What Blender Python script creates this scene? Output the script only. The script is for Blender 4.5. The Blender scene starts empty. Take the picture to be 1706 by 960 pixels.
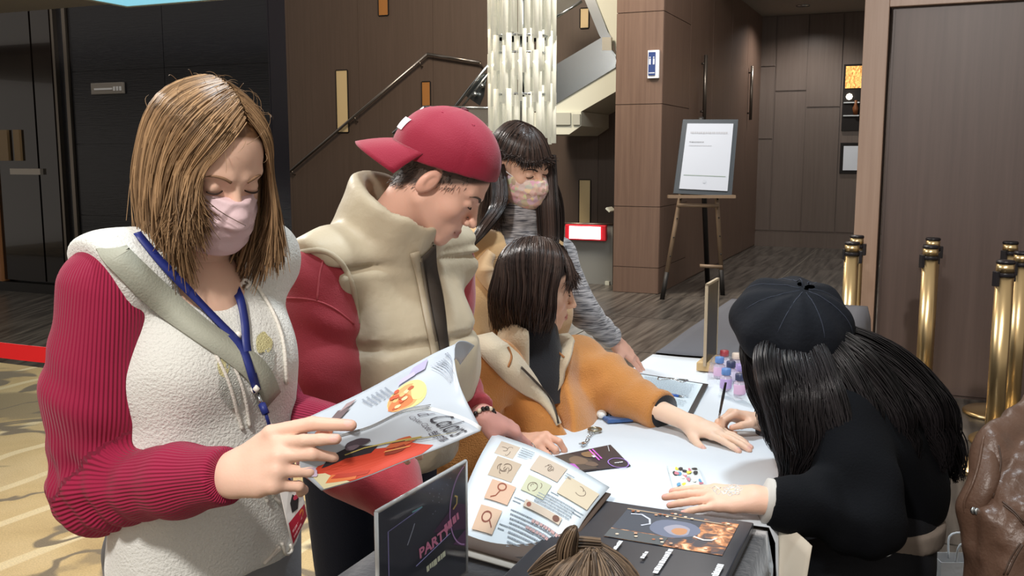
import bpy, bmesh, math, random
import numpy as np
from mathutils import Vector, Matrix

random.seed(7)
RNG = np.random.default_rng(11)
scn = bpy.context.scene
COL = scn.collection
f32 = np.float32

# ------------------------------------------------------------------ camera
F_PX = 1600.0                      # focal length for a 1706 px wide frame
CAM = np.array([0.0, 0.0, 1.48])
PITCH = math.radians(7.9)
cam_d = bpy.data.cameras.new('camera')
cam_d.sensor_width = 36.0
cam_d.lens = 36.0 * F_PX / 1706.0
cam_d.clip_start = 0.05
cam_o = bpy.data.objects.new('camera', cam_d)
COL.objects.link(cam_o)
cam_o.location = CAM
cam_o.rotation_euler = (math.pi / 2 - PITCH, 0, 0)
scn.camera = cam_o

# ------------------------------------------------------------------ world, exposure
scn.view_settings.view_transform = 'Standard'
scn.view_settings.look = 'None'
scn.view_settings.gamma = 1.0
scn.view_settings.use_curve_mapping = False
scn.view_settings.exposure = 0.12
wd = bpy.data.worlds.new('world'); scn.world = wd; wd.use_nodes = True
wbg = wd.node_tree.nodes['Background']
wbg.inputs[0].default_value = (1.0, 0.90, 0.80, 1); wbg.inputs[1].default_value = 0.44

def lamp(name, kind, loc, power, color, target=None, size=0.3, spot=60, blend=0.6):
    l = bpy.data.lights.new(name, kind); l.energy = power; l.color = color
    if kind == 'AREA': l.shape = 'DISK'; l.size = size
    else: l.shadow_soft_size = size
    if kind == 'SPOT': l.spot_size = math.radians(spot); l.spot_blend = blend
    o = bpy.data.objects.new(name, l); COL.objects.link(o); o.location = loc
    if target is not None:
        o.rotation_euler = (Vector(target) - Vector(loc)).to_track_quat('-Z', 'Y').to_euler()
    return o

COOL = (0.80, 0.92, 1.0); WARM = (1.0, 0.83, 0.64); NEUT = (1.0, 0.95, 0.90)
# downlights in the hall ceiling (3.3 m) above and behind the group, lobby and stairwell lamps above the frame
lamp('ceiling_downlight_table_offscreen', 'SPOT', (0.55, 2.35, 3.3), 140, COOL, (0.40, 2.5, 0.74), 0.10, 62, 0.5)
lamp('ceiling_downlight_reader_offscreen', 'SPOT', (-0.34, 1.70, 3.3), 80, COOL, (-0.42, 1.45, 1.3), 0.10, 60, 0.6)
lamp('ceiling_downlight_near_offscreen', 'SPOT', (-0.9, -0.5, 3.3), 290, NEUT, (0.0, 2.1, 1.0), 0.15, 85, 0.8)
lamp('ceiling_downlight_right_offscreen', 'SPOT', (0.9, 1.2, 3.3), 340, NEUT, (3.2, 6.0, 0.9), 0.07, 70, 0.8)
lamp('lobby_ceiling_light_offscreen', 'AREA', (-3.2, 5.2, 3.6), 260, NEUT, (-3.2, 5.0, 0), 1.6)
lamp('stairwell_ceiling_light_offscreen', 'AREA', (-1.5, 9.5, 5.2), 260, WARM, (-1.0, 11.8, 1.6), 1.6)
lamp('hall_ceiling_light_offscreen', 'AREA', (1.6, 7.6, 4.6), 170, NEUT, (1.7, 9.2, 0.8), 1.2)

# ------------------------------------------------------------------ projection helpers
_cp, _sp = math.cos(PITCH), math.sin(PITCH)
def ray(px, py):
    u = (px - 853.0) / F_PX; v = (480.0 - py) / F_PX
    return np.array([u, _cp + v * _sp, -_sp + v * _cp])
def P(px, py, Y):                  # point seen at a pixel, at distance Y in front of the camera
    d = ray(px, py); return CAM + d * (Y / d[1])
def T(px, py, z):                  # point seen at a pixel, on the level z
    d = ray(px, py); return CAM + d * ((z - CAM[2]) / d[2])
def nrm(v):
    v = np.asarray(v, float); return v / (np.linalg.norm(v) + 1e-12)

# ------------------------------------------------------------------ objects
def srgb(r, g=None, b=None):
    if isinstance(r, str):
        r, g, b = [int(r.lstrip('#')[i:i + 2], 16) for i in (0, 2, 4)]
    out = []
    for c in (r, g, b):
        c /= 255.0
        out.append(c / 12.92 if c <= 0.04045 else ((c + 0.055) / 1.055) ** 2.4)
    return tuple(out)

def tag(o, label=None, cat=None, group=None, kind=None):
    if label: o['label'] = label
    if cat: o['category'] = cat
    if group: o['group'] = group
    if kind: o['kind'] = kind
    return o

def thing(name, loc, label, cat, group=None):
    o = bpy.data.objects.new(name, None); o.empty_display_size = 0.05
    COL.objects.link(o); o.location = [float(c) for c in loc]
    return tag(o, label, cat, group)

def root_loc(p):
    v = np.zeros(3)
    while p is not None:
        v += np.array(p.location); p = p.parent
    return v

def mk(name, V, Fc, mat=None, parent=None, smooth=True, attrs=None, mats=None, fmat=None):
    V = np.asarray(V, float)
    if parent is not None: V = V - root_loc(parent)
    me = bpy.data.meshes.new(name)
    if isinstance(Fc, np.ndarray):
        nf, k = Fc.shape
        me.vertices.add(len(V)); me.vertices.foreach_set('co', V.astype(f32).ravel())
        me.loops.add(nf * k); me.loops.foreach_set('vertex_index', Fc.astype(np.int32).ravel())
        me.polygons.add(nf)
        me.polygons.foreach_set('loop_start', (np.arange(nf) * k).astype(np.int32))
        me.polygons.foreach_set('loop_total', np.full(nf, k, np.int32))
        me.update(calc_edges=True)
    else:
        me.from_pydata([tuple(v) for v in V], [], [tuple(int(i) for i in q) for q in Fc])
    if smooth: me.polygons.foreach_set('use_smooth', np.ones(len(me.polygons), bool))
    for m in (mats or ([mat] if mat else [])): me.materials.append(m)
    if fmat is not None: me.polygons.foreach_set('material_index', np.asarray(fmat, np.int32))
    if attrs:
        for an, av in attrs.items():
            av = np.asarray(av, f32)
            if av.ndim == 2:
                a = me.color_attributes.new(an, 'FLOAT_COLOR', 'POINT')
                if av.shape[1] == 3: av = np.concatenate([av, np.ones((len(av), 1), f32)], 1)
                a.data.foreach_set('color', av.ravel())
            else:
                a = me.attributes.new(an, 'FLOAT', 'POINT'); a.data.foreach_set('value', av)
    o = bpy.data.objects.new(name, me); COL.objects.link(o)
    if parent is not None: o.parent = parent
    return o

def frame_to(p, R, V):             # local -> world with columns of R
    return np.asarray(V) @ np.asarray(R).T + np.asarray(p)

BOXF = [(0, 3, 2, 1), (4, 5, 6, 7), (0, 1, 5, 4), (1, 2, 6, 5), (2, 3, 7, 6), (3, 0, 4, 7)]
def boxv(lo, hi):
    (x0, y0, z0), (x1, y1, z1) = lo, hi
    return np.array([(x0, y0, z0), (x1, y0, z0), (x1, y1, z0), (x0, y1, z0),
                     (x0, y0, z1), (x1, y0, z1), (x1, y1, z1), (x0, y1, z1)], float)

def bevbox(lo, hi, bev=0.004, seg=2):
    bm = bmesh.new(); vs = [bm.verts.new(v) for v in boxv(lo, hi)]
    for q in BOXF: bm.faces.new([vs[i] for i in q])
    if bev > 0:
        bmesh.ops.bevel(bm, geom=bm.edges[:], offset=bev, segments=seg, profile=0.5, affect='EDGES')
    bm.verts.index_update()
    V = np.array([v.co[:] for v in bm.verts]); Fc = [[v.index for v in q.verts] for q in bm.faces]
    bm.free(); return V, Fc

class MB:                          # collects shapes for ONE mesh
    def __init__(s): s.V = []; s.F = []; s.n = 0
    def add(s, V, Fc):
        V = np.asarray(V, float); s.V.append(V); s.F += [tuple(int(i) + s.n for i in q) for q in Fc]; s.n += len(V)
        return s
    def box(s, lo, hi, p=None, R=None, bev=0.0, seg=2):
        V, Fc = bevbox(lo, hi, bev, seg)
        if R is not None: V = frame_to(p if p is not None else (0, 0, 0), R, V)
        elif p is not None: V = V + np.asarray(p)
        return s.add(V, Fc)
    def tube(s, pts, r, n=10, closed=False, caps=True): return s.add(*tube(pts, r, n, closed, caps))
    def lathe(s, prof, c, n=28, axis=None): return s.add(*lathe(prof, c, n, axis))
    def build(s, name, mat, parent=None, smooth=True, **k):
        return mk(name, np.concatenate(s.V), s.F, mat, parent, smooth, **k)

def basis(d, up=(0, 0, 1)):
    d = nrm(d); u = np.asarray(up, float)
    if abs(d @ u) > 0.97: u = np.array([1.0, 0, 0])
    x = nrm(np.cross(u, d)); y = np.cross(d, x); return x, y, d

def tube(pts, r, n=10, closed=False, caps=True, flat=None):
    pts = np.asarray(pts, float); m = len(pts)
    rr = np.full(m, r, float) if np.isscalar(r) else np.asarray(r, float)
    if closed: tan = np.roll(pts, -1, 0) - np.roll(pts, 1, 0)
    else: tan = np.gradient(pts, axis=0)
    tan /= np.linalg.norm(tan, axis=1, keepdims=True) + 1e-12
    x, y, _ = basis(tan[0]); V = []
    for i in range(m):
        x = x - tan[i] * (x @ tan[i]); x = nrm(x); y = np.cross(tan[i], x)
        for k in range(n):
            a = 2 * math.pi * k / n
            V.append(pts[i] + rr[i] * (math.cos(a) * x + math.sin(a) * y))
    Fc = []
    for i in range(m if closed else m - 1):
        j = (i + 1) % m
        for k in range(n):
            l = (k + 1) % n; Fc.append((i * n + k, i * n + l, j * n + l, j * n + k))
    if caps and not closed:
        Fc.append(tuple(range(n - 1, -1, -1))); Fc.append(tuple((m - 1) * n + k for k in range(n)))
    return np.array(V), Fc

def lathe(prof, c, n=28, axis=None):
    c = np.asarray(c, float); V = []
    if axis is None: X, Y, Z = np.eye(3)
    else: X, Y, Z = basis(axis)
    for r, z in prof:
        for k in range(n):
            a = 2 * math.pi * k / n
            V.append(c + r * math.cos(a) * X + r * math.sin(a) * Y + z * Z)
    Fc = []
    for i in range(len(prof) - 1):
        for k in range(n):
            l = (k + 1) % n; Fc.append((i * n + k, i * n + l, (i + 1) * n + l, (i + 1) * n + k))
    Fc.append(tuple(range(n - 1, -1, -1))); Fc.append(tuple((len(prof) - 1) * n + k for k in range(n)))
    return np.array(V), Fc

def spline(pts, n=24):             # Catmull-Rom through points (any dimension)
    p = np.asarray(pts, float); m = len(p)
    if m < 3: return np.array([p[0] + (p[-1] - p[0]) * t for t in np.linspace(0, 1, n)])
    q = np.vstack([2 * p[0] - p[1], p, 2 * p[-1] - p[-2]]); out = []
    for t in np.linspace(0, m - 1 - 1e-9, n):
        i = int(t); s = t - i; a, b, c, d = q[i], q[i + 1], q[i + 2], q[i + 3]
        out.append(0.5 * (2 * b + (c - a) * s + (2 * a - 5 * b + 4 * c - d) * s * s + (3 * b - a - 3 * c + d) * s ** 3))
    return np.array(out)

def ribbon(pts, nor, width, thick=0.0015):
    """flat band along pts; nor = outward normals"""
    pts = np.asarray(pts, float); m = len(pts)
    w = np.full(m, width) if np.isscalar(width) else np.asarray(width)
    tan = np.gradient(pts, axis=0); V = []; Fc = []
    for i in range(m):
        t = nrm(tan[i]); s = nrm(np.cross(t, nor[i])); nn = nrm(np.cross(s, t))
        for a, b in ((-1, 0), (1, 0), (1, 1), (-1, 1)):
            V.append(pts[i] + s * a * w[i] / 2 + nn * b * thick)
    for i in range(m - 1):
        for k in range(4):
            l = (k + 1) % 4; Fc.append((i * 4 + k, i * 4 + l, i * 4 + 4 + l, i * 4 + 4 + k))
    Fc.append((3, 2, 1, 0)); e = (m - 1) * 4; Fc.append((e, e + 1, e + 2, e + 3))
    return np.array(V), Fc

def patch(fn, nu, nv, thick=0.0, both=True):
    """sheet fn(u,v)->point on a nu x nv grid; thick gives it a back side"""
    us = np.linspace(0, 1, nu); vs = np.linspace(0, 1, nv)
    A = np.array([[fn(u, v) for v in vs] for u in us])
    gu = np.gradient(A, axis=0); gv = np.gradient(A, axis=1)
    N = np.cross(gu, gv); N /= np.linalg.norm(N, axis=2, keepdims=True) + 1e-12
    V = A.reshape(-1, 3); Fc = []
    idx = lambda i, j: i * nv + j
    for i in range(nu - 1):
        for j in range(nv - 1):
            Fc.append((idx(i, j), idx(i + 1, j), idx(i + 1, j + 1), idx(i, j + 1)))
    if thick:
        n0 = len(V); V = np.concatenate([V, (A - N * thick).reshape(-1, 3)])
        Fc += [tuple(n0 + k for k in reversed(q)) for q in list(Fc)]
        rim = [idx(i, 0) for i in range(nu)] + [idx(nu - 1, j) for j in range(1, nv)] + \
              [idx(i, nv - 1) for i in range(nu - 2, -1, -1)] + [idx(0, j) for j in range(nv - 2, 0, -1)]
        for k in range(len(rim)):
            a, b = rim[k], rim[(k + 1) % len(rim)]; Fc.append((b, a, a + n0, b + n0))
    return V, Fc

_txt = {}
def text2d(s, size=1.0, align='LEFT', bold=0.0):
    """flat text as 2D mesh (V in xy, faces)"""
    c = bpy.data.curves.new('t', 'FONT'); c.body = s; c.size = size; c.align_x = align; c.resolution_u = 2
    c.offset = bold
    o = bpy.data.objects.new('t', c); COL.objects.link(o)
    dg = bpy.context.evaluated_depsgraph_get(); me = bpy.data.meshes.new_from_object(o.evaluated_get(dg))
    V = np.array([v.co[:] for v in me.vertices]).reshape(-1, 3); Fc = [tuple(p.vertices) for p in me.polygons]
    bpy.data.objects.remove(o); bpy.data.curves.remove(c); bpy.data.meshes.remove(me)
    return V, Fc

# ------------------------------------------------------------------ materials
MATS = {}
def mat(name, col, rough=0.6, metal=0.0, bump=None, var=None, spec=0.5, sheen=0.0, coat=0.0, sss=0.0,
        trans=0.0, ior=1.45, attr=None, emit=None, emit_s=0.0, alpha=1.0, stretch=(1, 1, 1), aniso=0.0):
    """bump = (scale, strength[, detail]); var = (scale, amount): noise on the colour; attr = colour attribute"""
    if name in MATS: return MATS[name]
    m = bpy.data.materials.new(name); m.use_nodes = True; nt = m.node_tree; N = nt.nodes; L = nt.links
    b = N['Principled BSDF']; I = b.inputs
    c = srgb(col) if isinstance(col, str) else col
    I['Base Color'].default_value = (*c, 1); I['Roughness'].default_value = rough
    I['Metallic'].default_value = metal; I['Specular IOR Level'].default_value = spec
    I['Sheen Weight'].default_value = sheen; I['Coat Weight'].default_value = coat
    I['IOR'].default_value = ior; I['Transmission Weight'].default_value = trans; I['Alpha'].default_value = alpha
    if sheen: I['Sheen Roughness'].default_value = 0.5
    if sss:
        I['Subsurface Weight'].default_value = sss; I['Subsurface Radius'].default_value = (0.8, 0.3, 0.18)
        I['Subsurface Scale'].default_value = 0.006
    if aniso: I['Anisotropic'].default_value = aniso
    if emit is not None:
        I['Emission Color'].default_value = (*(srgb(emit) if isinstance(emit, str) else emit), 1)
        I['Emission Strength'].default_value = emit_s
    src = None
    if bump or var:
        tc = N.new('ShaderNodeTexCoord'); mp = N.new('ShaderNodeMapping'); mp.inputs['Scale'].default_value = stretch
        L.new(tc.outputs['Object'], mp.inputs[0])
    if attr:
        at = N.new('ShaderNodeAttribute'); at.attribute_name = attr; src = at.outputs['Color']
    if var:
        n = N.new('ShaderNodeTexNoise'); n.inputs['Scale'].default_value = var[0]; n.inputs['Detail'].default_value = 5
        L.new(mp.outputs[0], n.inputs['Vector'])
        mr = N.new('ShaderNodeMapRange'); mr.inputs[1].default_value = 0.3; mr.inputs[2].default_value = 0.7
        mr.inputs[3].default_value = 1 - var[1]; mr.inputs[4].default_value = 1 + var[1]
        L.new(n.outputs[0], mr.inputs[0])
        mx = N.new('ShaderNodeMix'); mx.data_type = 'RGBA'; mx.blend_type = 'MULTIPLY'; mx.inputs[0].default_value = 1
        if src is not None: L.new(src, mx.inputs[6])
        else: mx.inputs[6].default_value = (*c, 1)
        L.new(mr.outputs[0], mx.inputs[7]); src = mx.outputs[2]
    if src is not None: L.new(src, I['Base Color'])
    if bump:
        n = N.new('ShaderNodeTexNoise'); n.inputs['Scale'].default_value = bump[0]
        n.inputs['Detail'].default_value = bump[2] if len(bump) > 2 else 3
        L.new(mp.outputs[0], n.inputs['Vector'])
        bp = N.new('ShaderNodeBump'); bp.inputs['Strength'].default_value = bump[1]; bp.inputs['Distance'].default_value = 0.004
        L.new(n.outputs[0], bp.inputs['Height']); L.new(bp.outputs[0], I['Normal'])
    MATS[name] = m; return m

def rib_mat(name, col, col2, scale, strength=0.6, rough=0.85, sheen=0.08):
    """ribbed knit: stripes follow the float attribute 'rib' (metres around the limb)"""
    m = mat(name, col, rough, sheen=sheen); nt = m.node_tree; N = nt.nodes; L = nt.links; b = N['Principled BSDF']
    at = N.new('ShaderNodeAttribute'); at.attribute_name = 'rib'
    mu = N.new('ShaderNodeMath'); mu.operation = 'MULTIPLY'; mu.inputs[1].default_value = scale * 2 * math.pi
    sn = N.new('ShaderNodeMath'); sn.operation = 'SINE'
    L.new(at.outputs['Fac'], mu.inputs[0]); L.new(mu.outputs[0], sn.inputs[0])
    mr = N.new('ShaderNodeMapRange'); mr.inputs[1].default_value = -1; mr.inputs[2].default_value = 1
    L.new(sn.outputs[0], mr.inputs[0])
    mx = N.new('ShaderNodeMix'); mx.data_type = 'RGBA'
    mx.inputs[6].default_value = (*srgb(col), 1); mx.inputs[7].default_value = (*srgb(col), 1)   # one yarn colour: the ribs show by relief
    L.new(mr.outputs[0], mx.inputs[0]); L.new(mx.outputs[2], b.inputs['Base Color'])
    bp = N.new('ShaderNodeBump'); bp.inputs['Strength'].default_value = strength; bp.inputs['Distance'].default_value = 0.003
    L.new(mr.outputs[0], bp.inputs['Height']); L.new(bp.outputs[0], b.inputs['Normal'])
    return m

def hair_mat(name, dark, light, rough=0.38):
    m = mat(name, dark, rough, spec=0.4); nt = m.node_tree; N = nt.nodes; L = nt.links; b = N['Principled BSDF']
    at = N.new('ShaderNodeAttribute'); at.attribute_name = 'tone'
    mx = N.new('ShaderNodeMix'); mx.data_type = 'RGBA'
    mx.inputs[6].default_value = (*srgb(dark), 1); mx.inputs[7].default_value = (*srgb(light), 1)
    L.new(at.outputs['Fac'], mx.inputs[0]); L.new(mx.outputs[2], b.inputs['Base Color'])
    return m

# ------------------------------------------------------------------ implicit modelling
class Grid:
    def __init__(s, lo, hi, h):
        s.lo = np.asarray(lo, float); s.h = h
        s.n = np.ceil((np.asarray(hi) - s.lo) / h).astype(int) + 1
        s.d = np.full(s.n, 0.2, f32)
        s.ax = [(s.lo[i] + h * np.arange(s.n[i])).astype(f32) for i in range(3)]
    def sl(s, lo, hi):
        a = np.clip(np.floor((np.asarray(lo) - s.lo) / s.h).astype(int), 0, s.n)
        b = np.clip(np.ceil((np.asarray(hi) - s.lo) / s.h).astype(int) + 1, 0, s.n)
        if np.any(b <= a): return None, None
        sl = tuple(slice(a[i], b[i]) for i in range(3))
        return sl, (s.ax[0][sl[0]][:, None, None], s.ax[1][sl[1]][None, :, None], s.ax[2][sl[2]][None, None, :])
    def un(s, prim, k=0.0):
        f, lo, hi = prim; m = max(k, 0) + 3 * s.h
        sl, X = s.sl(lo - m, hi + m)
        if sl is None: return s
        a = s.d[sl]; b = f(*X)
        if k <= 0: s.d[sl] = np.minimum(a, b)
        else:
            t = np.clip(0.5 + 0.5 * (a - b) / k, 0, 1); s.d[sl] = a * (1 - t) + b * t - k * t * (1 - t)
        return s
    def sub(s, prim, k=0.0):
        f, lo, hi = prim; m = max(k, 0) + 3 * s.h
        sl, X = s.sl(lo - m, hi + m)
        if sl is None: return s
        a = s.d[sl]; b = -f(*X)
        if k <= 0: s.d[sl] = np.maximum(a, b)
        else:
            t = np.clip(0.5 - 0.5 * (a - b) / k, 0, 1); s.d[sl] = a * (1 - t) + b * t + k * t * (1 - t)
        return s
    def cut(s, p, n, k=0.0):       # keep the side against n
        p = np.asarray(p, float); n = nrm(n)
        X = s.ax[0][:, None, None]; Y = s.ax[1][None, :, None]; Z = s.ax[2][None, None, :]
        b = ((X - p[0]) * n[0] + (Y - p[1]) * n[1] + (Z - p[2]) * n[2]).astype(f32)
        if k <= 0: s.d = np.maximum(s.d, b)
        else:
            t = np.clip(0.5 - 0.5 * (s.d - b) / k, 0, 1); s.d = s.d * (1 - t) + b * t + k * t * (1 - t)
        return s
    def warp(s, fn):               # add a displacement fn(X,Y,Z)
        s.d = s.d + fn(s.ax[0][:, None, None], s.ax[1][None, :, None], s.ax[2][None, None, :]).astype(f32); return s
    def copy(s):
        g = Grid.__new__(Grid); g.lo = s.lo; g.h = s.h; g.n = s.n; g.ax = s.ax; g.d = s.d.copy(); return g
    def at(s, p):
        q = (np.asarray(p, float) - s.lo) / s.h; q = np.clip(q, 0, s.n - 1.001); i = q.astype(int); w = q - i; r = 0.0
        for a in (0, 1):
            for b in (0, 1):
                for c in (0, 1):
                    r += s.d[i[0] + a, i[1] + b, i[2] + c] * (w[0] if a else 1 - w[0]) * (w[1] if b else 1 - w[1]) * (w[2] if c else 1 - w[2])
        return r
    def grad(s, p):
        e = s.h * 1.5; p = np.asarray(p, float)
        return nrm([s.at(p + e * np.eye(3)[i]) - s.at(p - e * np.eye(3)[i]) for i in range(3)])
    def hit(s, px, py, off=0.001, org=None, dr=None):
        o = CAM if org is None else np.asarray(org, float); d = nrm(ray(px, py) if dr is None else dr)
        lo, hi = s.lo, s.lo + s.h * (s.n - 1)
        with np.errstate(divide='ignore', invalid='ignore'):
            t0 = (lo - o) / d; t1 = (hi - o) / d
        tn = max(0.0, np.max(np.minimum(t0, t1))); tf = np.min(np.maximum(t0, t1))
        t = tn
        while t < tf:
            v = s.at(o + d * t)
            if v < off: break
            t += max(min(v * 0.7, 0.02), s.h * 0.25)
        else: return None, None
        p = o + d * t; return p, s.grad(p)
    def drape(s, pix, n=24, off=0.002, sm=2):
        """pixel polyline laid on the surface -> points, normals"""
        pts, nor = [], []
        for x, y in spline(pix, n):
            p, g = s.hit(x, y, off)
            if p is not None: pts.append(p); nor.append(g)
        pts = np.array(pts); nor = np.array(nor)
        if len(pts) > 5:
            for _ in range(sm):
                pts[1:-1] = (pts[:-2] + 2 * pts[1:-1] + pts[2:]) / 4; nor[1:-1] = nor[:-2] + 2 * nor[1:-1] + nor[2:]; nor /= np.linalg.norm(nor, axis=1, keepdims=True) + 1e-9
        return pts, nor
    def mesh(s, relax=1):
        d = s.d; nx, ny, nz = d.shape; ins = d < 0
        c = ins[:-1, :-1, :-1].astype(np.int8)
        for a in (0, 1):
            for b in (0, 1):
                for e in (0, 1):
                    if a + b + e: c = c + ins[a:nx - 1 + a, b:ny - 1 + b, e:nz - 1 + e]
        act = (c > 0) & (c < 8); I = np.argwhere(act); m = len(I)
        vid = np.full(act.shape, -1, np.int32); vid[act] = np.arange(m)
        S = np.zeros((m, 3)); W = np.zeros(m)
        cor = [(a, b, e) for a in (0, 1) for b in (0, 1) for e in (0, 1)]
        val = {q: d[I[:, 0] + q[0], I[:, 1] + q[1], I[:, 2] + q[2]].astype(float) for q in cor}
        for q in cor:
            for ax in range(3):
                if q[ax]: continue
                r = list(q); r[ax] = 1; r = tuple(r); va, vb = val[q], val[r]; x = (va < 0) != (vb < 0)
                t = np.where(x, va / np.where(x, va - vb, 1), 0)
                for k in range(3): S[:, k] += np.where(x, q[k] + (t if k == ax else 0), 0)
                W += x
        V = s.lo + (I + S / W[:, None]) * s.h
        Q = []
        for ax in range(3):
            A = ins; lo = [slice(None)] * 3; hi = [slice(None)] * 3; lo[ax] = slice(0, -1); hi[ax] = slice(1, None)
            x = A[tuple(lo)] != A[tuple(hi)]
            o1, o2 = [(1, 2), (2, 0), (0, 1)][ax]
            E = np.argwhere(x); ok = (E[:, o1] > 0) & (E[:, o2] > 0) & (E[:, o1] < s.n[o1] - 1) & (E[:, o2] < s.n[o2] - 1); E = E[ok]
            if not len(E): continue
            flip = A[E[:, 0], E[:, 1], E[:, 2]]
            def cell(da, db):
                G = E.copy(); G[:, o1] -= da; G[:, o2] -= db; return vid[G[:, 0], G[:, 1], G[:, 2]]
            q = np.stack([cell(1, 1), cell(0, 1), cell(0, 0), cell(1, 0)], 1)
            q[~flip] = q[~flip][:, ::-1]; Q.append(q)
        Q = np.concatenate(Q) if Q else np.zeros((0, 4), int)
        Q = Q[(Q >= 0).all(1)]
        for _ in range(relax):
            acc = np.zeros_like(V); cnt = np.zeros(len(V))
            for k in range(4):
                a, b = Q[:, k], Q[:, (k + 1) % 4]
                for j in range(3): acc[:, j] += np.bincount(a, V[b, j], len(V)) + np.bincount(b, V[a, j], len(V))
                cnt += np.bincount(a, minlength=len(V)) + np.bincount(b, minlength=len(V))
            V = np.where(cnt[:, None] > 0, 0.5 * V + 0.5 * acc / np.maximum(cnt, 1)[:, None], V)
        return V, Q

def cap(p0, p1, r0, r1=None):
    p0 = np.asarray(p0, float); p1 = np.asarray(p1, float); r1 = r0 if r1 is None else r1
    ba = p1 - p0; L2 = float(ba @ ba) + 1e-12
    def f(X, Y, Z):
        x, y, z = X - p0[0], Y - p0[1], Z - p0[2]
        t = np.clip((x * ba[0] + y * ba[1] + z * ba[2]) / L2, 0, 1)
        return np.sqrt((x - t * ba[0]) ** 2 + (y - t * ba[1]) ** 2 + (z - t * ba[2]) ** 2) - (r0 + (r1 - r0) * t)
    R = max(r0, r1); return f, np.minimum(p0, p1) - R, np.maximum(p0, p1) + R

def ell(c, rad, R=None):
    c = np.asarray(c, float); a, b, e = rad; R = np.eye(3) if R is None else np.asarray(R, float)
    def f(X, Y, Z):
        x, y, z = X - c[0], Y - c[1], Z - c[2]
        u = x * R[0, 0] + y * R[1, 0] + z * R[2, 0]; v = x * R[0, 1] + y * R[1, 1] + z * R[2, 1]; w = x * R[0, 2] + y * R[1, 2] + z * R[2, 2]
        k0 = np.sqrt((u / a) ** 2 + (v / b) ** 2 + (w / e) ** 2); k1 = np.sqrt((u / a ** 2) ** 2 + (v / b ** 2) ** 2 + (w / e ** 2) ** 2)
        return k0 * (k0 - 1) / (k1 + 1e-9)
    m = np.sqrt((R ** 2) @ (np.array(rad) ** 2)); return f, c - m, c + m

def rbox(c, half, R=None, r=0.01):
    c = np.asarray(c, float); R = np.eye(3) if R is None else np.asarray(R, float); h = np.asarray(half, float) - r
    def f(X, Y, Z):
        x, y, z = X - c[0], Y - c[1], Z - c[2]
        q = [np.abs(x * R[0, i] + y * R[1, i] + z * R[2, i]) - h[i] for i in range(3)]
        o = np.sqrt(sum(np.maximum(t, 0) ** 2 for t in q)); return o + np.minimum(np.maximum(np.maximum(q[0], q[1]), q[2]), 0) - r
    m = np.abs(R) @ np.asarray(half); return f, c - m, c + m

def ecap(p0, p1, side, a0, b0, a1=None, b1=None):
    """limb with an elliptic section: a along `side`, b across"""
    p0 = np.asarray(p0, float); p1 = np.asarray(p1, float); a1 = a0 if a1 is None else a1; b1 = b0 if b1 is None else b1
    w = nrm(p1 - p0); u = np.asarray(side, float); u = nrm(u - w * (u @ w)); v = np.cross(w, u); L = np.linalg.norm(p1 - p0) + 1e-9
    def f(X, Y, Z):
        x, y, z = X - p0[0], Y - p0[1], Z - p0[2]
        s = x * w[0] + y * w[1] + z * w[2]; t = np.clip(s / L, 0, 1); e = s - t * L
        A = a0 + (a1 - a0) * t; B = b0 + (b1 - b0) * t; m = np.minimum(A, B)
        U = x * u[0] + y * u[1] + z * u[2]; W = x * v[0] + y * v[1] + z * v[2]
        return (np.sqrt((U / A) ** 2 + (W / B) ** 2 + (e / m) ** 2) - 1) * m
    R = max(a0, b0, a1, b1); return f, np.minimum(p0, p1) - R, np.maximum(p0, p1) + R

def chain(g, pts, rad, k=0.02):
    for i in range(len(pts) - 1): g.un(cap(pts[i], pts[i + 1], rad[i], rad[i + 1]), k)

def loft(g, pts, side, A, B, k=0.03):
    for i in range(len(pts) - 1): g.un(ecap(pts[i], pts[i + 1], side, A[i], B[i], A[i + 1], B[i + 1]), k)

def join(parts):
    V = []; Fq = []; n = 0
    for v, q in parts:
        V.append(v); Fq.append(np.asarray(q) + n); n += len(v)
    return np.concatenate(V), np.concatenate(Fq)

def seg_rib(V, segs):
    """angle-arc coordinate around the nearest limb segment"""
    best = np.full(len(V), 1e9); out = np.zeros(len(V))
    for p0, p1, ref, rad in segs:
        p0 = np.asarray(p0, float); p1 = np.asarray(p1, float); w = nrm(p1 - p0); u = np.asarray(ref, float); u = nrm(u - w * (u @ w)); v = np.cross(w, u)
        q = V - p0; t = np.clip(q @ w / np.linalg.norm(p1 - p0), 0, 1); r = q - np.outer(t * np.linalg.norm(p1 - p0), w)
        d = np.linalg.norm(r, axis=1); a = np.arctan2(r @ v, r @ u) * rad; m = d < best; best[m] = d[m]; out[m] = a[m]
    return out

def noise3(V, scale, seed=0):      # cheap smooth noise, about -1..1
    r = np.random.default_rng(seed); s = 0
    for i in range(5):
        d = r.normal(size=3); d /= np.linalg.norm(d); s = s + np.sin((V[..., 0] * d[0] + V[..., 1] * d[1] + V[..., 2] * d[2]) * scale * r.uniform(.6, 1.6) + r.uniform(0, 6.28))
    return s / 3.0
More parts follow.
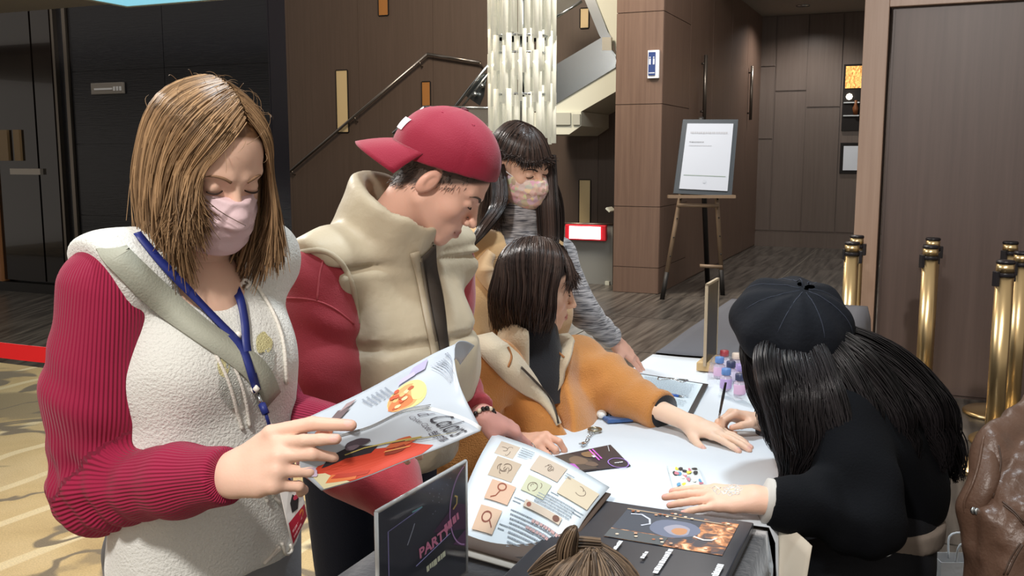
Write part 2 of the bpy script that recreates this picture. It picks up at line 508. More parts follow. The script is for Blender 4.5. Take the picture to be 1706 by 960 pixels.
# ================================================================== the building
AX = np.array([0.40, 0.9165, 0.0])     # along the corridor, away from the camera
BX = np.array([0.9165, -0.40, 0.0])    # across it, to the right
ZX = np.array([0.0, 0.0, 1.0])
RB = np.stack([BX, AX, ZX], 1)         # local (s, t, z) -> world
K0 = T(1095, 490, 0.0)
def bw(s, t, z): return K0 + BX * s + AX * t + ZX * z
def st(p):
    q = np.asarray(p) - K0; return float(q @ BX), float(q @ AX)
def s_at(px, t):                       # s of the point seen at column px on the plane t
    d = ray(px, 258); d = d / d[1]
    # CAM + d*Y on plane t:  (CAM + dY - K0).AX = t
    Y = (t + (K0 - CAM) @ AX) / (d @ AX); return float((CAM + d * Y - K0) @ BX)
def z_at(py, s, t):                    # height of the point of (s,t) seen at row py
    p = bw(s, t, 0); d = ray(853, py); return CAM[2] + d[2] / d[1] * p[1]

def wood(name, c1, c2, rough=0.45, scale=6.0, coat=0.0):
    m = mat(name, c1, rough, coat=coat); nt = m.node_tree; N = nt.nodes; L = nt.links; b = N['Principled BSDF']
    tc = N.new('ShaderNodeTexCoord'); mp = N.new('ShaderNodeMapping'); mp.inputs['Scale'].default_value = (scale * 5, scale * 5, scale * 0.18)
    L.new(tc.outputs['Object'], mp.inputs[0])
    n = N.new('ShaderNodeTexNoise'); n.inputs['Scale'].default_value = 1.0; n.inputs['Detail'].default_value = 8; n.inputs['Roughness'].default_value = 0.65
    L.new(mp.outputs[0], n.inputs['Vector'])
    cr = N.new('ShaderNodeValToRGB'); cr.color_ramp.elements[0].position = 0.3; cr.color_ramp.elements[1].position = 0.7
    cr.color_ramp.elements[0].color = (*srgb(c1), 1); cr.color_ramp.elements[1].color = (*srgb(c2), 1)
    L.new(n.outputs[0], cr.inputs[0]); L.new(cr.outputs[0], b.inputs['Base Color'])
    bp = N.new('ShaderNodeBump'); bp.inputs['Strength'].default_value = 0.08; bp.inputs['Distance'].default_value = 0.002
    L.new(n.outputs[0], bp.inputs['Height']); L.new(bp.outputs[0], b.inputs['Normal'])
    return m

M_WALL = wood('stair_wall_wood', '4c4038', '54473f', 0.5)
M_PILLAR = wood('pillar_wood', '5e4a3f', '6e594c', 0.42)
M_SIDE = M_PILLAR
M_FAR = wood('far_wall_wood', '5e524b', '685c54', 0.35)
M_PANEL = wood('partition_wood', '4c3f3b', '594b46', 0.42, 4.0)
M_FRAME = wood('frame_wood', '8d7565', '9c8575', 0.4)
M_DARKGAP = mat('dark_gap', '15110f', 0.8)
M_CEIL = mat('ceiling_paint', '9a948a', 0.85)
M_STEEL = mat('brushed_steel', 'b9bfc2', 0.22, 1.0)
M_SOFFIT = mat('stair_soffit_paint', 'c9cdc0', 0.6)
M_GLASS = mat('clear_glass', 'e8f4f2', 0.03, trans=0.92, ior=1.3, spec=0.6, alpha=0.55)
M_BLACKSTONE = mat('black_stone', '14161d', 0.25, bump=(9, 0.35, 5), stretch=(0.6, 0.6, 14))
M_BROWNGLASS = mat('smoked_door', '1d1714', 0.12, coat=0.5, var=(2.0, 0.25))
M_TRIM = mat('bronze_trim', '6f6860', 0.35, 0.9)

def sbox(name, s0, s1, t0, t1, z0, z1, m, parent=None, bev=0.0, kind=True):
    V, Fc = bevbox((s0, t0, z0), (s1, t1, z1), bev)
    o = mk(name, frame_to(K0, RB, V), Fc, m, parent, smooth=False)
    if parent is None and kind: o['kind'] = 'structure'
    return o

# ---- floors
m = mat('slab_stone', '3b3733', 0.30, spec=.35); nt = m.node_tree; N = nt.nodes; L = nt.links
tc = N.new('ShaderNodeTexCoord'); mp = N.new('ShaderNodeMapping'); mp.inputs['Scale'].default_value = (14, 0.8, 1)
L.new(tc.outputs['Object'], mp.inputs[0]); n = N.new('ShaderNodeTexNoise'); n.inputs['Scale'].default_value = 1.6; n.inputs['Detail'].default_value = 8; L.new(mp.outputs[0], n.inputs['Vector'])
cr = N.new('ShaderNodeValToRGB'); cr.color_ramp.elements[0].position = .35; cr.color_ramp.elements[1].position = .7
cr.color_ramp.elements[0].color = (*srgb('34312e'), 1); cr.color_ramp.elements[1].color = (*srgb('6a645d'), 1)
L.new(n.outputs[0], cr.inputs[0]); L.new(cr.outputs[0], N['Principled BSDF'].inputs['Base Color']); M_SLAB = m
M_JOINT = mat('pale_joint', '8d867c', 0.7)
floor = sbox('floor', -11, 9, -12, 9, -0.06, -0.008, M_JOINT)
slab_me = None
for i in range(-3, 7):
    for j in range(-6, 4):
        s0, t0 = i * 1.02, j * 1.52
        if slab_me is None:
            V, Fc = bevbox((0.008, 0.008, -0.02), (1.012, 1.512, 0.0), 0.0)
            o = mk('floor_slab', V, Fc, M_SLAB, None, smooth=False); o.parent = floor; slab_me = o.data
        else:
            o = bpy.data.objects.new('floor_slab', slab_me); COL.objects.link(o); o.parent = floor
        o.location = bw(s0, t0, 0); o.rotation_euler = (0, 0, math.atan2(BX[1], BX[0]))
o = sbox('floor_slab', -3.06, -11, -9.12, 6.08, -0.02, 0.0, M_SLAB, floor); 
o = sbox('floor_slab', -3.06, 7.14, -12, -9.12, -0.02, 0.0, M_SLAB, floor)

# carpet with woven gold pattern
m = mat('gold_carpet', 'c09a5c', 0.95, sheen=0.1); nt = m.node_tree; N = nt.nodes; L = nt.links; b = N['Principled BSDF']
tc = N.new('ShaderNodeTexCoord'); mp = N.new('ShaderNodeMapping'); mp.inputs['Rotation'].default_value = (0, 0, math.radians(24)); L.new(tc.outputs['Object'], mp.inputs[0])
def nz(scale, det, dist=0.0, src=mp):
    n = N.new('ShaderNodeTexNoise'); n.inputs['Scale'].default_value = scale; n.inputs['Detail'].default_value = det; n.inputs['Distortion'].default_value = dist
    L.new(src.outputs[0], n.inputs['Vector']); return n
def ramp(src, stops):
    r = N.new('ShaderNodeValToRGB'); e = r.color_ramp.elements
    while len(e) < len(stops): e.new(0.5)
    for q, (p, c) in zip(e, stops): q.position = p; q.color = (*srgb(c), 1)
    L.new(src, r.inputs[0]); return r
base = ramp(nz(2.2, 6, .4).outputs[0], [(.3, 'b39a6c'), (.5, 'c6ae7e'), (.7, 'd0ba8e')])
band = ramp(nz(1.15, 3, 1.2).outputs[0], [(.47, '000000'), (.485, 'ffffff'), (.515, 'ffffff'), (.53, '000000')])
blot = ramp(nz(0.9, 5, .8).outputs[0], [(.56, '000000'), (.6, 'ffffff')])
w = N.new('ShaderNodeTexWave'); w.inputs['Scale'].default_value = 0.8; w.inputs['Distortion'].default_value = 3; w.inputs['Detail'].default_value = 2; w.wave_type = 'BANDS'; L.new(mp.outputs[0], w.inputs['Vector'])
lin = ramp(w.outputs[0], [(.93, '000000'), (.97, 'ffffff')])
def mixc(a, b2, fac):
    x = N.new('ShaderNodeMix'); x.data_type = 'RGBA'; L.new(fac, x.inputs[0]); L.new(a, x.inputs[6]) if not isinstance(a, str) else None
    x.inputs[7].default_value = (*srgb(b2), 1); return x.outputs[2]
c = mixc(base.outputs[0], 'dccba2', lin.outputs[0]); c = mixc(c, '9c8a68', blot.outputs[0]); c = mixc(c, '7c705c', band.outputs[0])
fine = nz(160, 2); hs = N.new('ShaderNodeMix'); hs.data_type = 'RGBA'; hs.blend_type = 'MULTIPLY'; hs.inputs[0].default_value = .5
L.new(c, hs.inputs[6]); L.new(fine.outputs[0], hs.inputs[7]); 
gm = N.new('ShaderNodeMix'); gm.data_type = 'RGBA'; gm.blend_type = 'MULTIPLY'; gm.inputs[0].default_value = 1; L.new(hs.outputs[2], gm.inputs[6]); gm.inputs[7].default_value = (1.35, 1.35, 1.35, 1)
L.new(gm.outputs[2], b.inputs['Base Color'])
bp = N.new('ShaderNodeBump'); bp.inputs['Strength'].default_value = .4; bp.inputs['Distance'].default_value = .004; L.new(fine.outputs[0], bp.inputs['Height']); L.new(bp.outputs[0], b.inputs['Normal'])
cs, ct = st(T(40, 612, 0))
sbox('floor_carpet', -11, st((0.05, 2.4, 0))[0] - 0.0, -12, ct, 0.0, 0.012, m)

# ---- pillar and corridor
tp = -0.0
s_pl = s_at(1026, 0.0)
Lw = 0.0
for q in np.linspace(1, 12, 600):
    p = bw(0, q, 0); px = 853 + F_PX * p[0] / (p[1] * _cp + (CAM[2] - p[2]) * _sp)
    if px >= 1256: Lw = q; break
ZC = z_at(28, 0, Lw)
pil = sbox('wall_pillar', s_pl, 0.0, 0.0, 1.2, 0, 6.0, M_PILLAR)
zj = [0.0, 0.28, z_at(345, 0, 0), z_at(173, 0, 0), z_at(18, 0, 0), 6.0]
for i in range(5):
    sbox('panel', s_pl - .008, 0.008, -0.012, 0.0, zj[i] + .004, zj[i + 1] - .004, M_PILLAR, pil)
    sbox('panel', 0.0, 0.012, 0.0, 1.2, zj[i] + .004, zj[i + 1] - .004, M_SIDE, pil)
side = sbox('wall_corridor', -0.3, 0.0, 1.2, Lw, 0, 6.0, M_SIDE)
for i in range(4):
    t0 = 1.2 + (Lw - 1.2) * i / 4; t1 = 1.2 + (Lw - 1.2) * (i + 1) / 4
    sbox('panel', 0.0, 0.012, t0 + .004, t1 - .004, 0.02, ZC, M_SIDE, side)
# slim vertical pulls on the corridor wall
for px in (1158, 1236):
    for q in np.linspace(0.2, Lw, 400):
        p = bw(0, q, 0)
        if 853 + F_PX * p[0] / (p[1] * _cp + 1.48 * _sp) >= px: break
    h = thing('door_pull', bw(0.0, q, 1.6), ('bronze vertical door pull on dark corridor wall beside the standing notice easel' if px < 1200 else 'bronze vertical door pull on dark corridor wall close to the far corner'), 'door pull', 'corridor door pulls')
    za, zb = z_at(92 if px < 1200 else 110, 0, q), z_at(200, 0, q)
    MB().tube([bw(0.06, q, za), bw(0.06, q, zb)], 0.022, 10).build('bar', M_TRIM, h)
    for zz in (za - .1, zb + .1): MB().tube([bw(0.012, q, zz), bw(0.06, q, zz)], 0.012, 8).build('standoff', M_TRIM, h)
far = sbox('wall_far', 0.0, 7.0, Lw, Lw + .2, 0, 5.5, M_FAR)
sj = [0.0] + [s_at(px, Lw) for px in (1287, 1340, 1397, 1445)] + [4.2, 5.4, 7.0]
zf = [[.25, z_at(232, .5, Lw), z_at(110, .5, Lw), ZC], [.25, z_at(152, .5, Lw), ZC], [.25, z_at(180, .5, Lw), ZC], [.25, z_at(250, .5, Lw), ZC]]
for i in range(len(sj) - 1):
    zz = [0.25, ZC] if i > 3 else zf[i]
    for k in range(len(zz) - 1):
        sbox('panel', sj[i] + .012, sj[i + 1] - .012, Lw - .02, Lw, zz[k] + .012, zz[k + 1] - .012, M_FAR, far)
sbox('baseboard_far', 0.0, 7.0, Lw - .04, Lw, 0, .23, M_FAR)
cei = sbox('ceiling', 0.012, 7.0, 2.0, Lw, ZC, ZC + .1, M_CEIL)
# ceiling grille and small downlight over the corridor
g = thing('ceiling_vent', bw(1.0, 4.3, ZC - .01), 'small dark slotted air vent in pale corridor ceiling', 'vent')
MB().box((-.35, -.12, -.012), (.35, .12, 0.0), bw(1.0, 4.3, ZC), RB).build('frame', M_TRIM, g, False)
for i in range(5): MB().box((-.32, -.09 + i * .04, -.02), (.32, -.07 + i * .04, -.012), bw(1.0, 4.3, ZC), RB).build('slat', M_DARKGAP, g, False)
dl = T(1338, 9, ZC); g = thing('downlight', dl, 'round recessed downlight in pale corridor ceiling', 'lamp')
MB().lathe([(.10, -.012), (.10, 0.0), (.06, 0.0)], dl, 24).build('ring', M_STEEL, g)
MB().lathe([(.055, -.006), (.055, -.002)], dl, 20).build('bulb', mat('lamp_glow', 'fff2dd', .5, emit='fff2dd', emit_s=4), g)
lamp('corridor_downlight', 'SPOT', dl - [0, 0, .03], 130, NEUT, dl - [0, 0, 2], .05, 150, .7)
# lit display window and framed notice on the far wall
sA, sB = s_at(1400, Lw), s_at(1433, Lw); zA, zB = z_at(218, .8 * sB, Lw), z_at(108, .8 * sB, Lw); zM = zA + (zB - zA) * .64
g = thing('display_case', bw(sA, Lw, zA), 'tall recessed showcase with glowing amber picture above dark shelves on far wall', 'display case')
M_AMB = mat('amber_picture', 'd08a3c', .5, emit='e09a48', emit_s=1.2); nt = M_AMB.node_tree
n = nt.nodes.new('ShaderNodeTexNoise'); n.inputs['Scale'].default_value = 9; n.inputs['Detail'].default_value = 6
r = nt.nodes.new('ShaderNodeValToRGB'); r.color_ramp.elements[0].position = .35; r.color_ramp.elements[0].color = (*srgb('5a2408'), 1); r.color_ramp.elements[1].position = .65; r.color_ramp.elements[1].color = (*srgb('ffcf7a'), 1)
nt.links.new(n.outputs[0], r.inputs[0]); nt.links.new(r.outputs[0], nt.nodes['Principled BSDF'].inputs['Emission Color'])
sbox('case', sA, sB, Lw - .06, Lw - .02, zA, zB, M_DARKGAP, g)
sbox('amber_picture', sA + .03, sB - .03, Lw - .07, Lw - .06, zM, zB - .03, M_AMB, g)
for zz in (zA + .22, zA + .42): sbox('shelf', sA + .02, sB - .04, Lw - .08, Lw - .06, zz, zz + .018, M_STEEL, g)
MB().lathe([(.001, -.05), (.035, -.035), (.05, 0), (.035, .035), (.001, .05)], bw(sA + .1, Lw - .1, zM - .13), 16).build('lamp_globe', mat('lamp_glow', 'fff2dd'), g)
MB().lathe([(.03, 0), (.045, .1), (.02, .16), (.02, .22)], bw(sA + .2, Lw - .09, zA + .24), 16).build('vase', mat('dim_bronze', '7a4a2a', .4), g)
g = thing('framed_notice', bw(s_at(1402, Lw), Lw, z_at(288, sA, Lw)), 'small black framed white notice on far wall under the amber showcase', 'picture frame')
sC, sD, zC0, zD0 = s_at(1400, Lw), s_at(1436, Lw), z_at(289, sA, Lw), z_at(238, sA, Lw)
sbox('frame', sC, sD, Lw - .05, Lw - .02, zC0, zD0, M_DARKGAP, g); sbox('sheet', sC + .05, sD - .05, Lw - .056, Lw - .05, zC0 + .05, zD0 - .05, mat('notice_paper', 'dfe6ee', .7), g)

# ---- partition on the right with lighter frame
tP = st(T(1600, 664, 0))[1]
sF0, sF1 = s_at(1430, tP), s_at(1470, tP)
part = sbox('wall_right', sF1 + .02, sF1 + 4.0, tP, tP + .3, 0, 5, M_PANEL)
zt = z_at(10, sF1 + .2, tP)
sbox('panel', sF1 + .035, sF1 + 2.6, tP - .015, tP, 0.02, zt - .015, M_PANEL, part)
sbox('panel', sF1 + 2.61, sF1 + 4.0, tP - .015, tP, 0.02, zt - .015, M_PANEL, part)
sbox('trim_1', sF0, sF1, tP - .05, tP + .3, 0, 5, M_FRAME, bev=.004)
sbox('trim_2', sF1, sF1 + 4.0, tP - .05, tP, zt, 5, M_FRAME, bev=.004)

# ---- stair wall, stair, glass, chandelier
tS = 2.6
s455 = s_at(380, tS)
sw = sbox('wall_stair', s455, s_pl + .2, tS, tS + .2, 0, 6, M_WALL)
k = 0
edges = np.linspace(s455, s_pl + .2, 7)
for i in range(6): sbox('panel', edges[i] + .002, edges[i + 1] - .002, tS - .015, tS, 0.0, 6.0, M_WALL, sw)
M_NICHE = mat('pale_niche', 'c8b48a', .4)  # pale colour carries the light these mirror strips reflect
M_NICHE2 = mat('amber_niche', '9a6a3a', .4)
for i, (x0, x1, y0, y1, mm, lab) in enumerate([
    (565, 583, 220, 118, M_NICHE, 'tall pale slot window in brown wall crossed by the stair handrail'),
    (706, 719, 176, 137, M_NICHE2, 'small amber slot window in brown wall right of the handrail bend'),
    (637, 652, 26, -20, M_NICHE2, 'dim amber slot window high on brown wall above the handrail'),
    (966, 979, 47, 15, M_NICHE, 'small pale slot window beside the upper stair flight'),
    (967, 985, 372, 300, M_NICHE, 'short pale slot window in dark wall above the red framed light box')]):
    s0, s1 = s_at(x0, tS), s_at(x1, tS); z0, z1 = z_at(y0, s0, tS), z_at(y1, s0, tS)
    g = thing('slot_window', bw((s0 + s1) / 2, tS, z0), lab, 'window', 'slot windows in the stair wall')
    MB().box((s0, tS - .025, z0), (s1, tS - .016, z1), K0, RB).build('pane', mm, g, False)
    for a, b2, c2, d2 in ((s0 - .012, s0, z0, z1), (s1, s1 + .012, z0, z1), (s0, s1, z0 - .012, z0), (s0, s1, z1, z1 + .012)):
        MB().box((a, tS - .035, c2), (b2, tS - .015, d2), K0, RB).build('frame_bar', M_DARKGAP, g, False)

def SP(px, py, t):                    # point on the plane t seen at a pixel
    s = s_at(px, t); d = ray(px, py); Y = (t + (K0 - CAM) @ AX) / (d @ AX); return CAM + d * Y
# handrail fixed to the wall
g = thing('stair_handrail', SP(480, 288, tS - .1), 'slim dark metal handrail climbing the brown wall and levelling at its top', 'handrail')
hp = [SP(480, 288, tS - .10), SP(712, 90, tS - .10), SP(800, 104, tS - .10)]
MB().tube([hp[0], hp[1]], .022, 10).build('rail', mat('rail_steel', '8a8580', .3, .9), g)
MB().tube([hp[1], hp[2]], .022, 10).build('rail', mat('rail_steel', '8a8580'), g)
for f in (0.03, .5, .95):
    q = hp[0] + (hp[1] - hp[0]) * f; MB().tube([q - [0, 0, .02], q - [0, 0, .08] + AX * .03, q - [0, 0, .08] + AX * .10], .009, 8).build('bracket', M_TRIM, g)
q = hp[2]; MB().tube([q, q - [0, 0, .06] + AX * .03, q - [0, 0, .06] + AX * .10], .012, 8).build('bracket', M_TRIM, g)
# glass balustrade in front of the stair
tB = 1.3
g = thing('glass_balustrade', SP(655, 300, tB), 'clear glass stair balustrade with steel rail behind the red cap', 'balustrade')
ga, gb, gc, gd = SP(655, 222, tB), SP(707, 178, tB), SP(830, 180, tB), SP(830, 300, tB); ge = SP(655, 300, tB)
def plate(pts, nrmv, th):
    pts = np.array(pts); n = len(pts); V = np.concatenate([pts, pts + np.asarray(nrmv) * th])
    return V, [tuple(range(n)), tuple(range(2 * n - 1, n - 1, -1))] + [(i, i + n, (i + 1) % n + n, (i + 1) % n) for i in range(n)]
V, Fc = plate([ge, ga, gb, SP(707, 300, tB)], AX, .015); mk('pane', V, Fc, M_GLASS, g, False)
V, Fc = plate([SP(708, 300, tB), SP(708, 178, tB), SP(769, 179, tB), SP(769, 300, tB)], AX, .015); mk('pane', V, Fc, M_GLASS, g, False)
V, Fc = plate([SP(771, 300, tB), SP(771, 179, tB), gc, gd], AX, .015); mk('pane', V, Fc, M_GLASS, g, False)
MB().tube([ga, gb], .022, 8).build('rail', M_STEEL, g); MB().tube([gb, gc], .016, 8).build('rail', M_STEEL, g)
# upper rail and return bracket
g = thing('stair_guard', SP(765, 185, tB + .3), 'steel double guard rail slanting up behind the glass tube chandelier', 'guard rail')
MB().tube([SP(752, 186, tB + .3), SP(822, 98, tB + .3)], .024, 8).build('rail', M_STEEL, g)
MB().tube([SP(764, 186, tB + .3), SP(822, 112, tB + .3)], .014, 8).build('rail', M_STEEL, g)
V, Fc = plate([SP(776, 160, tB + .35), SP(800, 122, tB + .35), SP(812, 122, tB + .35), SP(806, 160, tB + .35), SP(799, 176, tB + .35)], AX, .012); mk('bracket_plate', V, Fc, M_STEEL, g, False)
for (x, y) in ((803, 143), (791, 157)): MB().lathe([(.03, -.015), (.03, .015)], SP(x, y, tB + .3), 16, AX).build('bolt', M_STEEL, g)
# stair flights on the right: steel stringer, painted soffit, landing
g = thing('staircase', SP(940, 200, tB), 'pale switchback stair flight with steel sides right of the chandelier', 'staircase')
def slabp(name, pix, t, depth, mm):
    V, Fc = plate([SP(x, y, t) for x, y in pix], AX, depth); return mk(name, V, Fc, mm, g, False)
slabp('stringer', [(905, 186), (905, 120), (1003, 62), (1026, 92), (1026, 112)], tB, .06, M_STEEL)
slabp('soffit', [(890, 196), (905, 186), (1026, 112), (1027, 152), (968, 186)], tB + .02, 1.1, M_SOFFIT)
slabp('landing', [(880, 188), (968, 186), (968, 210), (948, 224), (880, 224)], tB - .02, 1.1, M_SOFFIT)
slabp('landing_panel', [(919, 188), (950, 188), (950, 208), (919, 208)], tB - .05, .03, mat('soffit_grey', 'a9ada4', .6))
slabp('landing_panel', [(954, 190), (966, 190), (966, 208), (954, 208)], tB - .05, .03, mat('soffit_grey', 'a9ada4'))
slabp('upper_stringer', [(966, -20), (984, -20), (1012, 52), (1018, 62), (1003, 66), (998, 58)], tB + .05, .06, M_STEEL)
slabp('corner_plate', [(1003, 62), (1018, 62), (1019, 84), (1003, 84)], tB - .01, .05, mat('steel_warm', 'a8a69c', .35, .8))
slabp('corner_plate', [(1003, 84), (1019, 84), (1027, 100), (1025, 112), (1014, 106)], tB - .01, .05, M_STEEL)
slabp('upper_soffit', [(984, -20), (1030, -20), (1030, 96), (1018, 62)], tB + .08, 1.0, M_SOFFIT)
slabp('upper_glass', [(905, 40), (968, 2), (966, -20), (905, 5)], tB + .5, .02, M_GLASS)
MB().tube([SP(905, 42, tB + .5), SP(969, 2, tB + .5)], .02, 8).build('rail', M_STEEL, g)

# chandelier: three tiers of hanging glass tubes
tC = -1.6
M_TUBE = mat('frosted_tube', 'd6d4c6', .2, trans=.25, ior=1.3, spec=.7, emit='dad8c8', emit_s=.28)
M_TIP = mat('bright_bead', 'ffffff', .2, emit='fff8e0', emit_s=3)
cx = SP(869, 100, tC); g = thing('tube_chandelier', bw(*st(cx), z_at(222, *st(cx))), 'long chandelier of hanging frosted glass tubes in stacked tiers', 'chandelier')
Rch = .5 * np.linalg.norm(SP(918, 100, tC) - SP(820, 100, tC))
zz = lambda y: z_at(y, *st(cx))
tiers = [(-45, 62), (78, 122), (150, 232)]
tiers = [(66, -60), (122, 56), (176, 84), (236, 152)]
rr = random.Random(3)
for ti, (yb, yt) in enumerate(tiers):
    nt_ = 26
    for i in range(nt_):
        a = 2 * math.pi * (i + .5 * (ti % 2)) / nt_
        rad = Rch * (1.0 if i % 2 else .88)
        p = cx + rad * (math.cos(a) * BX + math.sin(a) * AX); dz = rr.uniform(-.045, .045)
        z0, z1 = zz(yb) + dz, zz(yt) + dz + rr.uniform(-.05, .03)
        r0 = .028 if i % 3 else .020
        V, Fc = tube([(p[0], p[1], z0), (p[0], p[1], z1)], r0, 8); mk('glass_tube', V, Fc, M_TUBE, g)
        if ti == 2 and i % 2: MB().lathe([(.001, -.012), (.011, 0), (.001, .012)], (p[0], p[1], zz(110) + dz * .6) - AX * (r0 + .01), 8).build('bead', M_TIP, g)
MB().lathe([(.03, zz(236)), (.03, zz(-80))], (cx[0], cx[1], 0), 12).build('stem', M_STEEL, g)
for yb, yt in tiers: MB().lathe([(Rch * .97, 0), (Rch * .97, .02), (Rch * .8, .02), (Rch * .8, 0)], (cx[0], cx[1], zz(yt) - .05), 32).build('ring', M_STEEL, g)

# ---- light box with red frame on a low grey screen, left of the pillar
tL = .5
scr = thing('glass_screen', SP(985, 485, tL), 'low grey glass screen standing left of the wooden pillar', 'screen')
V, Fc = plate([SP(900, 480, tL), SP(1020, 482, tL), SP(1021, 374, tL), SP(900, 372, tL)], AX, .03); mk('pane', V, Fc, mat('grey_glass', '7d7f7c', .15, spec=.6), scr, False)
MB().box((s_at(1012, tL), tL - .03, .0), (s_at(1019, tL), tL + .05, z_at(474, 0, tL)), K0, RB).build('foot', M_SOFFIT, scr, False)
MB().tube([SP(900, 372, tL), SP(1021, 374, tL)], .015, 8).build('rail', M_TRIM, scr)
lb = thing('light_box', SP(975, 405, tL - .1), 'glowing white light box sign with red frame below slot window', 'light box')
MB().box((s_at(942, tL - .1), tL - .1, z_at(406, 0, tL - .1)), (s_at(1011, tL - .1), tL - .04, z_at(379, 0, tL - .1)), K0, RB, bev=.01).build('frame', mat('red_frame', 'd02030', .4), lb, False)
MB().box((s_at(950, tL - .1), tL - .112, z_at(403, 0, tL - .1)), (s_at(1002, tL - .1), tL - .1, z_at(382, 0, tL - .1)), K0, RB).build('lit_panel', mat('white_led', 'ffffff', .4, emit='f4fff8', emit_s=4.5), lb, False)
sg = thing('wall_reader', SP(1018, 350, 0.2), 'small pale card reader sticking out beside the pillar', 'card reader')
MB().box((-.03, -.1, -.02), (.03, .1, .0), SP(1018, 348, .3), RB @ np.array([[.75, 0, .66], [0, 1, 0], [-.66, 0, .75]])).build('plate', M_SOFFIT, sg, False)

# ---- blue sign on the pillar
sg = thing('restroom_sign', SP(1086, 128, -.05), 'small blue wall sign with white bracket on the wooden pillar', 'sign')
M_BLUE = mat('sign_blue', '2b3f74', .35); M_WPLAS = mat('white_plastic', 'e8ecf2', .4)
s0, s1 = s_at(1076, -.05), s_at(1096, -.05); z0, z1 = z_at(130, 0, -.05), z_at(83, 0, -.05)
MB().box((s0, -.05, z0), (s1 - .01, -.013, z1), K0, RB, bev=.004).build('bracket', M_WPLAS, sg, False)
MB().box((s0 + .012, -.062, z0 + .03), (s1 - .045, -.05, z1 - .02), K0, RB).build('blue_plate', M_BLUE, sg, False)
xm = (s0 + s1) / 2 - .016
for dx in (-.02, .02):   # two little figures
    MB().lathe([(.001, -.009), (.009, 0), (.001, .009)], bw(xm + dx, -.064, z1 - .075), 10).build('figure_head', M_WPLAS, sg)
    MB().box((-.008, -.003, -.07), (.008, 0, -.012), bw(xm + dx, -.062, z1 - .075), RB).build('figure_body', M_WPLAS, sg, False)
MB().box((xm - .03, -.064, z0 + .05), (xm + .03, -.062, z0 + .058), K0, RB).build('line', M_WPLAS, sg, False)

# ---- left: dark stone wall, smoked doors
tD = -2.5
sL = s_at(455, tD)
lw = sbox('wall_left', -11.5, sL, tD, tD + .25, 0, 6, M_BLACKSTONE)
s110, s132 = s_at(104, tD), s_at(128, tD)
zzs = np.linspace(0.12, 6, 9)
for i in range(8):
    for a, b2 in ((s132 + .01, (s132 + sL) / 2), ((s132 + sL) / 2, sL)):
        sbox('panel', a + .003, b2 - .003, tD - .02, tD, zzs[i] + .003, zzs[i + 1] - .003, M_BLACKSTONE, lw)
sbox('trim_3', s110, s110 + .035, tD - .05, tD, .1, 6, M_TRIM); sbox('trim_4', s132 - .045, s132, tD - .05, tD, .1, 6, M_TRIM)
dz0 = .12
dr = sbox('door_1', s_at(2, tD), s_at(70, tD), tD - .06, tD, dz0, 4.6, M_BROWNGLASS)
sbox('door_2', s_at(73, tD), s110 - .01, tD - .06, tD, dz0, 4.6, M_BROWNGLASS)
sbox('handle', s_at(28, tD), s_at(78, tD), tD - .10, tD - .06, z_at(291, -6, tD), z_at(281, -6, tD), mat('pale_metal', 'a09a92', .4, .6), dr)  # pale bar standing for a reflection in the door, no real handle
for x in (18, 44): sbox('pull', s_at(x - 8, tD), s_at(x + (8 if x < 30 else 2), tD), tD - .09, tD - .06, z_at(268, -6, tD), z_at(216, -6, tD), mat('cream_glow', '8a7454', .5), dr)  # cream uprights, door reflections put in as solid pieces
sbox('trim_5', s_at(-12, tD), s_at(1, tD), tD - .10, tD, .1, 4, mat('amber_jamb', 'b07a50', .5))  # amber colour holds the warm reflected light along this edge
sbox('baseboard_left', -11.5, sL, tD - .12, tD, 0, .10, mat('black_plinth', '1c1a19', .3))
g = thing('exit_plate', SP(190, 155, tD - .04), 'small pale lettered plate on the black stone wall', 'sign')
MB().box((s_at(164, tD), tD - .05, z_at(157, -5, tD)), (s_at(217, tD), tD - .02, z_at(138, -5, tD)), K0, RB, bev=.006).build('plate', mat('plate_grey', '8f8a84', .5), g, False)
MB().box((s_at(170, tD), tD - .056, z_at(150, -5, tD)), (s_at(200, tD), tD - .05, z_at(147, -5, tD)), K0, RB).build('line', M_WPLAS, g, False)
for x in (203, 208, 213): MB().box((s_at(x - 1.5, tD), tD - .056, z_at(152, -5, tD)), (s_at(x + 1.5, tD), tD - .05, z_at(145, -5, tD)), K0, RB).build('letter_bar', M_WPLAS, g, False)
# lobby ceiling with blue lit panel
_p0 = P(212, 10, 8.0); ZL = float(_p0[2]) + .035; sx, tx = st(_p0)
lc = sbox('ceiling_lobby', -11.5, sL + 1.2, -9.0, tx + .05, ZL, ZL + .12, M_CEIL)
g = thing('ceiling_light_panel', (_p0[0], _p0[1], ZL), 'pale blue glowing ceiling panel above the black stone wall', 'light panel')
MB().box((0.0, -2.4, -.035), (1.7, 0.0, -.01), bw(sx, tx, ZL), RB).build('diffuser', mat('blue_panel', '9fdcec', .5, emit='8fd8ee', emit_s=.8), g, False)
for a in ((-.05, 0.0, -2.45, .05), (1.7, 1.75, -2.45, .05), (0.0, 1.7, 0, .05), (0.0, 1.7, -2.45, -2.4)):
    MB().box((a[0], a[2], -.04), (a[1], a[3], 0), bw(sx, tx, ZL), RB).build('frame_bar', M_SOFFIT, g, False)
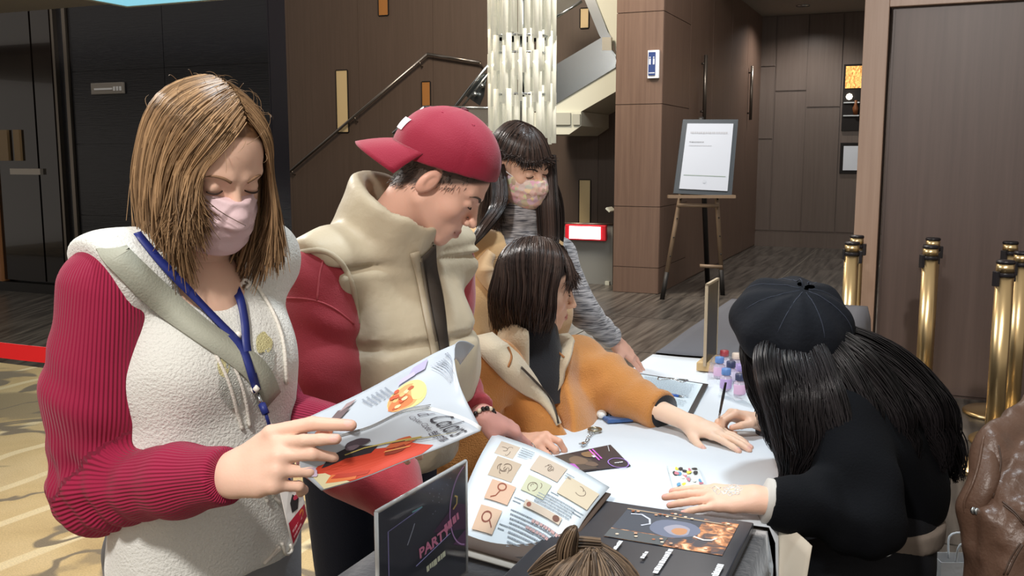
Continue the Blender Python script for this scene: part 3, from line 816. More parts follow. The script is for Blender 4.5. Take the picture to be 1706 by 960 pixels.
# ================================================================== printed sheets
def g_rect(u0, v0, u1, v1, n=1, m=1):
    V = [(u0 + (u1 - u0) * i / n, v0 + (v1 - v0) * j / m) for i in range(n + 1) for j in range(m + 1)]
    Fc = [(i * (m + 1) + j, (i + 1) * (m + 1) + j, (i + 1) * (m + 1) + j + 1, i * (m + 1) + j + 1) for i in range(n) for j in range(m)]
    return np.array(V), Fc
def g_ell(cu, cv, ru, rv, n=24, rings=2, wob=0.0, seed=0):
    r = random.Random(seed); ph = [r.uniform(0, 6.28) for _ in range(3)]
    V = [(cu, cv)]; Fc = []
    for k in range(1, rings + 1):
        for i in range(n):
            a = 2 * math.pi * i / n; q = 1 + wob * (math.sin(2 * a + ph[0]) + .6 * math.sin(3 * a + ph[1]) + .4 * math.sin(5 * a + ph[2]))
            V.append((cu + ru * q * k / rings * math.cos(a), cv + rv * q * k / rings * math.sin(a)))
    for i in range(n): Fc.append((0, 1 + i, 1 + (i + 1) % n))
    for k in range(rings - 1):
        for i in range(n):
            a, b = 1 + k * n + i, 1 + k * n + (i + 1) % n; Fc.append((a, a + n, b + n, b))
    return np.array(V), Fc
def g_ring(cu, cv, ru, rv, w, n=32, a0=0, a1=2 * math.pi):
    V = []; Fc = []
    for i in range(n + 1):
        a = a0 + (a1 - a0) * i / n
        for k in (-.5, .5): V.append((cu + (ru + k * w) * math.cos(a), cv + (rv + k * w) * math.sin(a)))
    for i in range(n): Fc.append((2 * i, 2 * i + 1, 2 * i + 3, 2 * i + 2))
    return np.array(V), Fc
def g_line(pts, w):
    p = np.asarray(pts, float); t = np.gradient(p, axis=0); t /= np.linalg.norm(t, axis=1, keepdims=True) + 1e-9
    nn = np.stack([-t[:, 1], t[:, 0]], 1) * w / 2; V = np.empty((2 * len(p), 2)); V[0::2] = p - nn; V[1::2] = p + nn
    return V, [(2 * i, 2 * i + 1, 2 * i + 3, 2 * i + 2) for i in range(len(p) - 1)]
def g_poly(pts, cuts=5):
    bm = bmesh.new(); f = bm.faces.new([bm.verts.new((p[0], p[1], 0)) for p in pts]); bmesh.ops.triangulate(bm, faces=[f])
    bmesh.ops.subdivide_edges(bm, edges=bm.edges[:], cuts=cuts, use_grid_fill=True); bmesh.ops.recalc_face_normals(bm, faces=bm.faces[:]); bm.verts.index_update()
    V = np.array([v.co[:2] for v in bm.verts]); Fc = [tuple(v.index for v in q.verts) for q in bm.faces]; bm.free(); return V, Fc
def g_text(s, u, v, size, ang=0.0, su=1.0, sv=1.0, bold=0.0, shear=0.0, align='LEFT'):
    V, Fc = text2d(s, size, align, bold)
    if not len(V): return np.zeros((0, 2)), []
    x, y = V[:, 0] + shear * V[:, 1], V[:, 1]; c, q = math.cos(ang), math.sin(ang)
    return np.stack([u + su * (c * x - q * y), v + sv * (q * x + c * y)], 1), Fc
def g_scrib(u, v, w, h, n, seed=0, ang=0.0):
    """a line of tiny unreadable print: short dashes"""
    r = random.Random(seed); V = []; Fc = []; x = 0.0; c, q = math.cos(ang), math.sin(ang)
    while x < w:
        l = r.uniform(.5, 1.3) * w / n; yy = r.uniform(0, .25) * h
        for a, b in ((x, yy), (x + l * .8, yy), (x + l * .8, h), (x, h)): V.append((u + c * a - q * b, v + q * a + c * b))
        k = len(V) - 4; Fc.append((k, k + 1, k + 2, k + 3)); x += l
    return np.array(V), Fc
def printed(name, parent, fn, items, off=0.0006):
    """items: (geometry2d, material). One mesh laid on the sheet fn(u,v)."""
    mats_ = []; Vs = []; Fs = []; fm = []; n = 0; lay = {}
    e = 1e-3
    for i, (gq, mm) in enumerate(items):
        V2, F2 = gq
        if not len(V2): continue
        if mm not in mats_: mats_.append(mm)
        W = []
        for u, v in V2:
            p = np.asarray(fn(u, v)); a = np.asarray(fn(u + e, v)) - p; b = np.asarray(fn(u, v + e)) - p
            W.append(p + nrm(np.cross(a, b)) * (off + 0.00012 * (i % 40)))
        Vs.append(np.array(W)); Fs += [tuple(k + n for k in q) for q in F2]; fm += [mats_.index(mm)] * len(F2); n += len(W)
    return mk(name, np.concatenate(Vs), Fs, None, parent, False, mats=mats_, fmat=fm)
def ink(h, rough=.55): return mat('ink_' + h, h, rough)
def quad(a, b, c, d):     # bilinear: (0,0)=a (1,0)=b (1,1)=c (0,1)=d
    a, b, c, d = map(np.asarray, (a, b, c, d))
    return lambda u, v: (1 - u) * (1 - v) * a + u * (1 - v) * b + u * v * c + (1 - u) * v * d

# ================================================================== tables
R0 = T(1279, 884, .74)
def tb(s, t, z): return R0 + BX * s + AX * t + ZX * (z - .74)
M_CLOTH = mat('white_cloth', 'd6dee6', .8, bump=(7, .8, 6)); M_BLKCLOTH = mat('black_velvet', '171a22', .9, sheen=.5, bump=(60, .5))
M_GREYCLOTH = mat('grey_cloth', '5a5c63', .85, bump=(20, .2)); M_TBL = mat('table_laminate', '4a4038', .5); M_CHROME = mat('table_leg_metal', '8f9194', .3, .9)
W_T = .66
def table(name, t0, t1, label):
    g = thing(name, tb(-W_T / 2, (t0 + t1) / 2, 0), label, 'table')
    MB().box((-W_T + .01, t0 + .01, .70 - .74), (-.01, t1 - .01, .732 - .74), R0, RB, bev=.006).build('tabletop', M_TBL, g, False)
    for s in (-W_T + .07, -.07):
        for t in (t0 + .1, t1 - .1):
            MB().tube([tb(s, t, 0.0), tb(s, t, .70)], .014, 10).build('leg', M_CHROME, g)
    return g
def cloth(name, t0, t1, zt, drop, m, label, sides='lrnf', wob=.008, nseg=20):
    """tablecloth: top plus hanging sides; l r = long sides, n f = near and far end"""
    s0, s1 = -W_T, 0.0; A = []
    dl = drop if 'l' in sides else 0; dr = drop if 'r' in sides else 0; dn = drop if 'n' in sides else 0; df = drop if 'f' in sides else 0
    us = sorted(set(np.round(np.concatenate([np.linspace(s0 - dl, s0, 9 if dl else 1), np.linspace(s0, s1, 15), np.linspace(s1, s1 + dr, 9 if dr else 1)]), 5)))
    vs = sorted(set(np.round(np.concatenate([np.linspace(t0 - dn, t0, 9 if dn else 1), np.linspace(t0, t1, nseg), np.linspace(t1, t1 + df, 9 if df else 1)]), 5)))
    V = []
    for u in us:
        for v in vs:
            eu = max(0, s0 - u) + max(0, u - s1); ev = max(0, t0 - v) + max(0, v - t1); e = max(eu, ev)
            cu, cv = min(max(u, s0), s1), min(max(v, t0), t1)
            ou = (.012 + .1 * e * .3 + wob * math.sin(v * 21 + u) * min(1, e * 8)) * np.sign(u - cu) if u != cu else 0
            ov = (.012 + .1 * e * .3 + wob * math.sin(u * 23 + v) * min(1, e * 8)) * np.sign(v - cv) if v != cv else 0
            z = zt - e + (.0015 * math.sin(u * 17 + v * 9) * (1 if e == 0 else 0))
            V.append(tb(cu + ou, cv + ov, z))
    nv = len(vs); Fc = [(i * nv + j, (i + 1) * nv + j, (i + 1) * nv + j + 1, i * nv + j + 1) for i in range(len(us) - 1) for j in range(nv - 1)]
    o = mk(name, V, Fc, m); tag(o, label, 'tablecloth'); 
    md = o.modifiers.new('solid', 'SOLIDIFY'); md.thickness = .002; md.offset = 1
    return o
table('folding_table', .015, 1.56, 'folding table under the bright white cloth where the arm is painted')
table('folding_table', -.80, -.015, 'folding table under the black velvet cloth carrying the catalogues')
table('folding_table', 1.60, 3.1, 'folding table under the dark grey cloth at the far end')
cloth('tablecloth', .015, 1.56, .740, .24, M_CLOTH, 'bright white cloth spread over the middle table', 'lr')
cloth('tablecloth', -.80, -.012, .742, .55, M_BLKCLOTH, 'black velvet cloth under the portfolio and open catalogue', 'lrn')
cloth('tablecloth', 1.60, 3.1, .740, .5, M_GREYCLOTH, 'dark grey cloth on the table behind the wooden sign stand', 'lrf')
# turned-out corner of the white cloth at the artist's side
V, Fc = patch(lambda u, v: tb(.016 + .07 * u * (1 - .3 * v), .03 - .05 * u + .02 * (1 - v), .742 - .02 * u * u - v * (.16 + .05 * u)), 8, 8, .002)
o = mk('cloth_corner', V, Fc, mat('cream_cloth', 'd8cfbe', .8)); tag(o, 'cream cloth corner hanging off the table end beside the black cloth', 'cloth')

# ------------------------------------------------ portfolio book on the black cloth
pf = thing('portfolio_book', tb(-.19, -.26, .744), 'dark grey portfolio book with fiery face picture and white lettering', 'book')
MB().box((-.375, -.50, .0055), (-.022, -.035, .026), R0, RB, bev=.003).build('cover', mat('portfolio_cover', '2c2f36', .30, var=(30, .12)), pf, False)
MB().box((-.37, -.495, .007), (-.028, -.04, .023), R0 + np.array([0, 0, -.0]), RB).build('pages', mat('black_pages', '1b1b1d', .8), pf, False)
fnp = lambda u, v: tb(-.022 - .353 * (1 - u), -.50 + .465 * v, .7665)
M_FIRE = mat('fiery_print', '3a2c26', .4); nt = M_FIRE.node_tree; N = nt.nodes; L = nt.links
tc = N.new('ShaderNodeTexCoord'); n = N.new('ShaderNodeTexNoise'); n.inputs['Scale'].default_value = 38; n.inputs['Detail'].default_value = 8; n.inputs['Distortion'].default_value = 1.0
L.new(tc.outputs['Object'], n.inputs['Vector']); r = N.new('ShaderNodeValToRGB'); e = r.color_ramp.elements; e.new(.5); e.new(.6)
for q, (p, c) in zip(e, [(.38, '3d3c44'), (.48, '8a5a3c'), (.56, 'd08a58'), (.68, 'f2d0a8')]): q.position = p; q.color = (*srgb(c), 1)
L.new(n.outputs[0], r.inputs[0]); L.new(r.outputs[0], N['Principled BSDF'].inputs['Base Color'])
its = [(g_rect(.30, .60, .93, .95), M_FIRE), (g_rect(.30, .70, .74, .95), ink('454a54')), (g_ell(.62, .79, .13, .10, 24, 2, .06, 4), ink('6d7488')), (g_ell(.64, .78, .075, .055, 20, 2, .08, 5), ink('9c9aa8')),
       (g_ell(.655, .77, .045, .035, 20, 2, .08, 6), ink('c08a62')), (g_line([(.34, .88), (.40, .89), (.46, .85), (.48, .80), (.44, .77)], .012), ink('c8ccd8')),
       (g_line([(.74, .74), (.80, .72), (.84, .73), (.86, .76)], .012), ink('e0dcd8')), (g_rect(.30, .60, .62, .69), ink('565a5c')), (g_line([(.3, .93), (.5, .925), (.9, .915)], .012), ink('a8937c'))]
for i in range(26):
    rr = random.Random(i + 40); its.append((g_ell(rr.uniform(.32, .9), rr.choice([rr.uniform(.61, .67), rr.uniform(.9, .94)]), .01, .008, 8, 1), ink(rr.choice(['d0a080', 'a86848', 'e8d0b8']))))
wht = ink('e8ecf0')
for (u, v, s_, t_) in ((.93, .50, .058, 'Asian Color'), (.66, .56, .050, '亞洲色彩藝術'), (.56, .50, .036, '彩繪'), (.40, .56, .036, 'Asia Colors Art')):
    its.append((g_scrib(u, v, len(t_) * s_ * (.42 if t_.isascii() else .78), s_ * .62, len(t_) * 1.6, len(t_), -math.pi / 2), wht))
printed('cover_print', pf, fnp, its)

# ------------------------------------------------ open catalogue with lifted page
cg = thing('jewellery_catalogue', tb(-.48, -.28, .744), 'open catalogue with lifted white page of small jewellery photos', 'catalogue')
c00, c10, c11, c01 = P(742, 910, 1.72), P(912, 972, 1.61), P(1016, 812, 1.96), P(822, 722, 2.10)
MB().box((-.12, -.15, 0), (.12, .15, .016), T(850, 880, .7455) + np.array([0, 0, 0]), np.stack([nrm([.86, -.50, 0]), nrm([.50, .86, 0]), ZX], 1), bev=.003).build('page_block', mat('dark_album_pages', '2c2420', .7, bump=(200, .3)), cg, False)
def fcat(u, v):
    p = quad(c00, c10, c11, c01)(u, v); return p + np.array([0, 0, .022 * math.sin(math.pi * v) * (1 - .3 * u) + .012 * math.sin(math.pi * u) - .03 * max(0, u - .8) * 5 * (1 - v) * max(0, .5 - v) * 2])
V, Fc = patch(fcat, 18, 18, .0008); pg = mk('lifted_page', V, Fc, mat('coated_paper', 'd3dde4', .45, alpha=1), cg)
def fcat2(u, v):
    p = quad(c00, c10, c11, c01)(u * 1.04 - .01, v * .97 - .02); p[2] = .7745 + (p[2] - .7745) * .35; return p
V, Fc = patch(fcat2, 10, 10, .003); mk('under_page', V, Fc, mat('brown_page', '5a4a40', .6), cg)
V, Fc = patch(lambda u, v: fcat2(u, v) + np.array([-.012, -.012, -.007]), 10, 10, .003); mk('under_page', V, Fc, mat('cream_page', 'c8c2b8', .6), cg)
skin_a, skin_b = ink('c4b4a2'), ink('b9a792')
its = []
def photo(u0, v0, u1, v1, c, lines, seed):
    its.append((g_rect(u0, v0, u1, v1, 3, 3), c)); r = random.Random(seed); cu, cv = (u0 + u1) / 2, (v0 + v1) / 2
    for k in range(lines):
        a = r.uniform(0, 6.28); its.append((g_ring(cu + r.uniform(-.03, .03), cv + r.uniform(-.03, .03), r.uniform(.015, .04), r.uniform(.015, .05), .005, 14, a, a + r.uniform(1.5, 4)), ink('6b5a4c')))
photo(.10, .76, .27, .93, skin_a, 3, 1); photo(.14, .53, .36, .74, skin_b, 7, 2); photo(.44, .72, .68, .92, skin_a, 4, 3); photo(.46, .50, .66, .66, ink('bfc0a4'), 4, 4)
photo(.72, .62, .98, .84, ink('cdbfa6'), 2, 5); photo(.20, .34, .42, .50, ink('c9a890'), 0, 6); photo(.20, .12, .40, .29, ink('c6aa92'), 0, 7)
its += [(g_ring(.31, .46, .035, .03, .012, 20), ink('8a4a34')), (g_line([(.31, .43), (.29, .38), (.25, .36)], .010), ink('8a4a34')), (g_ring(.29, .22, .04, .035, .012, 20), ink('7a4434')), (g_line([(.33, .2), (.37, .16)], .010), ink('7a4434')),
        (g_rect(.54, .38, .86, .44, 3, 1), skin_a), (g_ell(.58, .41, .02, .02, 10, 1), ink('8a4a34')), (g_ell(.82, .41, .028, .026, 10, 1), ink('6b4434'))]
for i, (u, v, w) in enumerate([(.29, .90, .1), (.29, .87, .11), (.29, .84, .1), (.29, .81, .08), (.70, .84, .06), (.70, .81, .05), (.68, .60, .06), (.44, .42, .09), (.44, .39, .07), (.42, .2, .08), (.42, .17, .06), (.9, .56, .08), (.9, .53, .07)]):
    its.append((g_scrib(u, v, w, .012, 8, i), ink('7d8790')))
for i in range(9): its.append((g_scrib(.46 + .012 * i, .32 - .03 * i, .42 - .012 * i, .012, 26, 60 + i), ink('7a848e')))
for i in range(5): its.append((g_scrib(.60, .56 - .025 * i, .30, .011, 22, 90 + i), ink('838d96')))
its.append((g_scrib(.66, .30, .26, .026, 8, 120), ink('c09a98'))); its.append((g_scrib(.64, .24, .2, .022, 8, 121), ink('c09a98')))
printed('page_print', cg, fcat, its, .0004)

# ------------------------------------------------ acrylic sign
ac = thing('acrylic_sign_stand', tb(*[0, 0, 0][:2], .744) if False else (P(627, 873, 1.378) + P(776, 781, 1.62)) / 2 * [1, 1, 0] + [0, 0, .745], 'clear acrylic table sign with navy and purple leaflet', 'sign stand')
aL, aR = P(627, 873, 1.378), P(776, 781, 1.62); zt_ = .95; aL[2] = zt_; aR[2] = zt_ ; zb_ = .747
ux = nrm(aR - aL); nn = nrm(np.cross(ux, ZX)); nn = nn if nn[1] < 0 else -nn
bL, bR = aL * [1, 1, 0] + [0, 0, zb_], aR * [1, 1, 0] + [0, 0, zb_]
M_ACR = mat('acrylic', 'e6ebee', .04, trans=.95, ior=1.3, alpha=.22)
M_ACRE = mat('acrylic_edge', 'd9dcdc', .2, spec=.6)
def fsg(off): return lambda u, v: quad(bL, bR, aR, aL)(u, v) + nn * off
V, Fc = patch(fsg(.004), 2, 2, .0025); mk('front_sheet', V, Fc, M_ACR, ac, False)
V, Fc = patch(fsg(-.002), 2, 2, .0025); mk('back_sheet', V, Fc, M_ACR, ac, False)
V, Fc = patch(lambda u, v: fsg(.0005)(.012 + .976 * u, .012 + .976 * v), 2, 2, .0008); mk('leaflet', V, Fc, mat('leaflet_navy', '232838', .35), ac, False)
for a, b in ((aL, aR), (aL, bL), (aR, bR)): MB().tube([a, b], .0034, 6).build('edge', M_ACRE, ac)
MB().add(*patch(lambda u, v: bL + (bR - bL) * u - nn * .07 * v, 2, 2, -.003)).build('foot', M_ACR, ac, False)
its = [(g_poly([(.58, .56), (.86, .69), (.98, .62), (.98, .40)]), ink('4c2c4e')), (g_poly([(.82, .34), (.98, .40), (.98, .24)]), ink('5a3660')),
       (g_line([(.10, .02), (.10, .80), (.45, .83)], .008), ink('a6a2e0')), (g_line([(.35, .84), (.46, .835)], .012), ink('7cc0c8')),
       (g_ring(1.02, .62, .24, .36, .010, 40, math.pi * .58, math.pi * 1.42), ink('c49ad8')), (g_line([(.84, .76), (.87, .74), (.865, .68), (.82, .65)], .014), ink('d8c070')),
       (g_text('PARTY', .42, .42, .12, .10, 1, 1.0, .004), ink('e08ab0')), (g_scrib(.72, .49, .17, .075, 3, 7, .20), ink('e08ab0')), (g_line([(.38, .38), (.78, .46)], .008), ink('b0b0f0')),
       (g_scrib(.50, .26, .20, .055, 5, 9, .12), ink('dfe6cf')), (g_line([(.29, .60), (.35, .70), (.37, .74)], .008), ink('b0b8c8'))]
for i in range(14):
    rr = random.Random(i); its.append((g_ell(rr.uniform(.5, .8), rr.uniform(.70, .95), .004, .005, 6, 1), ink('8d94a8')))
printed('leaflet_print', ac, fsg(.0005), its, .0014)

# ------------------------------------------------ small things on the white cloth
def flat(name, pix, z, th, m, label, cat, its=None, prname='print'):
    q = [T(x, y, z) for x, y in pix]; c = sum(q) / 4
    g = thing(name, (c[0], c[1], z - th), label, cat); fn = quad(*q)
    V, Fc = patch(fn, 3, 3, th); 
    mk('sheet', V, Fc, m, g, False)
    if its: printed(prname, g, fn, its)
    return g, fn
ZT = .745
its = [(g_poly([(.02, .04), (.42, .04), (.5, .5), (.3, .96), (.02, .96)]), ink('4b4038')), (g_ell(.30, .55, .12, .25, 18, 2, .1, 3), ink('7a6450')), (g_ell(.55, .75, .1, .16, 16, 2, .1, 4), ink('8a6a48')), (g_ell(.42, .28, .10, .12, 14, 2, .1, 5), ink('6c584a')),
       (g_line([(.63, .95), (.60, .40)], .025), ink('e070d8')), (g_line([(.68, .95), (.66, .45)], .025), ink('c860c8')), (g_ring(.84, .16, .16, .22, .014, 30), ink('b48af0')), (g_scrib(.78, .15, .12, .04, 4, 3), wht), (g_scrib(.56, .55, .05, .10, 2, 4), wht),
       (g_poly([(.02, .1), (.14, .1), (.18, .4), (.05, .5)]), ink('b060b8')), (g_line([(.94, .95), (.88, .7)], .008), wht)]
flat('leaflet_card', [(957, 787), (1051, 776), (1017, 741), (914, 762)], ZT + .0015, .001, mat('leaflet_black', '22222c', .35), 'dark glossy leaflet with pink stripes under the seated woman\'s hand', 'leaflet', its)
its = [(g_rect(.03, .03, .97, .97), ink('d4dcdc'))]
for i in range(26):
    rr = random.Random(i + 5); its.append((g_ell(rr.uniform(.1, .9), rr.uniform(.1, .9), rr.uniform(.04, .09), rr.uniform(.05, .1), 9, 1, .15, i), ink(rr.choice(['f2f4ee', 'e8d84a', '5a98c0', 'c87a8a', '2c2c30', 'b0a0a8', 'f0ece0', '6aa8b0']))))
flat('sticker_sheet', [(1123, 821), (1176, 808), (1164, 779), (1111, 776)], ZT + .0015, .001, mat('sticker_backing', 'c8d4d8', .3), 'small clear sheet of colourful stickers beside the silver painted hand', 'sticker sheet', its)
cb, fcb = flat('clipboard', [(1040, 672), (1152, 694), (1180, 640), (1066, 622)], ZT + .004, .004, mat('clipboard_black', '15171b', .4), 'black clipboard holding a printed form under steel clip', 'clipboard')
fpp = lambda u, v: fcb(.03 + .90 * u, .02 + .94 * v) + np.array([0, 0, .0012]); V, Fc = patch(fpp, 3, 3, .0008); fo = mk('form', V, Fc, mat('form_paper', 'd6e6f0', .6), cb, False)
its = [(g_scrib(.08, .92 - .045 * i, .8, .014, 20, i), ink('8fa2b4')) for i in range(11)] + [(g_line([(.06, .96 - .045 * i), (.95, .96 - .045 * i)], .004), ink('a4b6c6')) for i in range(12)] + [(g_scrib(.5, .34 - .05 * i, .4, .014, 10, 40 + i), ink('a8bac8')) for i in range(4)]
printed('form_print', cb, fpp, its)
q0, q1 = T(1097, 629, .75), T(1146, 634, .75)
MB().tube(spline([q0, q0 + (q1 - q0) * .1 - AX * .035, q0 + (q1 - q0) * .42 - AX * .012, q0 + (q1 - q0) * .58 - AX * .012, q0 + (q1 - q0) * .9 - AX * .035, q1], 24), .0028, 6).build('clip', M_STEEL, cb)
MB().tube([q0, q1], .0035, 6).build('clip_bar', M_STEEL, cb)
pn = thing('ballpoint_pen', T(1118, 657, .752), 'blue ballpoint pen lying across the clipboard form', 'pen')
pa, pb = T(1098, 654, .7535), T(1140, 662, .7535); MB().tube([pa, pa + (pb - pa) * .8], .004, 8).build('barrel', mat('pen_blue', '2c58a8', .3), pn)
MB().tube([pa + (pb - pa) * .8, pb], [.004, .001], 8).build('tip', M_STEEL, pn); MB().tube([pa + [0, 0, .006], pa + (pb - pa) * .3 + [0, 0, .006]], .0012, 6).build('clip', M_STEEL, pn)
# phone
ph = thing('mobile_phone', T(1028, 699, ZT), 'blue cased phone lying by the orange sleeve', 'phone')
Rp = np.stack([nrm([.97, .24, 0]), nrm([-.24, .97, 0]), ZX], 1)
MB().box((-.038, -.03, 0), (.038, .03, .009), T(1028, 700, ZT), Rp, bev=.003).build('case', mat('phone_blue', '3d5f95', .35), ph, False)
MB().box((-.034, -.026, .009), (.034, .026, .0098), T(1028, 700, ZT), Rp).build('back_plate', mat('phone_blue_glass', '587cb2', .2), ph, False)
for dx in (-.024, -.012): MB().lathe([(.004, 0), (.004, .002)], T(1028, 700, ZT) + Rp @ np.array([dx, .016, .0098]), 10).build('camera_lens', M_DARKGAP, ph)
# white charm with ring and chain
ch = thing('bag_charm', T(990, 716, ZT), 'white fluffy bag charm with metal ring and short chain on white cloth', 'charm')
gq = Grid(T(998, 696, ZT) - [.04, .05, .01], T(998, 696, ZT) + [.04, .05, .04], .0035); c = T(999, 694, ZT)
gq.un(ell(c + [0, .012, .012], (.017, .03, .013)), .01).un(ell(c + [.004, -.018, .010], (.015, .018, .011)), .01); V, Fc = gq.mesh(); mk('pompom', V, Fc, mat('white_fleece', 'e6eae8', .95, bump=(250, .8)), ch)
c = T(991, 717, ZT + .004); MB().tube([c + [.016 * math.cos(a), .016 * math.sin(a), .002] for a in np.linspace(0, 2 * math.pi, 24)[:-1]], .004, 8, closed=True).build('ring', mat('antique_brass', 'a49b86', .3, .9), ch)
pth = spline([T(988, 722, ZT + .003), T(981, 728, ZT + .003), T(978, 735, ZT + .003), T(972, 739, ZT + .003)], 9)
for i in range(9): MB().tube([pth[i] + [.005 * math.cos(a), .004 * math.sin(a), .001 * (i % 2)] for a in np.linspace(0, 2 * math.pi, 10)[:-1]], .0012, 5, closed=True).build('chain_link', M_STEEL, ch)
c = T(972, 741, ZT + .004); MB().add(np.array([c + [(.012 if k % 2 else .005) * math.cos(a), (.012 if k % 2 else .005) * math.sin(a), z] for z in (0, .004) for k, a in enumerate(np.linspace(0, 2 * math.pi, 11)[:-1])]), [tuple(range(9, -1, -1)), tuple(range(10, 20))] + [(k, (k + 1) % 10, 10 + (k + 1) % 10, 10 + k) for k in range(10)]).build('star_pendant', M_STEEL, ch, False)
# bottles
M_BGL = mat('bottle_clear', 'd8cfe2', .15, trans=.35, ior=1.3); M_CAPS = [mat('cap_blue', '5f86c0', .35), mat('cap_navy', '39405e', .35), mat('cap_sky', '4a9ad0', .35), mat('cap_lilac', '9a8cc0', .35), mat('cap_red', 'a8434a', .35), mat('cap_cream', 'e4d2c2', .35), mat('cap_green', 'a7b894', .35)]
names = ['blue', 'navy', 'sky blue', 'lilac', 'red', 'cream', 'pale green']
M_LABS = [mat('label_pink', 'd9b4d4', .5), mat('label_white', 'e4e0ee', .5), mat('label_lilac', 'b9a4d6', .5)]
spots = [(1198, 629, 0), (1217, 637, 1), (1235, 643, 3), (1252, 652, 2), (1206, 617, 4), (1226, 622, 5), (1245, 629, 6), (1262, 637, 3), (1209, 650, 0), (1232, 660, 1)]
for i, (x, y, c) in enumerate(spots):
    q = T(x, y, ZT); big = i < 8
    g = thing('paint_bottle', q, ['small bottle with %s cap nearest the wooden sign stand', 'small bottle with %s cap and white label beside the blue capped one', 'small bottle with %s cap in the middle of the bottle cluster', 'small bottle with %s cap on the artist side of the cluster', 'small bottle with %s cap at the back of the bottle cluster', 'small bottle with %s cap at the back of the bottle cluster', 'small bottle with %s cap at the back of the bottle cluster', 'small bottle with %s cap under the artist\'s hair', 'small bottle with %s cap closest to the clipboard edge', 'small bottle with %s cap closest to the brush handle'][i] % names[c], 'bottle', 'small paint bottles at the artist\'s elbow')
    h = .042
    MB().lathe([(.0170, 0), (.0180, .003), (.0180, h), (.010, h + .006), (.009, h + .009)], q, 16).build('body', M_BGL, g)
    MB().lathe([(.0184, .008), (.0187, .009), (.0187, h - .005), (.0184, h - .004)], q, 16).build('label_band', M_LABS[i % 3], g)
    MB().lathe([(.0145, h + .008), (.0150, h + .009), (.0150, h + .026), (.013, h + .028)], q, 16).build('cap', M_CAPS[c], g)
# clear bag round the bottles
M_FILM = mat('clear_film', 'eef2f8', .12, trans=.9, ior=1.15, alpha=.30, bump=(40, .8, 3))
q = T(1226, 640, ZT)
def fbag(u, v):
    a = u * 2 * math.pi; r = 1 + .05 * math.sin(5 * a + 3 * v) ; return q + np.array([.085 * r * math.cos(a), .10 * r * math.sin(a) + .01, .004 + .068 * v + .006 * math.sin(4 * a)])
V, Fc = patch(fbag, 40, 6); o = mk('plastic_bag', V, Fc, M_FILM); tag(o, 'clear crinkled plastic bag standing open around the paint bottles', 'bag')
qs = [T(1196, 660, ZT), T(1284, 690, ZT), T(1262, 640, ZT), T(1204, 634, ZT)]
def fcr(u, v):
    p = quad(qs[0], qs[1], qs[2], qs[3])(u, v); p[2] = ZT + .003 + .010 * abs(math.sin(9 * u + 4 * v) * math.sin(7 * v + 3 * u)) + .004 * math.sin(23 * u * v + 3); return p
V, Fc = patch(fcr, 26, 22); o = mk('plastic_wrap', V, Fc, mat('crumpled_wrap', 'dce8ec', .18, alpha=.55, spec=.7)); tag(o, 'crumpled clear wrap lying flat beside the brush hand', 'plastic wrap')

# wooden sign stand with dark board
ws = thing('wooden_sign_stand', T(1184, 612, ZT), 'narrow dark menu board slotted in small wooden block stand', 'sign stand')
b0 = T(1183, 612, ZT); Rw = np.stack([AX, -BX, ZX], 1)
MB().box((-.075, -.032, 0), (.075, .032, .03), b0, Rw, bev=.003).build('base', mat('pine_block', 'c6a878', .6, var=(40, .1)), ws, False)
ba, bb = P(1176, 608, b0[1] - .05), P(1201, 596, b0[1] + .14)
hA = 0.27; V, Fc = bevbox((-.09, -.003, .022), (.09, .003, .30), .001)
mk('board', frame_to(b0, Rw, V), Fc, mat('menu_board', '33302e', .35), ws, False)
for x0, x1, z0, z1 in ((-.094, -.088, .022, .305), (.088, .094, .022, .305), (-.094, .094, .298, .305)):
    MB().box((x0, -.005, z0), (x1, .005, z1), b0, Rw).build('edge_strip', mat('pale_wood_edge', 'b3a288', .6), ws, False)
fwb = lambda u, v: b0 + Rw @ np.array([-.09 + .18 * u, .0032, .022 + .278 * v])
printed('board_print', ws, lambda u, v: fwb(1 - u, v), [(g_scrib(.15, .9, .5, .02, 5, 1), ink('8a867e')), (g_scrib(.35, .70, .4, .03, 4, 2), ink('b0aaa0')), (g_scrib(.35, .64, .4, .03, 4, 3), ink('8a867e')), (g_ell(.3, .55, .04, .02, 8, 1), ink('9a948a')), (g_ell(.55, .4, .04, .02, 8, 1), ink('9a948a')), (g_scrib(.3, .25, .4, .015, 6, 4), ink('8a867e')), (g_scrib(.3, .2, .4, .015, 6, 5), ink('8a867e'))], .0008)

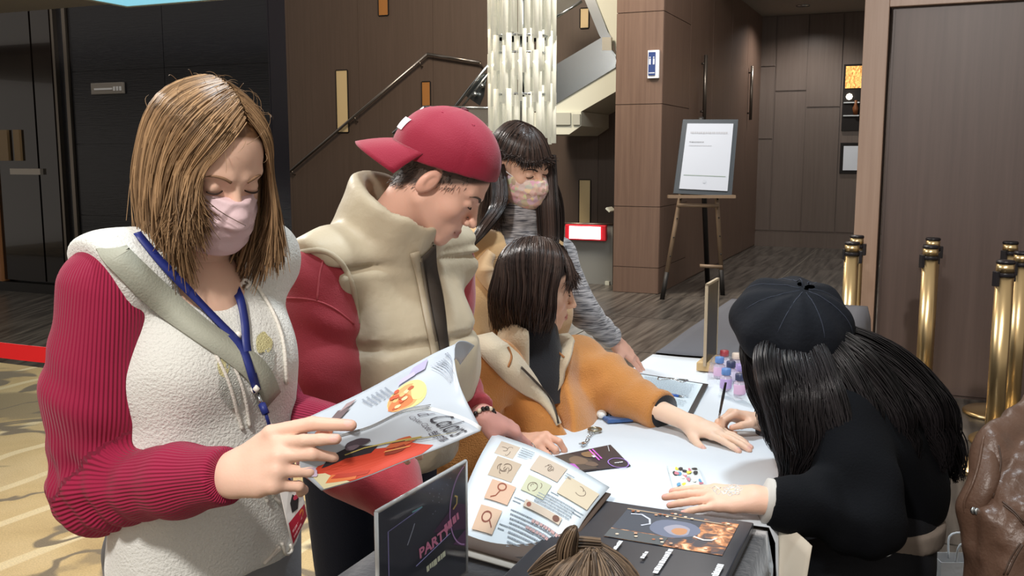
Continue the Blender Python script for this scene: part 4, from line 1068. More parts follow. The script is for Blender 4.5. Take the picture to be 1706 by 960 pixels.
# ================================================================== brass stanchions
M_BRASS = mat('polished_brass', 'd6bd8e', .30, 1.0); M_BLKM = mat('black_cap', '17151a', .35)
_st = None
def stanchion(px, py, zz, label, group='brass rope stanchions by the partition', rot=0.0, pt=None):
    global _st
    Y = 1600 * (CAM[2] - zz) / (py - 258.0) if pt is None else pt[1]
    q = P(px, py, Y) if pt is None else np.array(pt); q = np.array([q[0], q[1], 0.0])
    if _st is None:
        g = thing('stanchion', (0, 0, 0), label, 'stanchion', group)
        MB().lathe([(.186, 0), (.19, .004), (.19, .016), (.178, .024), (.10, .044), (.05, .054)], (0, 0, 0), 40).build('base', M_BRASS, g)
        MB().lathe([(.040, .04), (.040, .93)], (0, 0, 0), 28).build('post', M_BRASS, g)
        MB().lathe([(.043, .925), (.0435, .93), (.0435, .938), (.043, .943)], (0, 0, 0), 28).build('band', M_BLKM, g)
        MB().lathe([(.039, .943), (.039, .985)], (0, 0, 0), 28).build('head', M_BRASS, g)
        MB().lathe([(.041, .985), (.041, .995), (.036, 1.0), (.001, 1.0)], (0, 0, 0), 28).build('cap', M_BLKM, g)
        MB().box((-.055, -.016, .88), (-.036, .016, .95), bev=.003).build('belt_slot', M_BLKM, g, False)
        MB().box((.036, -.013, .90), (.05, .013, .96), bev=.003).build('belt_slot', M_BLKM, g, False)
        _st = g
    else:
        g = _st.copy(); COL.objects.link(g)
        for c in _st.children:
            d = c.copy(); COL.objects.link(d); d.parent = g
        g['label'] = label; g['group'] = group
    g.location = q; g.rotation_euler = (0, 0, rot); return g
stanchion(1420, 402, 1.0, 'front one of the two brass stanchions against the pale wood frame strip', rot=2.9)
stanchion(1428, 391, 1.0, 'rear one of the two brass stanchions against the pale wood frame strip', rot=2.6)
stanchion(1551, 408, 1.0, 'front one of the two brass stanchions before the middle of the brown partition', rot=0.1)
stanchion(1555, 395, 1.0, 'rear one of the two brass stanchions before the middle of the brown partition', rot=3.0)
stanchion(1684, 401, 1.0, 'rearmost of the three brass stanchions above the leather jacket', rot=.4)
stanchion(1676, 433, 1.0, 'foremost of the three brass stanchions above the leather jacket', rot=.2)
stanchion(1704, 418, 1.0, 'middle one of the three brass stanchions above the leather jacket', rot=.3)
# belt barrier on the left
b1 = T(-170, 560, .9); b1 = P(-170, 556, 3.05); b2 = P(250, 628, 2.62)
sA_ = stanchion(0, 0, 0, 'brass stanchion paying out the red belt at the carpet edge', 'belt barrier stanchions', 0, (b1[0], b1[1], 0))
sB_ = stanchion(0, 0, 0, 'brass stanchion receiving the red belt behind the reading woman', 'belt barrier stanchions', 0, (b2[0], b2[1], 0))
dd = nrm((b2 - b1) * [1, 1, 0]); w0 = np.array([b1[0], b1[1], .905]) + dd * .045; w1 = np.array([b2[0], b2[1], .905]) - dd * .045
pts = [w0 + (w1 - w0) * t - np.array([0, 0, .012 * math.sin(math.pi * t)]) for t in np.linspace(0, 1, 12)]
V, Fc = ribbon(pts, [np.cross(dd, ZX)] * 12, .048, .0015); o = mk('barrier_belt', V, Fc, mat('red_belt', 'e8141e', .5), None, False); tag(o, 'bright red barrier belt stretched over the gold carpet', 'belt')

# ================================================================== easel with notice
eg = thing('easel', T(1150, 495, 0), 'thin wooden tripod easel with dark legs by the pillar', 'easel')
YE = 9.75
M_EW = mat('easel_wood', '7d6a56', .5); M_ED = mat('easel_dark', '1d1b1a', .5)
fl, fr, fb = T(1103, 499, 0), T(1204, 492, 0), T(1179, 476, 0)
tl, trr = P(1140, 290, YE + .12), P(1192, 290, YE + .12); tm = P(1168, 196, YE + .25)
for nm, a, b in (('leg', fl, tl), ('leg', fr, trr)):
    d = b - a; MB().tube([a + d * .22, b], .024, 6).build(nm, M_EW, eg); MB().tube([a, a + d * .22], .026, 6).build('leg_tip', M_ED, eg)
    for f in (.35, .5, .65, .8): MB().lathe([(.008, 0), (.008, .01)], a + d * f - [0, .03, 0], 8, (0, -1, 0)).build('peg_hole', M_ED, eg)
MB().tube([fb, tm], .028, 6).build('rear_leg', M_ED, eg)
MB().tube([P(1128, 342, YE + .06), P(1197, 343, YE + .06)], .022, 6).build('crossbar', M_EW, eg)
MB().tube([P(1166, 443, YE - .03), P(1203, 445, YE - .03)], .020, 6).build('crossbar', M_EW, eg)
MB().box((-.34, -.05, 0), (.34, .02, .03), P(1168, 330, YE + .0), None).build('ledge', M_EW, eg, False)
nb = thing('notice_board', P(1172, 326, YE), 'white printed notice in grey frame resting on the easel', 'notice board')
n00, n10, n11, n01 = P(1122, 322, YE), P(1219, 327, YE), P(1230, 199, YE + .2), P(1138, 199, YE + .2)
fnb = quad(n00, n10, n11, n01); nno = nrm(np.cross(n10 - n00, n01 - n00))
V, Fc = patch(fnb, 2, 2, .03); mk('frame', V, Fc, mat('frame_grey', '3d444a', .4), nb, False)
V, Fc = patch(lambda u, v: fnb(.085 + .83 * u, .06 + .88 * v) + nno * .012, 2, 2, .01); mk('sheet', V, Fc, mat('notice_sheet', 'b4bcc8', .6), nb, False)
its = [(g_scrib(.16, .80, .66, .028, 16, 1), ink('a2a6ae')), (g_scrib(.16, .68, .26, .018, 9, 2), ink('8d929a')), (g_scrib(.16, .635, .40, .014, 14, 3), ink('a4a9b2')), (g_line([(.13, .245), (.86, .245)], .008), ink('7d9086')), (g_ell(.5, .17, .03, .025, 12, 1), ink('b0b8c4'))]
printed('notice_print', nb, lambda u, v: fnb(u, v) + nno * .012, its, .003)
# ================================================================== people: shared builders
def face_frame(fwd, roll=0.0, up=(0, 0, 1)):
    f = nrm(fwd); r = nrm(np.cross(f, up)); u = np.cross(r, f)
    if roll: c, s = math.cos(roll), math.sin(roll); r, u = c * r + s * u, c * u - s * r
    return np.stack([r, f, u], 1)          # columns: right, forward, up
def yawpitch(yaw, pitch):                  # yaw: 0 = towards +x, 90 = towards the camera
    a, p = math.radians(yaw), math.radians(pitch)
    return np.array([math.cos(a) * math.cos(p), -math.sin(a) * math.cos(p), -math.sin(p)])

M_SKIN = mat('skin', 'd8a88c', .48, attr='Col', sss=.12, bump=(260, .06), spec=.4)
def sk(h): return np.array(srgb(h))

def head(C, R, neck_to, skin='dcb096', hair='2a1d16', lips='b4685c', s=1.0, h=.003, neck_r=.052, face=True, beard=False, scalp=.003):
    nl = (np.asarray(neck_to) - C) @ R / s
    lo = np.minimum([-.098, -.125, -.135], nl - .07); hi = np.maximum([.098, .135, .14], nl + .07); hi[2] = .14
    g = Grid(lo, hi, h)
    g.un(ell((0, -.014, .038), (.074, .096, .086)))
    g.un(ell((0, .034, .028), (.060, .054, .066)), .02)
    g.un(ell((0, .026, -.034), (.060, .062, .072)), .022)
    for e in (-1, 1):
        g.un(cap((e * .054, -.004, -.048), (e * .018, .060, -.096), .018, .016), .022)
        g.un(ell((e * .040, .054, -.026), (.020, .022, .020)), .018)
        g.un(cap((e * .012, .086, .021), (e * .044, .070, .023), .008, .007), .012)
    g.un(ell((0, .070, -.098), (.020, .017, .016)), .016)
    g.un(ell((0, .072, -.064), (.030, .022, .028)), .015)
    if face:
        for e in (-1, 1):
            g.sub(ell((e * .032, .096, .003), (.016, .014, .010)), .012)
            g.un(ell((e * .032, .0735, .0015), (.0145, .0135, .0115)), .003)
        g.un(cap((0, .084, .014), (0, .104, -.026), .0065, .009), .010)
        g.un(ell((0, .107, -.032), (.0105, .0105, .009)), .006)
        for e in (-1, 1): g.un(ell((e * .0125, .096, -.036), (.0075, .009, .007)), .005)
        for e in (-1, 1):
            g.un(cap((0, .0945, -.0615), (e * .021, .083, -.0655), .0046, .003), .004)
            g.un(cap((0, .094, -.073), (e * .019, .083, -.069), .0056, .003), .004)
        g.sub(cap((-.022, .0885, -.0668), (.022, .0885, -.0668), .0018), .002)
        for e in (-1, 1):
            Re = np.array([[.94, -.34 * e, 0], [.34 * e, .94, 0], [0, 0, 1]]) @ np.array([[1, 0, 0], [0, .97, .26], [0, -.26, .97]])
            g.un(ell((e * .079, -.012, -.006), (.009, .018, .032), Re), .006)
            g.sub(ell((e * .088, -.004, -.002), (.008, .009, .019), Re), .004)
            g.un(ell((e * .080, -.006, -.004), (.004, .006, .011), Re), .003)
    # neck
    g.un(ecap((0, -.022, -.045), nl, (1, 0, 0), neck_r, neck_r * 1.02, neck_r * 1.12, neck_r * 1.08), .02)
    g.un(cap((0, .012, -.088), (0, .02, -.13) if abs(nl[1]) < .2 else nl, .02, .014), .02)
    V, Q = g.mesh(1)
    col = np.tile(sk(skin), (len(V), 1)); x, y, z = V.T
    def blend(w, c): 
        w = np.clip(w, 0, 1)[:, None]; return col * (1 - w) + sk(c) * w
    ch = np.exp(-(((np.abs(x) - .04) / .02) ** 2 + ((y - .06) / .04) ** 2 + ((z + .03) / .02) ** 2)) * .35; col = blend(ch, 'cf8f7e')
    if face:
        lp = np.exp(-((np.abs(z + .0672) / .0085) ** 4 + (x / .021) ** 4)) * (y > .078); col = blend(lp, lips)
        ear = (np.abs(x) > .074) * .25; col = blend(ear, 'c9826e')
    sc = (-.6 * y + .8 * z - scalp) / .008; sc = np.where((z > -.075) & (np.abs(x) < .088), sc, -1)
    sc = np.where((np.abs(x) > .0735) & (np.abs(y + .012) < .022) & (np.abs(z + .006) < .036), -1, sc)
    col = blend(sc + .5, hair)
    if beard: col = blend(np.exp(-(((z + .085) / .02) ** 2)) * (y > .02) * .25, '8a7468')
    return C + s * (V @ R.T), Q, col, g

def face_lines(C, R, parent, brow='3a2a20', lash='241812', s=1.0, brow_r=.0026, close=True):
    """eyebrows and lowered lash lines"""
    for e in (-1, 1):
        p = spline([(e * .014, .0925, .0175), (e * .027, .0905, .0235), (e * .040, .0825, .0235), (e * .050, .0725, .0175)], 12)
        V, Fc = tube(p, np.linspace(brow_r * 1.15, brow_r * .4, 12), 6); V = C + s * (V @ R.T); mk('eyebrow', V, Fc, mat('brow_' + brow, brow, .8), parent)
        th = np.linspace(-1, 1, 12); q = np.stack([e * .032 + .0138 * th, .0735 + .0133 * np.sqrt(np.clip(1 - (.9 * th) ** 2 * .8, 0, 1)) + .0012, -.0042 + .0022 * th ** 2 - .0005 * e * th], 1)
        V, Fc = tube(q, .0011 + .0005 * (1 - th ** 2), 5); V = C + s * (V @ R.T); mk('eyelashes', V, Fc, mat('lash_' + lash, lash, .7), parent)

FING = [((.027, .086, .002), (.042, .025, .021), .0092), ((.008, .091, .004), (.046, .028, .022), .0094), ((-.011, .087, .002), (.042, .026, .021), .0088), ((-.028, .078, -.002), (.033, .020, .018), .0078)]
def hand(wrist, d, back, thumb, curls, spread=(6, 1, -5, -11), tpose=None, s=1.0, h=.0026, arm_to=None, arm_r=(.026, .034), skin='e0b79e', nail='e8b8ae', tworld=None):
    """d: wrist->fingers, back: out of the back of the hand, thumb: rough direction of the thumb side"""
    wrist = np.asarray(wrist, float); y = nrm(d); z = nrm(np.asarray(back, float) - y * (np.asarray(back, float) @ y)); x = np.cross(y, z)
    sg = 1.0 if x @ np.asarray(thumb, float) > 0 else -1.0
    L = lambda p: wrist + s * (sg * p[0] * x + p[1] * y + p[2] * z)
    tips = []; prim = []; nails = []
    for i, (kn, ln, r) in enumerate(FING):
        prim.append((cap(L((kn[0] * .55, .008, 0)), L(kn), s * .0135, s * .0118), .012))
        a = math.radians(spread[i]); dr = np.array([math.sin(a), math.cos(a), 0.0]); p = np.array(kn); ang = 0.0; fw = dr
        for j in range(3):
            ang += math.radians(curls[i][j]); q = p + ln[j] * (math.cos(ang) * dr + math.sin(ang) * np.array([0, 0, -1.0]))
            r0, r1 = r * (1 - .07 * j), r * (1 - .07 * (j + 1)); prim.append((cap(L(p), L(q), s * r0, s * r1), .006 if j == 0 else .003)); fw = (q - p) / ln[j]; p = q
        up = np.array([0, 0, 1.0]); up = nrm(up - fw * (up @ fw)) if abs(up @ fw) < .98 else np.array([0, -1, 0]); tips.append(L(p)); nails.append(L(p + up * r * .75 - fw * .001))
    tp = tpose or [(.020, .020, -.008), (.043, .046, -.016), (.055, .076, -.020), (.060, .102, -.020)]
    if tworld is not None: tp = [(.022, .020, -.006)] + [(sg * ((np.asarray(q) - wrist) @ x) / s, ((np.asarray(q) - wrist) @ y) / s, ((np.asarray(q) - wrist) @ z) / s) for q in tworld]
    rr = (.0145, .0115, .0098, .0080)
    for j in range(3): prim.append((cap(L(tp[j]), L(tp[j + 1]), s * rr[j], s * rr[j + 1]), .010 if j == 0 else .003))
    tips.append(L(tp[3])); nails.append(L(np.array(tp[3]) + [.002, 0, .006]))
    prim.append((ecap(L((0, .0, -.001)), L((.0, .05, -.003)), x, s * .026, s * .017, s * .036, s * .016), .012))
    if arm_to is not None: prim.append((ecap(wrist + y * .01 * s, arm_to, x, s * arm_r[0], s * arm_r[0] * .78, arm_r[1], arm_r[1] * .9), .014))
    lo = np.min([p[0][1] for p in prim], 0) - .008; hi = np.max([p[0][2] for p in prim], 0) + .008
    g = Grid(lo, hi, h)
    for p, k in prim: g.un(p, k * s)
    V, Q = g.mesh(1); col = np.tile(sk(skin), (len(V), 1))
    for t in tips:
        w = np.exp(-(np.linalg.norm(V - t, axis=1) / (.014 * s)) ** 2)[:, None] * .35; col = col * (1 - w) + sk('cf8c78') * w
    for t in nails:
        w = (np.linalg.norm(V - t, axis=1) < .0058 * s)[:, None] * .8; col = col * (1 - w) + sk(nail) * w
    return V, Q, col, tips, g

def strand_mesh(paths, r0, r1, tone, sides=3):
    """paths (n,m,3) -> tubes"""
    n, m, _ = paths.shape; t = np.gradient(paths, axis=1); t /= np.linalg.norm(t, axis=2, keepdims=True) + 1e-9
    ref = np.array([.31, .47, .83]); a = np.cross(t, ref); a /= np.linalg.norm(a, axis=2, keepdims=True) + 1e-9; b = np.cross(t, a)
    s = np.linspace(0, 1, m); rad = (r0 * (1 - s ** 3) + r1 * s ** 3)[None, :, None]
    V = np.stack([paths + rad * (math.cos(2 * math.pi * k / sides) * a + math.sin(2 * math.pi * k / sides) * b) for k in range(sides)], 2)
    idx = np.arange(n * m * sides).reshape(n, m, sides); Q = []
    for k in range(sides):
        l = (k + 1) % sides; Q.append(np.stack([idx[:, :-1, k], idx[:, :-1, l], idx[:, 1:, l], idx[:, 1:, k]], -1).reshape(-1, 4))
    T_ = np.repeat(np.asarray(tone), m * sides) if np.ndim(tone) == 1 else np.repeat(np.asarray(tone).reshape(-1), sides)
    return V.reshape(-1, 3), np.concatenate(Q), T_

def combed(C, R, n, az, drop, part=0.0, rad=(.086, .106, .094), layer=(-.05, .05), grav=.7, bulge=.012, tuck=.02, seed=0, m1=9, m2=9, elev=-12, rootf=.70, wave=0.0, clump=1.0, s=1.0, cen=(0, -.014, .034), jit=.012, flare=0.0):
    """hair combed from a parting over the skull and hanging down. az(list of ranges, deg); drop(az_deg)->length"""
    rg = np.random.default_rng(seed); tot = sum(b - a for a, b in az); A = []
    for a, b in az: A.append(rg.uniform(a, b, max(1, int(n * (b - a) / tot))))
    A = np.concatenate(A); A = A + clump * 2.2 * np.sin(A * .9 + 1) + clump * 1.2 * np.sin(A * 2.3); n = len(A); a = np.radians(A)
    lay = rg.uniform(layer[0], layer[1], n)
    sx = np.where(A > 0, 1, -1) * rg.uniform(.01, .10, n) + part
    yr = rootf * np.cos(a) - .12 + rg.normal(0, .06, n); yr = np.clip(yr, -.75, .8); sx = np.clip(sx, -.5, .5)
    root = np.stack([sx, yr, np.sqrt(np.clip(1 - sx ** 2 - yr ** 2, .05, 1))], 1)
    e = math.radians(elev); tgt = np.stack([np.sin(a) * math.cos(e), np.cos(a) * math.cos(e), np.full(n, math.sin(e))], 1)
    om = np.arccos(np.clip((root * tgt).sum(1), -1, 1))[:, None]; P_ = []
    rr = np.array(rad)
    for t in np.linspace(0, 1, m1):
        d = (np.sin((1 - t) * om) * root + np.sin(t * om) * tgt) / np.sin(om); P_.append(np.array(cen) + d * rr * (1 + lay[:, None]))
    gl = np.array([0, 0, -1.0]) @ R; down = nrm(grav * gl + (1 - grav) * np.array([0, 0, -1.0])); out = np.stack([np.sin(a), np.cos(a), 0 * a], 1)
    Ld = np.array([drop(q) for q in A]) * (1 + rg.normal(0, .05, n)); base = P_[-1]; ph = rg.uniform(0, 6.28, n); jv = rg.normal(0, jit, (n, 3)) + .5 * jit * np.stack([np.sin(A * .7), np.cos(A * 1.1), 0 * A], 1)
    for t in np.linspace(0, 1, m2 + 1)[1:]:
        o = bulge * math.sin(math.pi * min(1, t * 1.1) * .8) - tuck * t * t + flare * t
        q = base + down * (Ld * t)[:, None] + out * (o * (1 + 2 * lay[:, None])) + jv * t * t * .8
        if wave: q = q + out * (wave * t * np.sin(ph * .3 + t * 9))[:, None]
        P_.append(q)
    paths = np.stack(P_, 1)
    for _ in range(5): paths[:, 1:-1] = (paths[:, :-2] + 2 * paths[:, 1:-1] + paths[:, 2:]) / 4
    paths = C + s * (paths @ R.T)
    tone = np.clip(.45 + .28 * np.sin(A * .55) + .2 * np.sin(A * 1.7 + 2) + rg.normal(0, .22, n), 0, 1)
    return paths, tone

def bundle(ctrl, rad, n, seed=0, m=22, wave=0.0, freq=3.0, fl=(1.0, .6)):
    """lock of hair along control points, rad per point; flat section fl"""
    rg = np.random.default_rng(seed); c = spline(ctrl, m); r = np.interp(np.linspace(0, 1, m), np.linspace(0, 1, len(rad)), rad)
    t = np.gradient(c, axis=0); t /= np.linalg.norm(t, axis=1, keepdims=True); x = nrm(np.cross(t[0], [0.2, 1, .1])); X = []; Y = []
    for i in range(m): x = nrm(x - t[i] * (x @ t[i])); X.append(x); Y.append(np.cross(t[i], x))
    X, Y = np.array(X), np.array(Y); a = rg.uniform(0, 2 * math.pi, n); q = np.sqrt(rg.uniform(.15, 1, n)); ph = rg.uniform(0, 6.28, n); out = []
    s = np.linspace(0, 1, m)
    off = (q * np.cos(a))[:, None] * fl[0] * r[None]; off2 = (q * np.sin(a))[:, None] * fl[1] * r[None]
    w = wave * np.sin(freq * 6.28 * s[None] + ph[:, None] * .5) * s[None]
    k = rg.uniform(.88, 1.0, n)
    P_ = c[None] + (off + w)[:, :, None] * X[None] + off2[:, :, None] * Y[None]
    k = rg.uniform(.80, 1.0, n); ii = s[None] * k[:, None] * (m - 1); i0 = np.clip(ii.astype(int), 0, m - 2); w_ = (ii - i0)[:, :, None]; ar = np.arange(n)[:, None]
    P_ = P_[ar, i0] * (1 - w_) + P_[ar, i0 + 1] * w_
    tone = np.clip(.45 + .3 * np.sin(a * 3 + q * 4) + rg.normal(0, .2, n), 0, 1)
    return P_, tone

def wisps(C, R, n, rad, seed, ln=.05, s=1.0, cen=(0, -.014, .034)):
    """short fly-away hairs on the crown"""
    rg = np.random.default_rng(seed); d = rg.normal(size=(n, 3)); d[:, 2] = np.abs(d[:, 2]) + .3; d /= np.linalg.norm(d, axis=1, keepdims=True)
    p = np.array(cen) + d * np.array(rad); tdir = np.cross(d, rg.normal(size=(n, 3))); tdir /= np.linalg.norm(tdir, axis=1, keepdims=True)
    q = [p + (tdir * t * ln + d * (.012 * math.sin(t * 2.2))) for t in np.linspace(0, 1, 6)]
    return C + s * (np.stack(q, 1) @ R.T), np.full(n, .6)

def hair_obj(parent, items, m, r=.0021, name='hair'):
    V = []; Q = []; Tn = []; k = 0
    for it in items:
        pth, tn = it[0], it[1]; rr = it[2] if len(it) > 2 else r
        v, q, t = strand_mesh(pth, rr, rr * .35, tn); V.append(v); Q.append(q + k); Tn.append(t); k += len(v)
    o = mk(name, np.concatenate(V), np.concatenate(Q), m, parent, attrs={'tone': np.concatenate(Tn)}); return o

def mask_mesh(C, R, parent, m, s=1.0, h=.0028, pleat=.0012):
    g = Grid((-.085, -.02, -.135), (.085, .14, .02), h)
    g.un(ell((0, .026, -.052), (.074, .074, .080))).un(cap((0, .086, -.004), (0, .104, -.040), .012, .022), .045).un(ell((0, .070, -.088), (.040, .036, .030)), .035)
    g.cut((0, .10, -.010), (0, -.04, 1)); g.cut((0, .02, 0), (0, -1, .12)); g.cut((0, .06, -.118), (0, .1, -1), .01)
    g.warp(lambda X, Y, Z: pleat * np.sin(Z * 300) * np.exp(-((Z + .055) / .035) ** 2) + 0 * X + 0 * Y)
    V, Q = g.mesh(1); W = C + s * (V @ R.T); o = mk('face_mask', W, Q, m, parent)
    return o

def ear_loop(C, R, parent, side, s=1.0, m=None):
    for z0, z1 in ((-.022, .012), (-.088, -.030)):
        p = spline([(side * .052, .055, z0), (side * .074, .020, (z0 + z1) / 2), (side * .083, -.012, z1)], 10)
        V, Fc = tube(C + s * (p @ R.T), .0014, 6); mk('ear_loop', V, Fc, m or mat('white_elastic', 'e6e6e6', .7), parent)

def legs_standing(pn, pel, fac, m_p, m_s, rt=.085, spread=.085, hem=.05, h=.012, bend=(0, 0)):
    """trousers and shoes for a standing figure"""
    fac = nrm(np.array([fac[0], fac[1], 0])); sd = np.array([fac[1], -fac[0], 0]); z0 = pel[2]
    g = Grid(np.array([pel[0] - .3, pel[1] - .3, -.01]), np.array([pel[0] + .3, pel[1] + .3, z0 + .14]), h)
    g.un(ecap(pel + [0, 0, .06], pel - [0, 0, .02], sd, .135, .095), .02); A = []
    for e in (-1, 1):
        hip = pel + sd * e * spread - [0, 0, .03]; kn = np.array([*(pel + sd * e * spread * 1.05 + fac * .02)[:2], z0 * .52]); an = np.array([*(pel + sd * e * spread * 1.1 - fac * .01)[:2], .09])
        chain(g, [hip, kn, an], [rt, rt * .72, rt * .62], .03); A.append(an)
    g.cut((0, 0, hem), (0, 0, -1)); V, Q = g.mesh(1); mk('trousers', V, Q, m_p, pn)
    for an in A:
        g = Grid(an + [-.2, -.2, -.1], an + [.2, .2, .06], .008)
        g.un(ecap([an[0] - fac[0] * .03, an[1] - fac[1] * .03, .035], [an[0] + fac[0] * .15, an[1] + fac[1] * .15, .028], sd, .04, .036, .038, .024), .02).un(cap(an + [0, 0, -.02], an + [0, 0, .02], .042), .03); g.cut((0, 0, .002), (0, 0, -1))
        V, Q = g.mesh(1); mk('shoe', V, Q, m_s, pn)
    return A

def core(NB, pel, sd, ankles, w=.13, h=.022):
    """hidden trunk and legs that carry the body on below the clothes"""
    pts = [NB, pel] + list(ankles); lo = np.min(pts, 0) - .2; hi = np.max(pts, 0) + .2; lo[2] = max(lo[2], -.02); g = Grid(lo, hi, h)
    g.un(ecap(NB - [0, 0, .09], pel, sd, w, w * .62, w, w * .66), .03).un(cap(NB, NB - [0, 0, .08], .05), .05)
    for a in ankles:
        k = (a + pel) / 2; g.un(cap(pel, k, .06, .045), .03).un(cap(k, np.maximum(a, [-9, -9, .06]), .045, .035), .03)
    return g.mesh(1)

def finish_body(pn, parts, skin):
    V = []; Q = []; C_ = []; k = 0
    for p in parts:
        v, q = p[0], p[1]; c = p[2] if len(p) > 2 and p[2] is not None else np.tile(sk(skin), (len(v), 1)); V.append(v); Q.append(np.asarray(q) + k); C_.append(c); k += len(v)
    return mk('body', np.concatenate(V), np.concatenate(Q), M_SKIN, pn, attrs={'Col': np.concatenate(C_)})

def fold(p0, p1, amp, freq, k=.05, ph=0.0, mid=None):
    """ring folds across a limb, strongest near `mid` (0..1)"""
    p0 = np.asarray(p0, float); p1 = np.asarray(p1, float); d = p1 - p0; L2 = d @ d; L_ = math.sqrt(L2)
    def f(X, Y, Z):
        t = ((X - p0[0]) * d[0] + (Y - p0[1]) * d[1] + (Z - p0[2]) * d[2]) / L2; tt = np.clip(t, 0, 1)
        r2 = (X - p0[0] - tt * d[0]) ** 2 + (Y - p0[1] - tt * d[1]) ** 2 + (Z - p0[2] - tt * d[2]) ** 2
        w = np.exp(-r2 / (.11 ** 2)) * np.exp(-((t - (mid if mid is not None else .5)) / k) ** 2)
        return amp * w * np.sin(t * L_ * freq + ph + 2.0 * np.sin((X + Z) * 20))
    return f

def flat_end(g, p, d, r=.085, L=.07):
    """cut a sleeve off flat at p, facing d"""
    x, y, d = basis(d); g.sub(rbox(np.asarray(p) + d * L, (r, r, L), np.stack([x, y, d], 1), .002), .004)
# ================================================================== woman with the magazine
A_P = P(325, 900, 1.56); A_B = np.array([A_P[0], A_P[1], 0.0])
wa = thing('person', A_B, 'woman with golden brown bob and pink mask, white fleece vest, reading a magazine', 'person')
A_H = P(346, 274, 1.50); A_R = face_frame(yawpitch(43, 27)); A_RS, A_LS = P(176, 486, 1.43), P(438, 440, 1.66)
A_F = nrm([.66, -.75, 0]); A_S = nrm((A_LS - A_RS) * [1, 1, 0]); A_MID = (A_RS + A_LS) / 2; A_NB = A_MID + [0.012, -.012, .035]
A_PEL = np.array([A_MID[0] + .0, A_MID[1] + .02, .86])
hv, hq, hc, hg = head(A_H, A_R, A_NB, skin='e3bba4', hair='6a4a30', s=.98, scalp=.020)
# near hand on the magazine
A_EL, A_WR = P(162, 815, 1.44), P(383, 792, 1.265)
tip_dir = P(590, 742, 1.185) - A_WR
n1 = hand(A_WR, tip_dir, (-.10, -.80, .52), (0, -.1, 1), [(4, 10, 6), (22, 40, 22), (42, 58, 30), (50, 64, 30)], (-5, -2, 0, 0), None, 1.0, .0026, A_EL, (.026, .032), 'e8c0aa', tworld=[P(452, 722, 1.255), P(520, 706, 1.25), P(585, 709, 1.248)])
A_EL2, A_WR2 = P(456, 690, 1.70), P(548, 708, 1.52)
n2 = hand(A_WR2, P(640, 716, 1.50) - A_WR2, (-.1, .8, .5), (0, .1, 1), [(15, 18, 8)] * 4, (3, 0, -3, -7), None, .98, .0035, A_EL2, (.026, .032), 'e3bba4')
legsA = legs_standing(wa, A_PEL, A_F, mat('grey_trousers', '8b8e93', .8, bump=(120, .2)), mat('shoe_white', 'd8d6d2', .5))
finish_body(wa, [(hv, hq, hc), n1[:3], n2[:3], core(A_NB, A_PEL, A_S, legsA)], 'e3bba4')
face_lines(A_H, A_R, wa, '8a6a50', '3a2a22', .98)
M_MASKP = mat('pink_mask', 'dcc0c4', .75, bump=(180, .12)); mask_mesh(A_H, A_R, wa, M_MASKP, .98, pleat=.002); ear_loop(A_H, A_R, wa, 1, .98); ear_loop(A_H, A_R, wa, -1, .98)
# sweater sleeves
g = Grid(np.array([-.80, 1.12, .75]), np.array([-.24, 1.80, 1.36]), .0058)
chain(g, [A_RS, A_RS * .5 + A_EL * .5 + [-.004, 0, 0], A_EL], [.070, .077, .066], .03); chain(g, [A_EL, A_EL * .35 + A_WR * .65, A_WR], [.062, .048, .040], .03)
chain(g, [A_LS - A_S * .035, A_EL2, A_WR2], [.052, .050, .036], .03); 
dcut = nrm(A_WR - A_EL); 
g.warp(fold(A_EL + (A_RS - A_EL) * .35, A_EL, .006, 120, .5, 0, .8)); g.warp(fold(A_EL, A_WR, .006, 115, .35, 0, .12)); g.warp(fold(A_RS, A_EL, .004, 60, .5, 1, .2))
flat_end(g, A_WR - dcut * .004, dcut)
V, Q = g.mesh(1); rb = seg_rib(V, [(A_RS, A_EL, (.1, -.9, 0), .066), (A_EL, A_WR, (.1, -.9, .2), .050), (A_LS, A_EL2, (0, -1, 0), .058), (A_EL2, A_WR2, (0, -1, 0), .045)])
mk('sweater', V, Q, rib_mat('maroon_knit', '9c1440', '6a0c2c', 190, .7), wa, attrs={'rib': rb})
# vest
g = Grid(np.array([-.80, 1.24, .76]), np.array([-.26, 1.84, 1.42]), .0062); t0 = A_MID
g.un(cap(A_RS + A_S * .015 + [0, 0, .012], A_LS - A_S * .01 + [0, 0, .012], .066, .060), .05); g.un(cap(A_NB - [0, 0, .02], A_RS + [0, 0, .02], .072, .070), .04).un(cap(A_NB - [0, 0, .02], A_LS + [0, 0, .01], .07, .060), .04)
g.cut(A_RS - A_S * .022 + [0, 0, .03], -A_S * .93 + np.array([0, 0, -.34]), .01); g.cut(A_LS + A_S * .05, A_S + np.array([0, 0, -.15]), .01); g.un(ecap(A_LS - A_S * .02, A_LS - A_S * .03 - [0, 0, .26], A_F, .075, .04, .085, .04), .03)
loft(g, [t0 + A_S * .01 + [0, 0, -.02], t0 + A_F * .022 + [0, 0, -.15], t0 + A_F * .018 + [0, 0, -.29], t0 + A_F * .016 + [0, 0, -.50]], A_S, [.100, .146, .148, .172], [.072, .116, .116, .128], .04)
g.un(ell(t0 + A_F * .06 - A_S * .05 + [0, 0, -.13], (.07, .07, .075)), .05).un(ell(t0 + A_F * .06 + A_S * .06 + [0, 0, -.13], (.07, .07, .075)), .05)
g.sub(ecap(A_NB + A_F * .010 - [0, 0, .012], A_H - [0, 0, .02], A_S, .068, .066, .10, .12), .012)
g.sub(ell(A_NB + A_F * .055 - [0, 0, .035], (.055, .055, .04)), .02)
g.cut((0, 0, .815), (0, 0, -1), .01); g.warp(lambda X, Y, Z: .0018 * np.sin(X * 45 + Z * 20) * np.sin(Y * 38 - Z * 31))
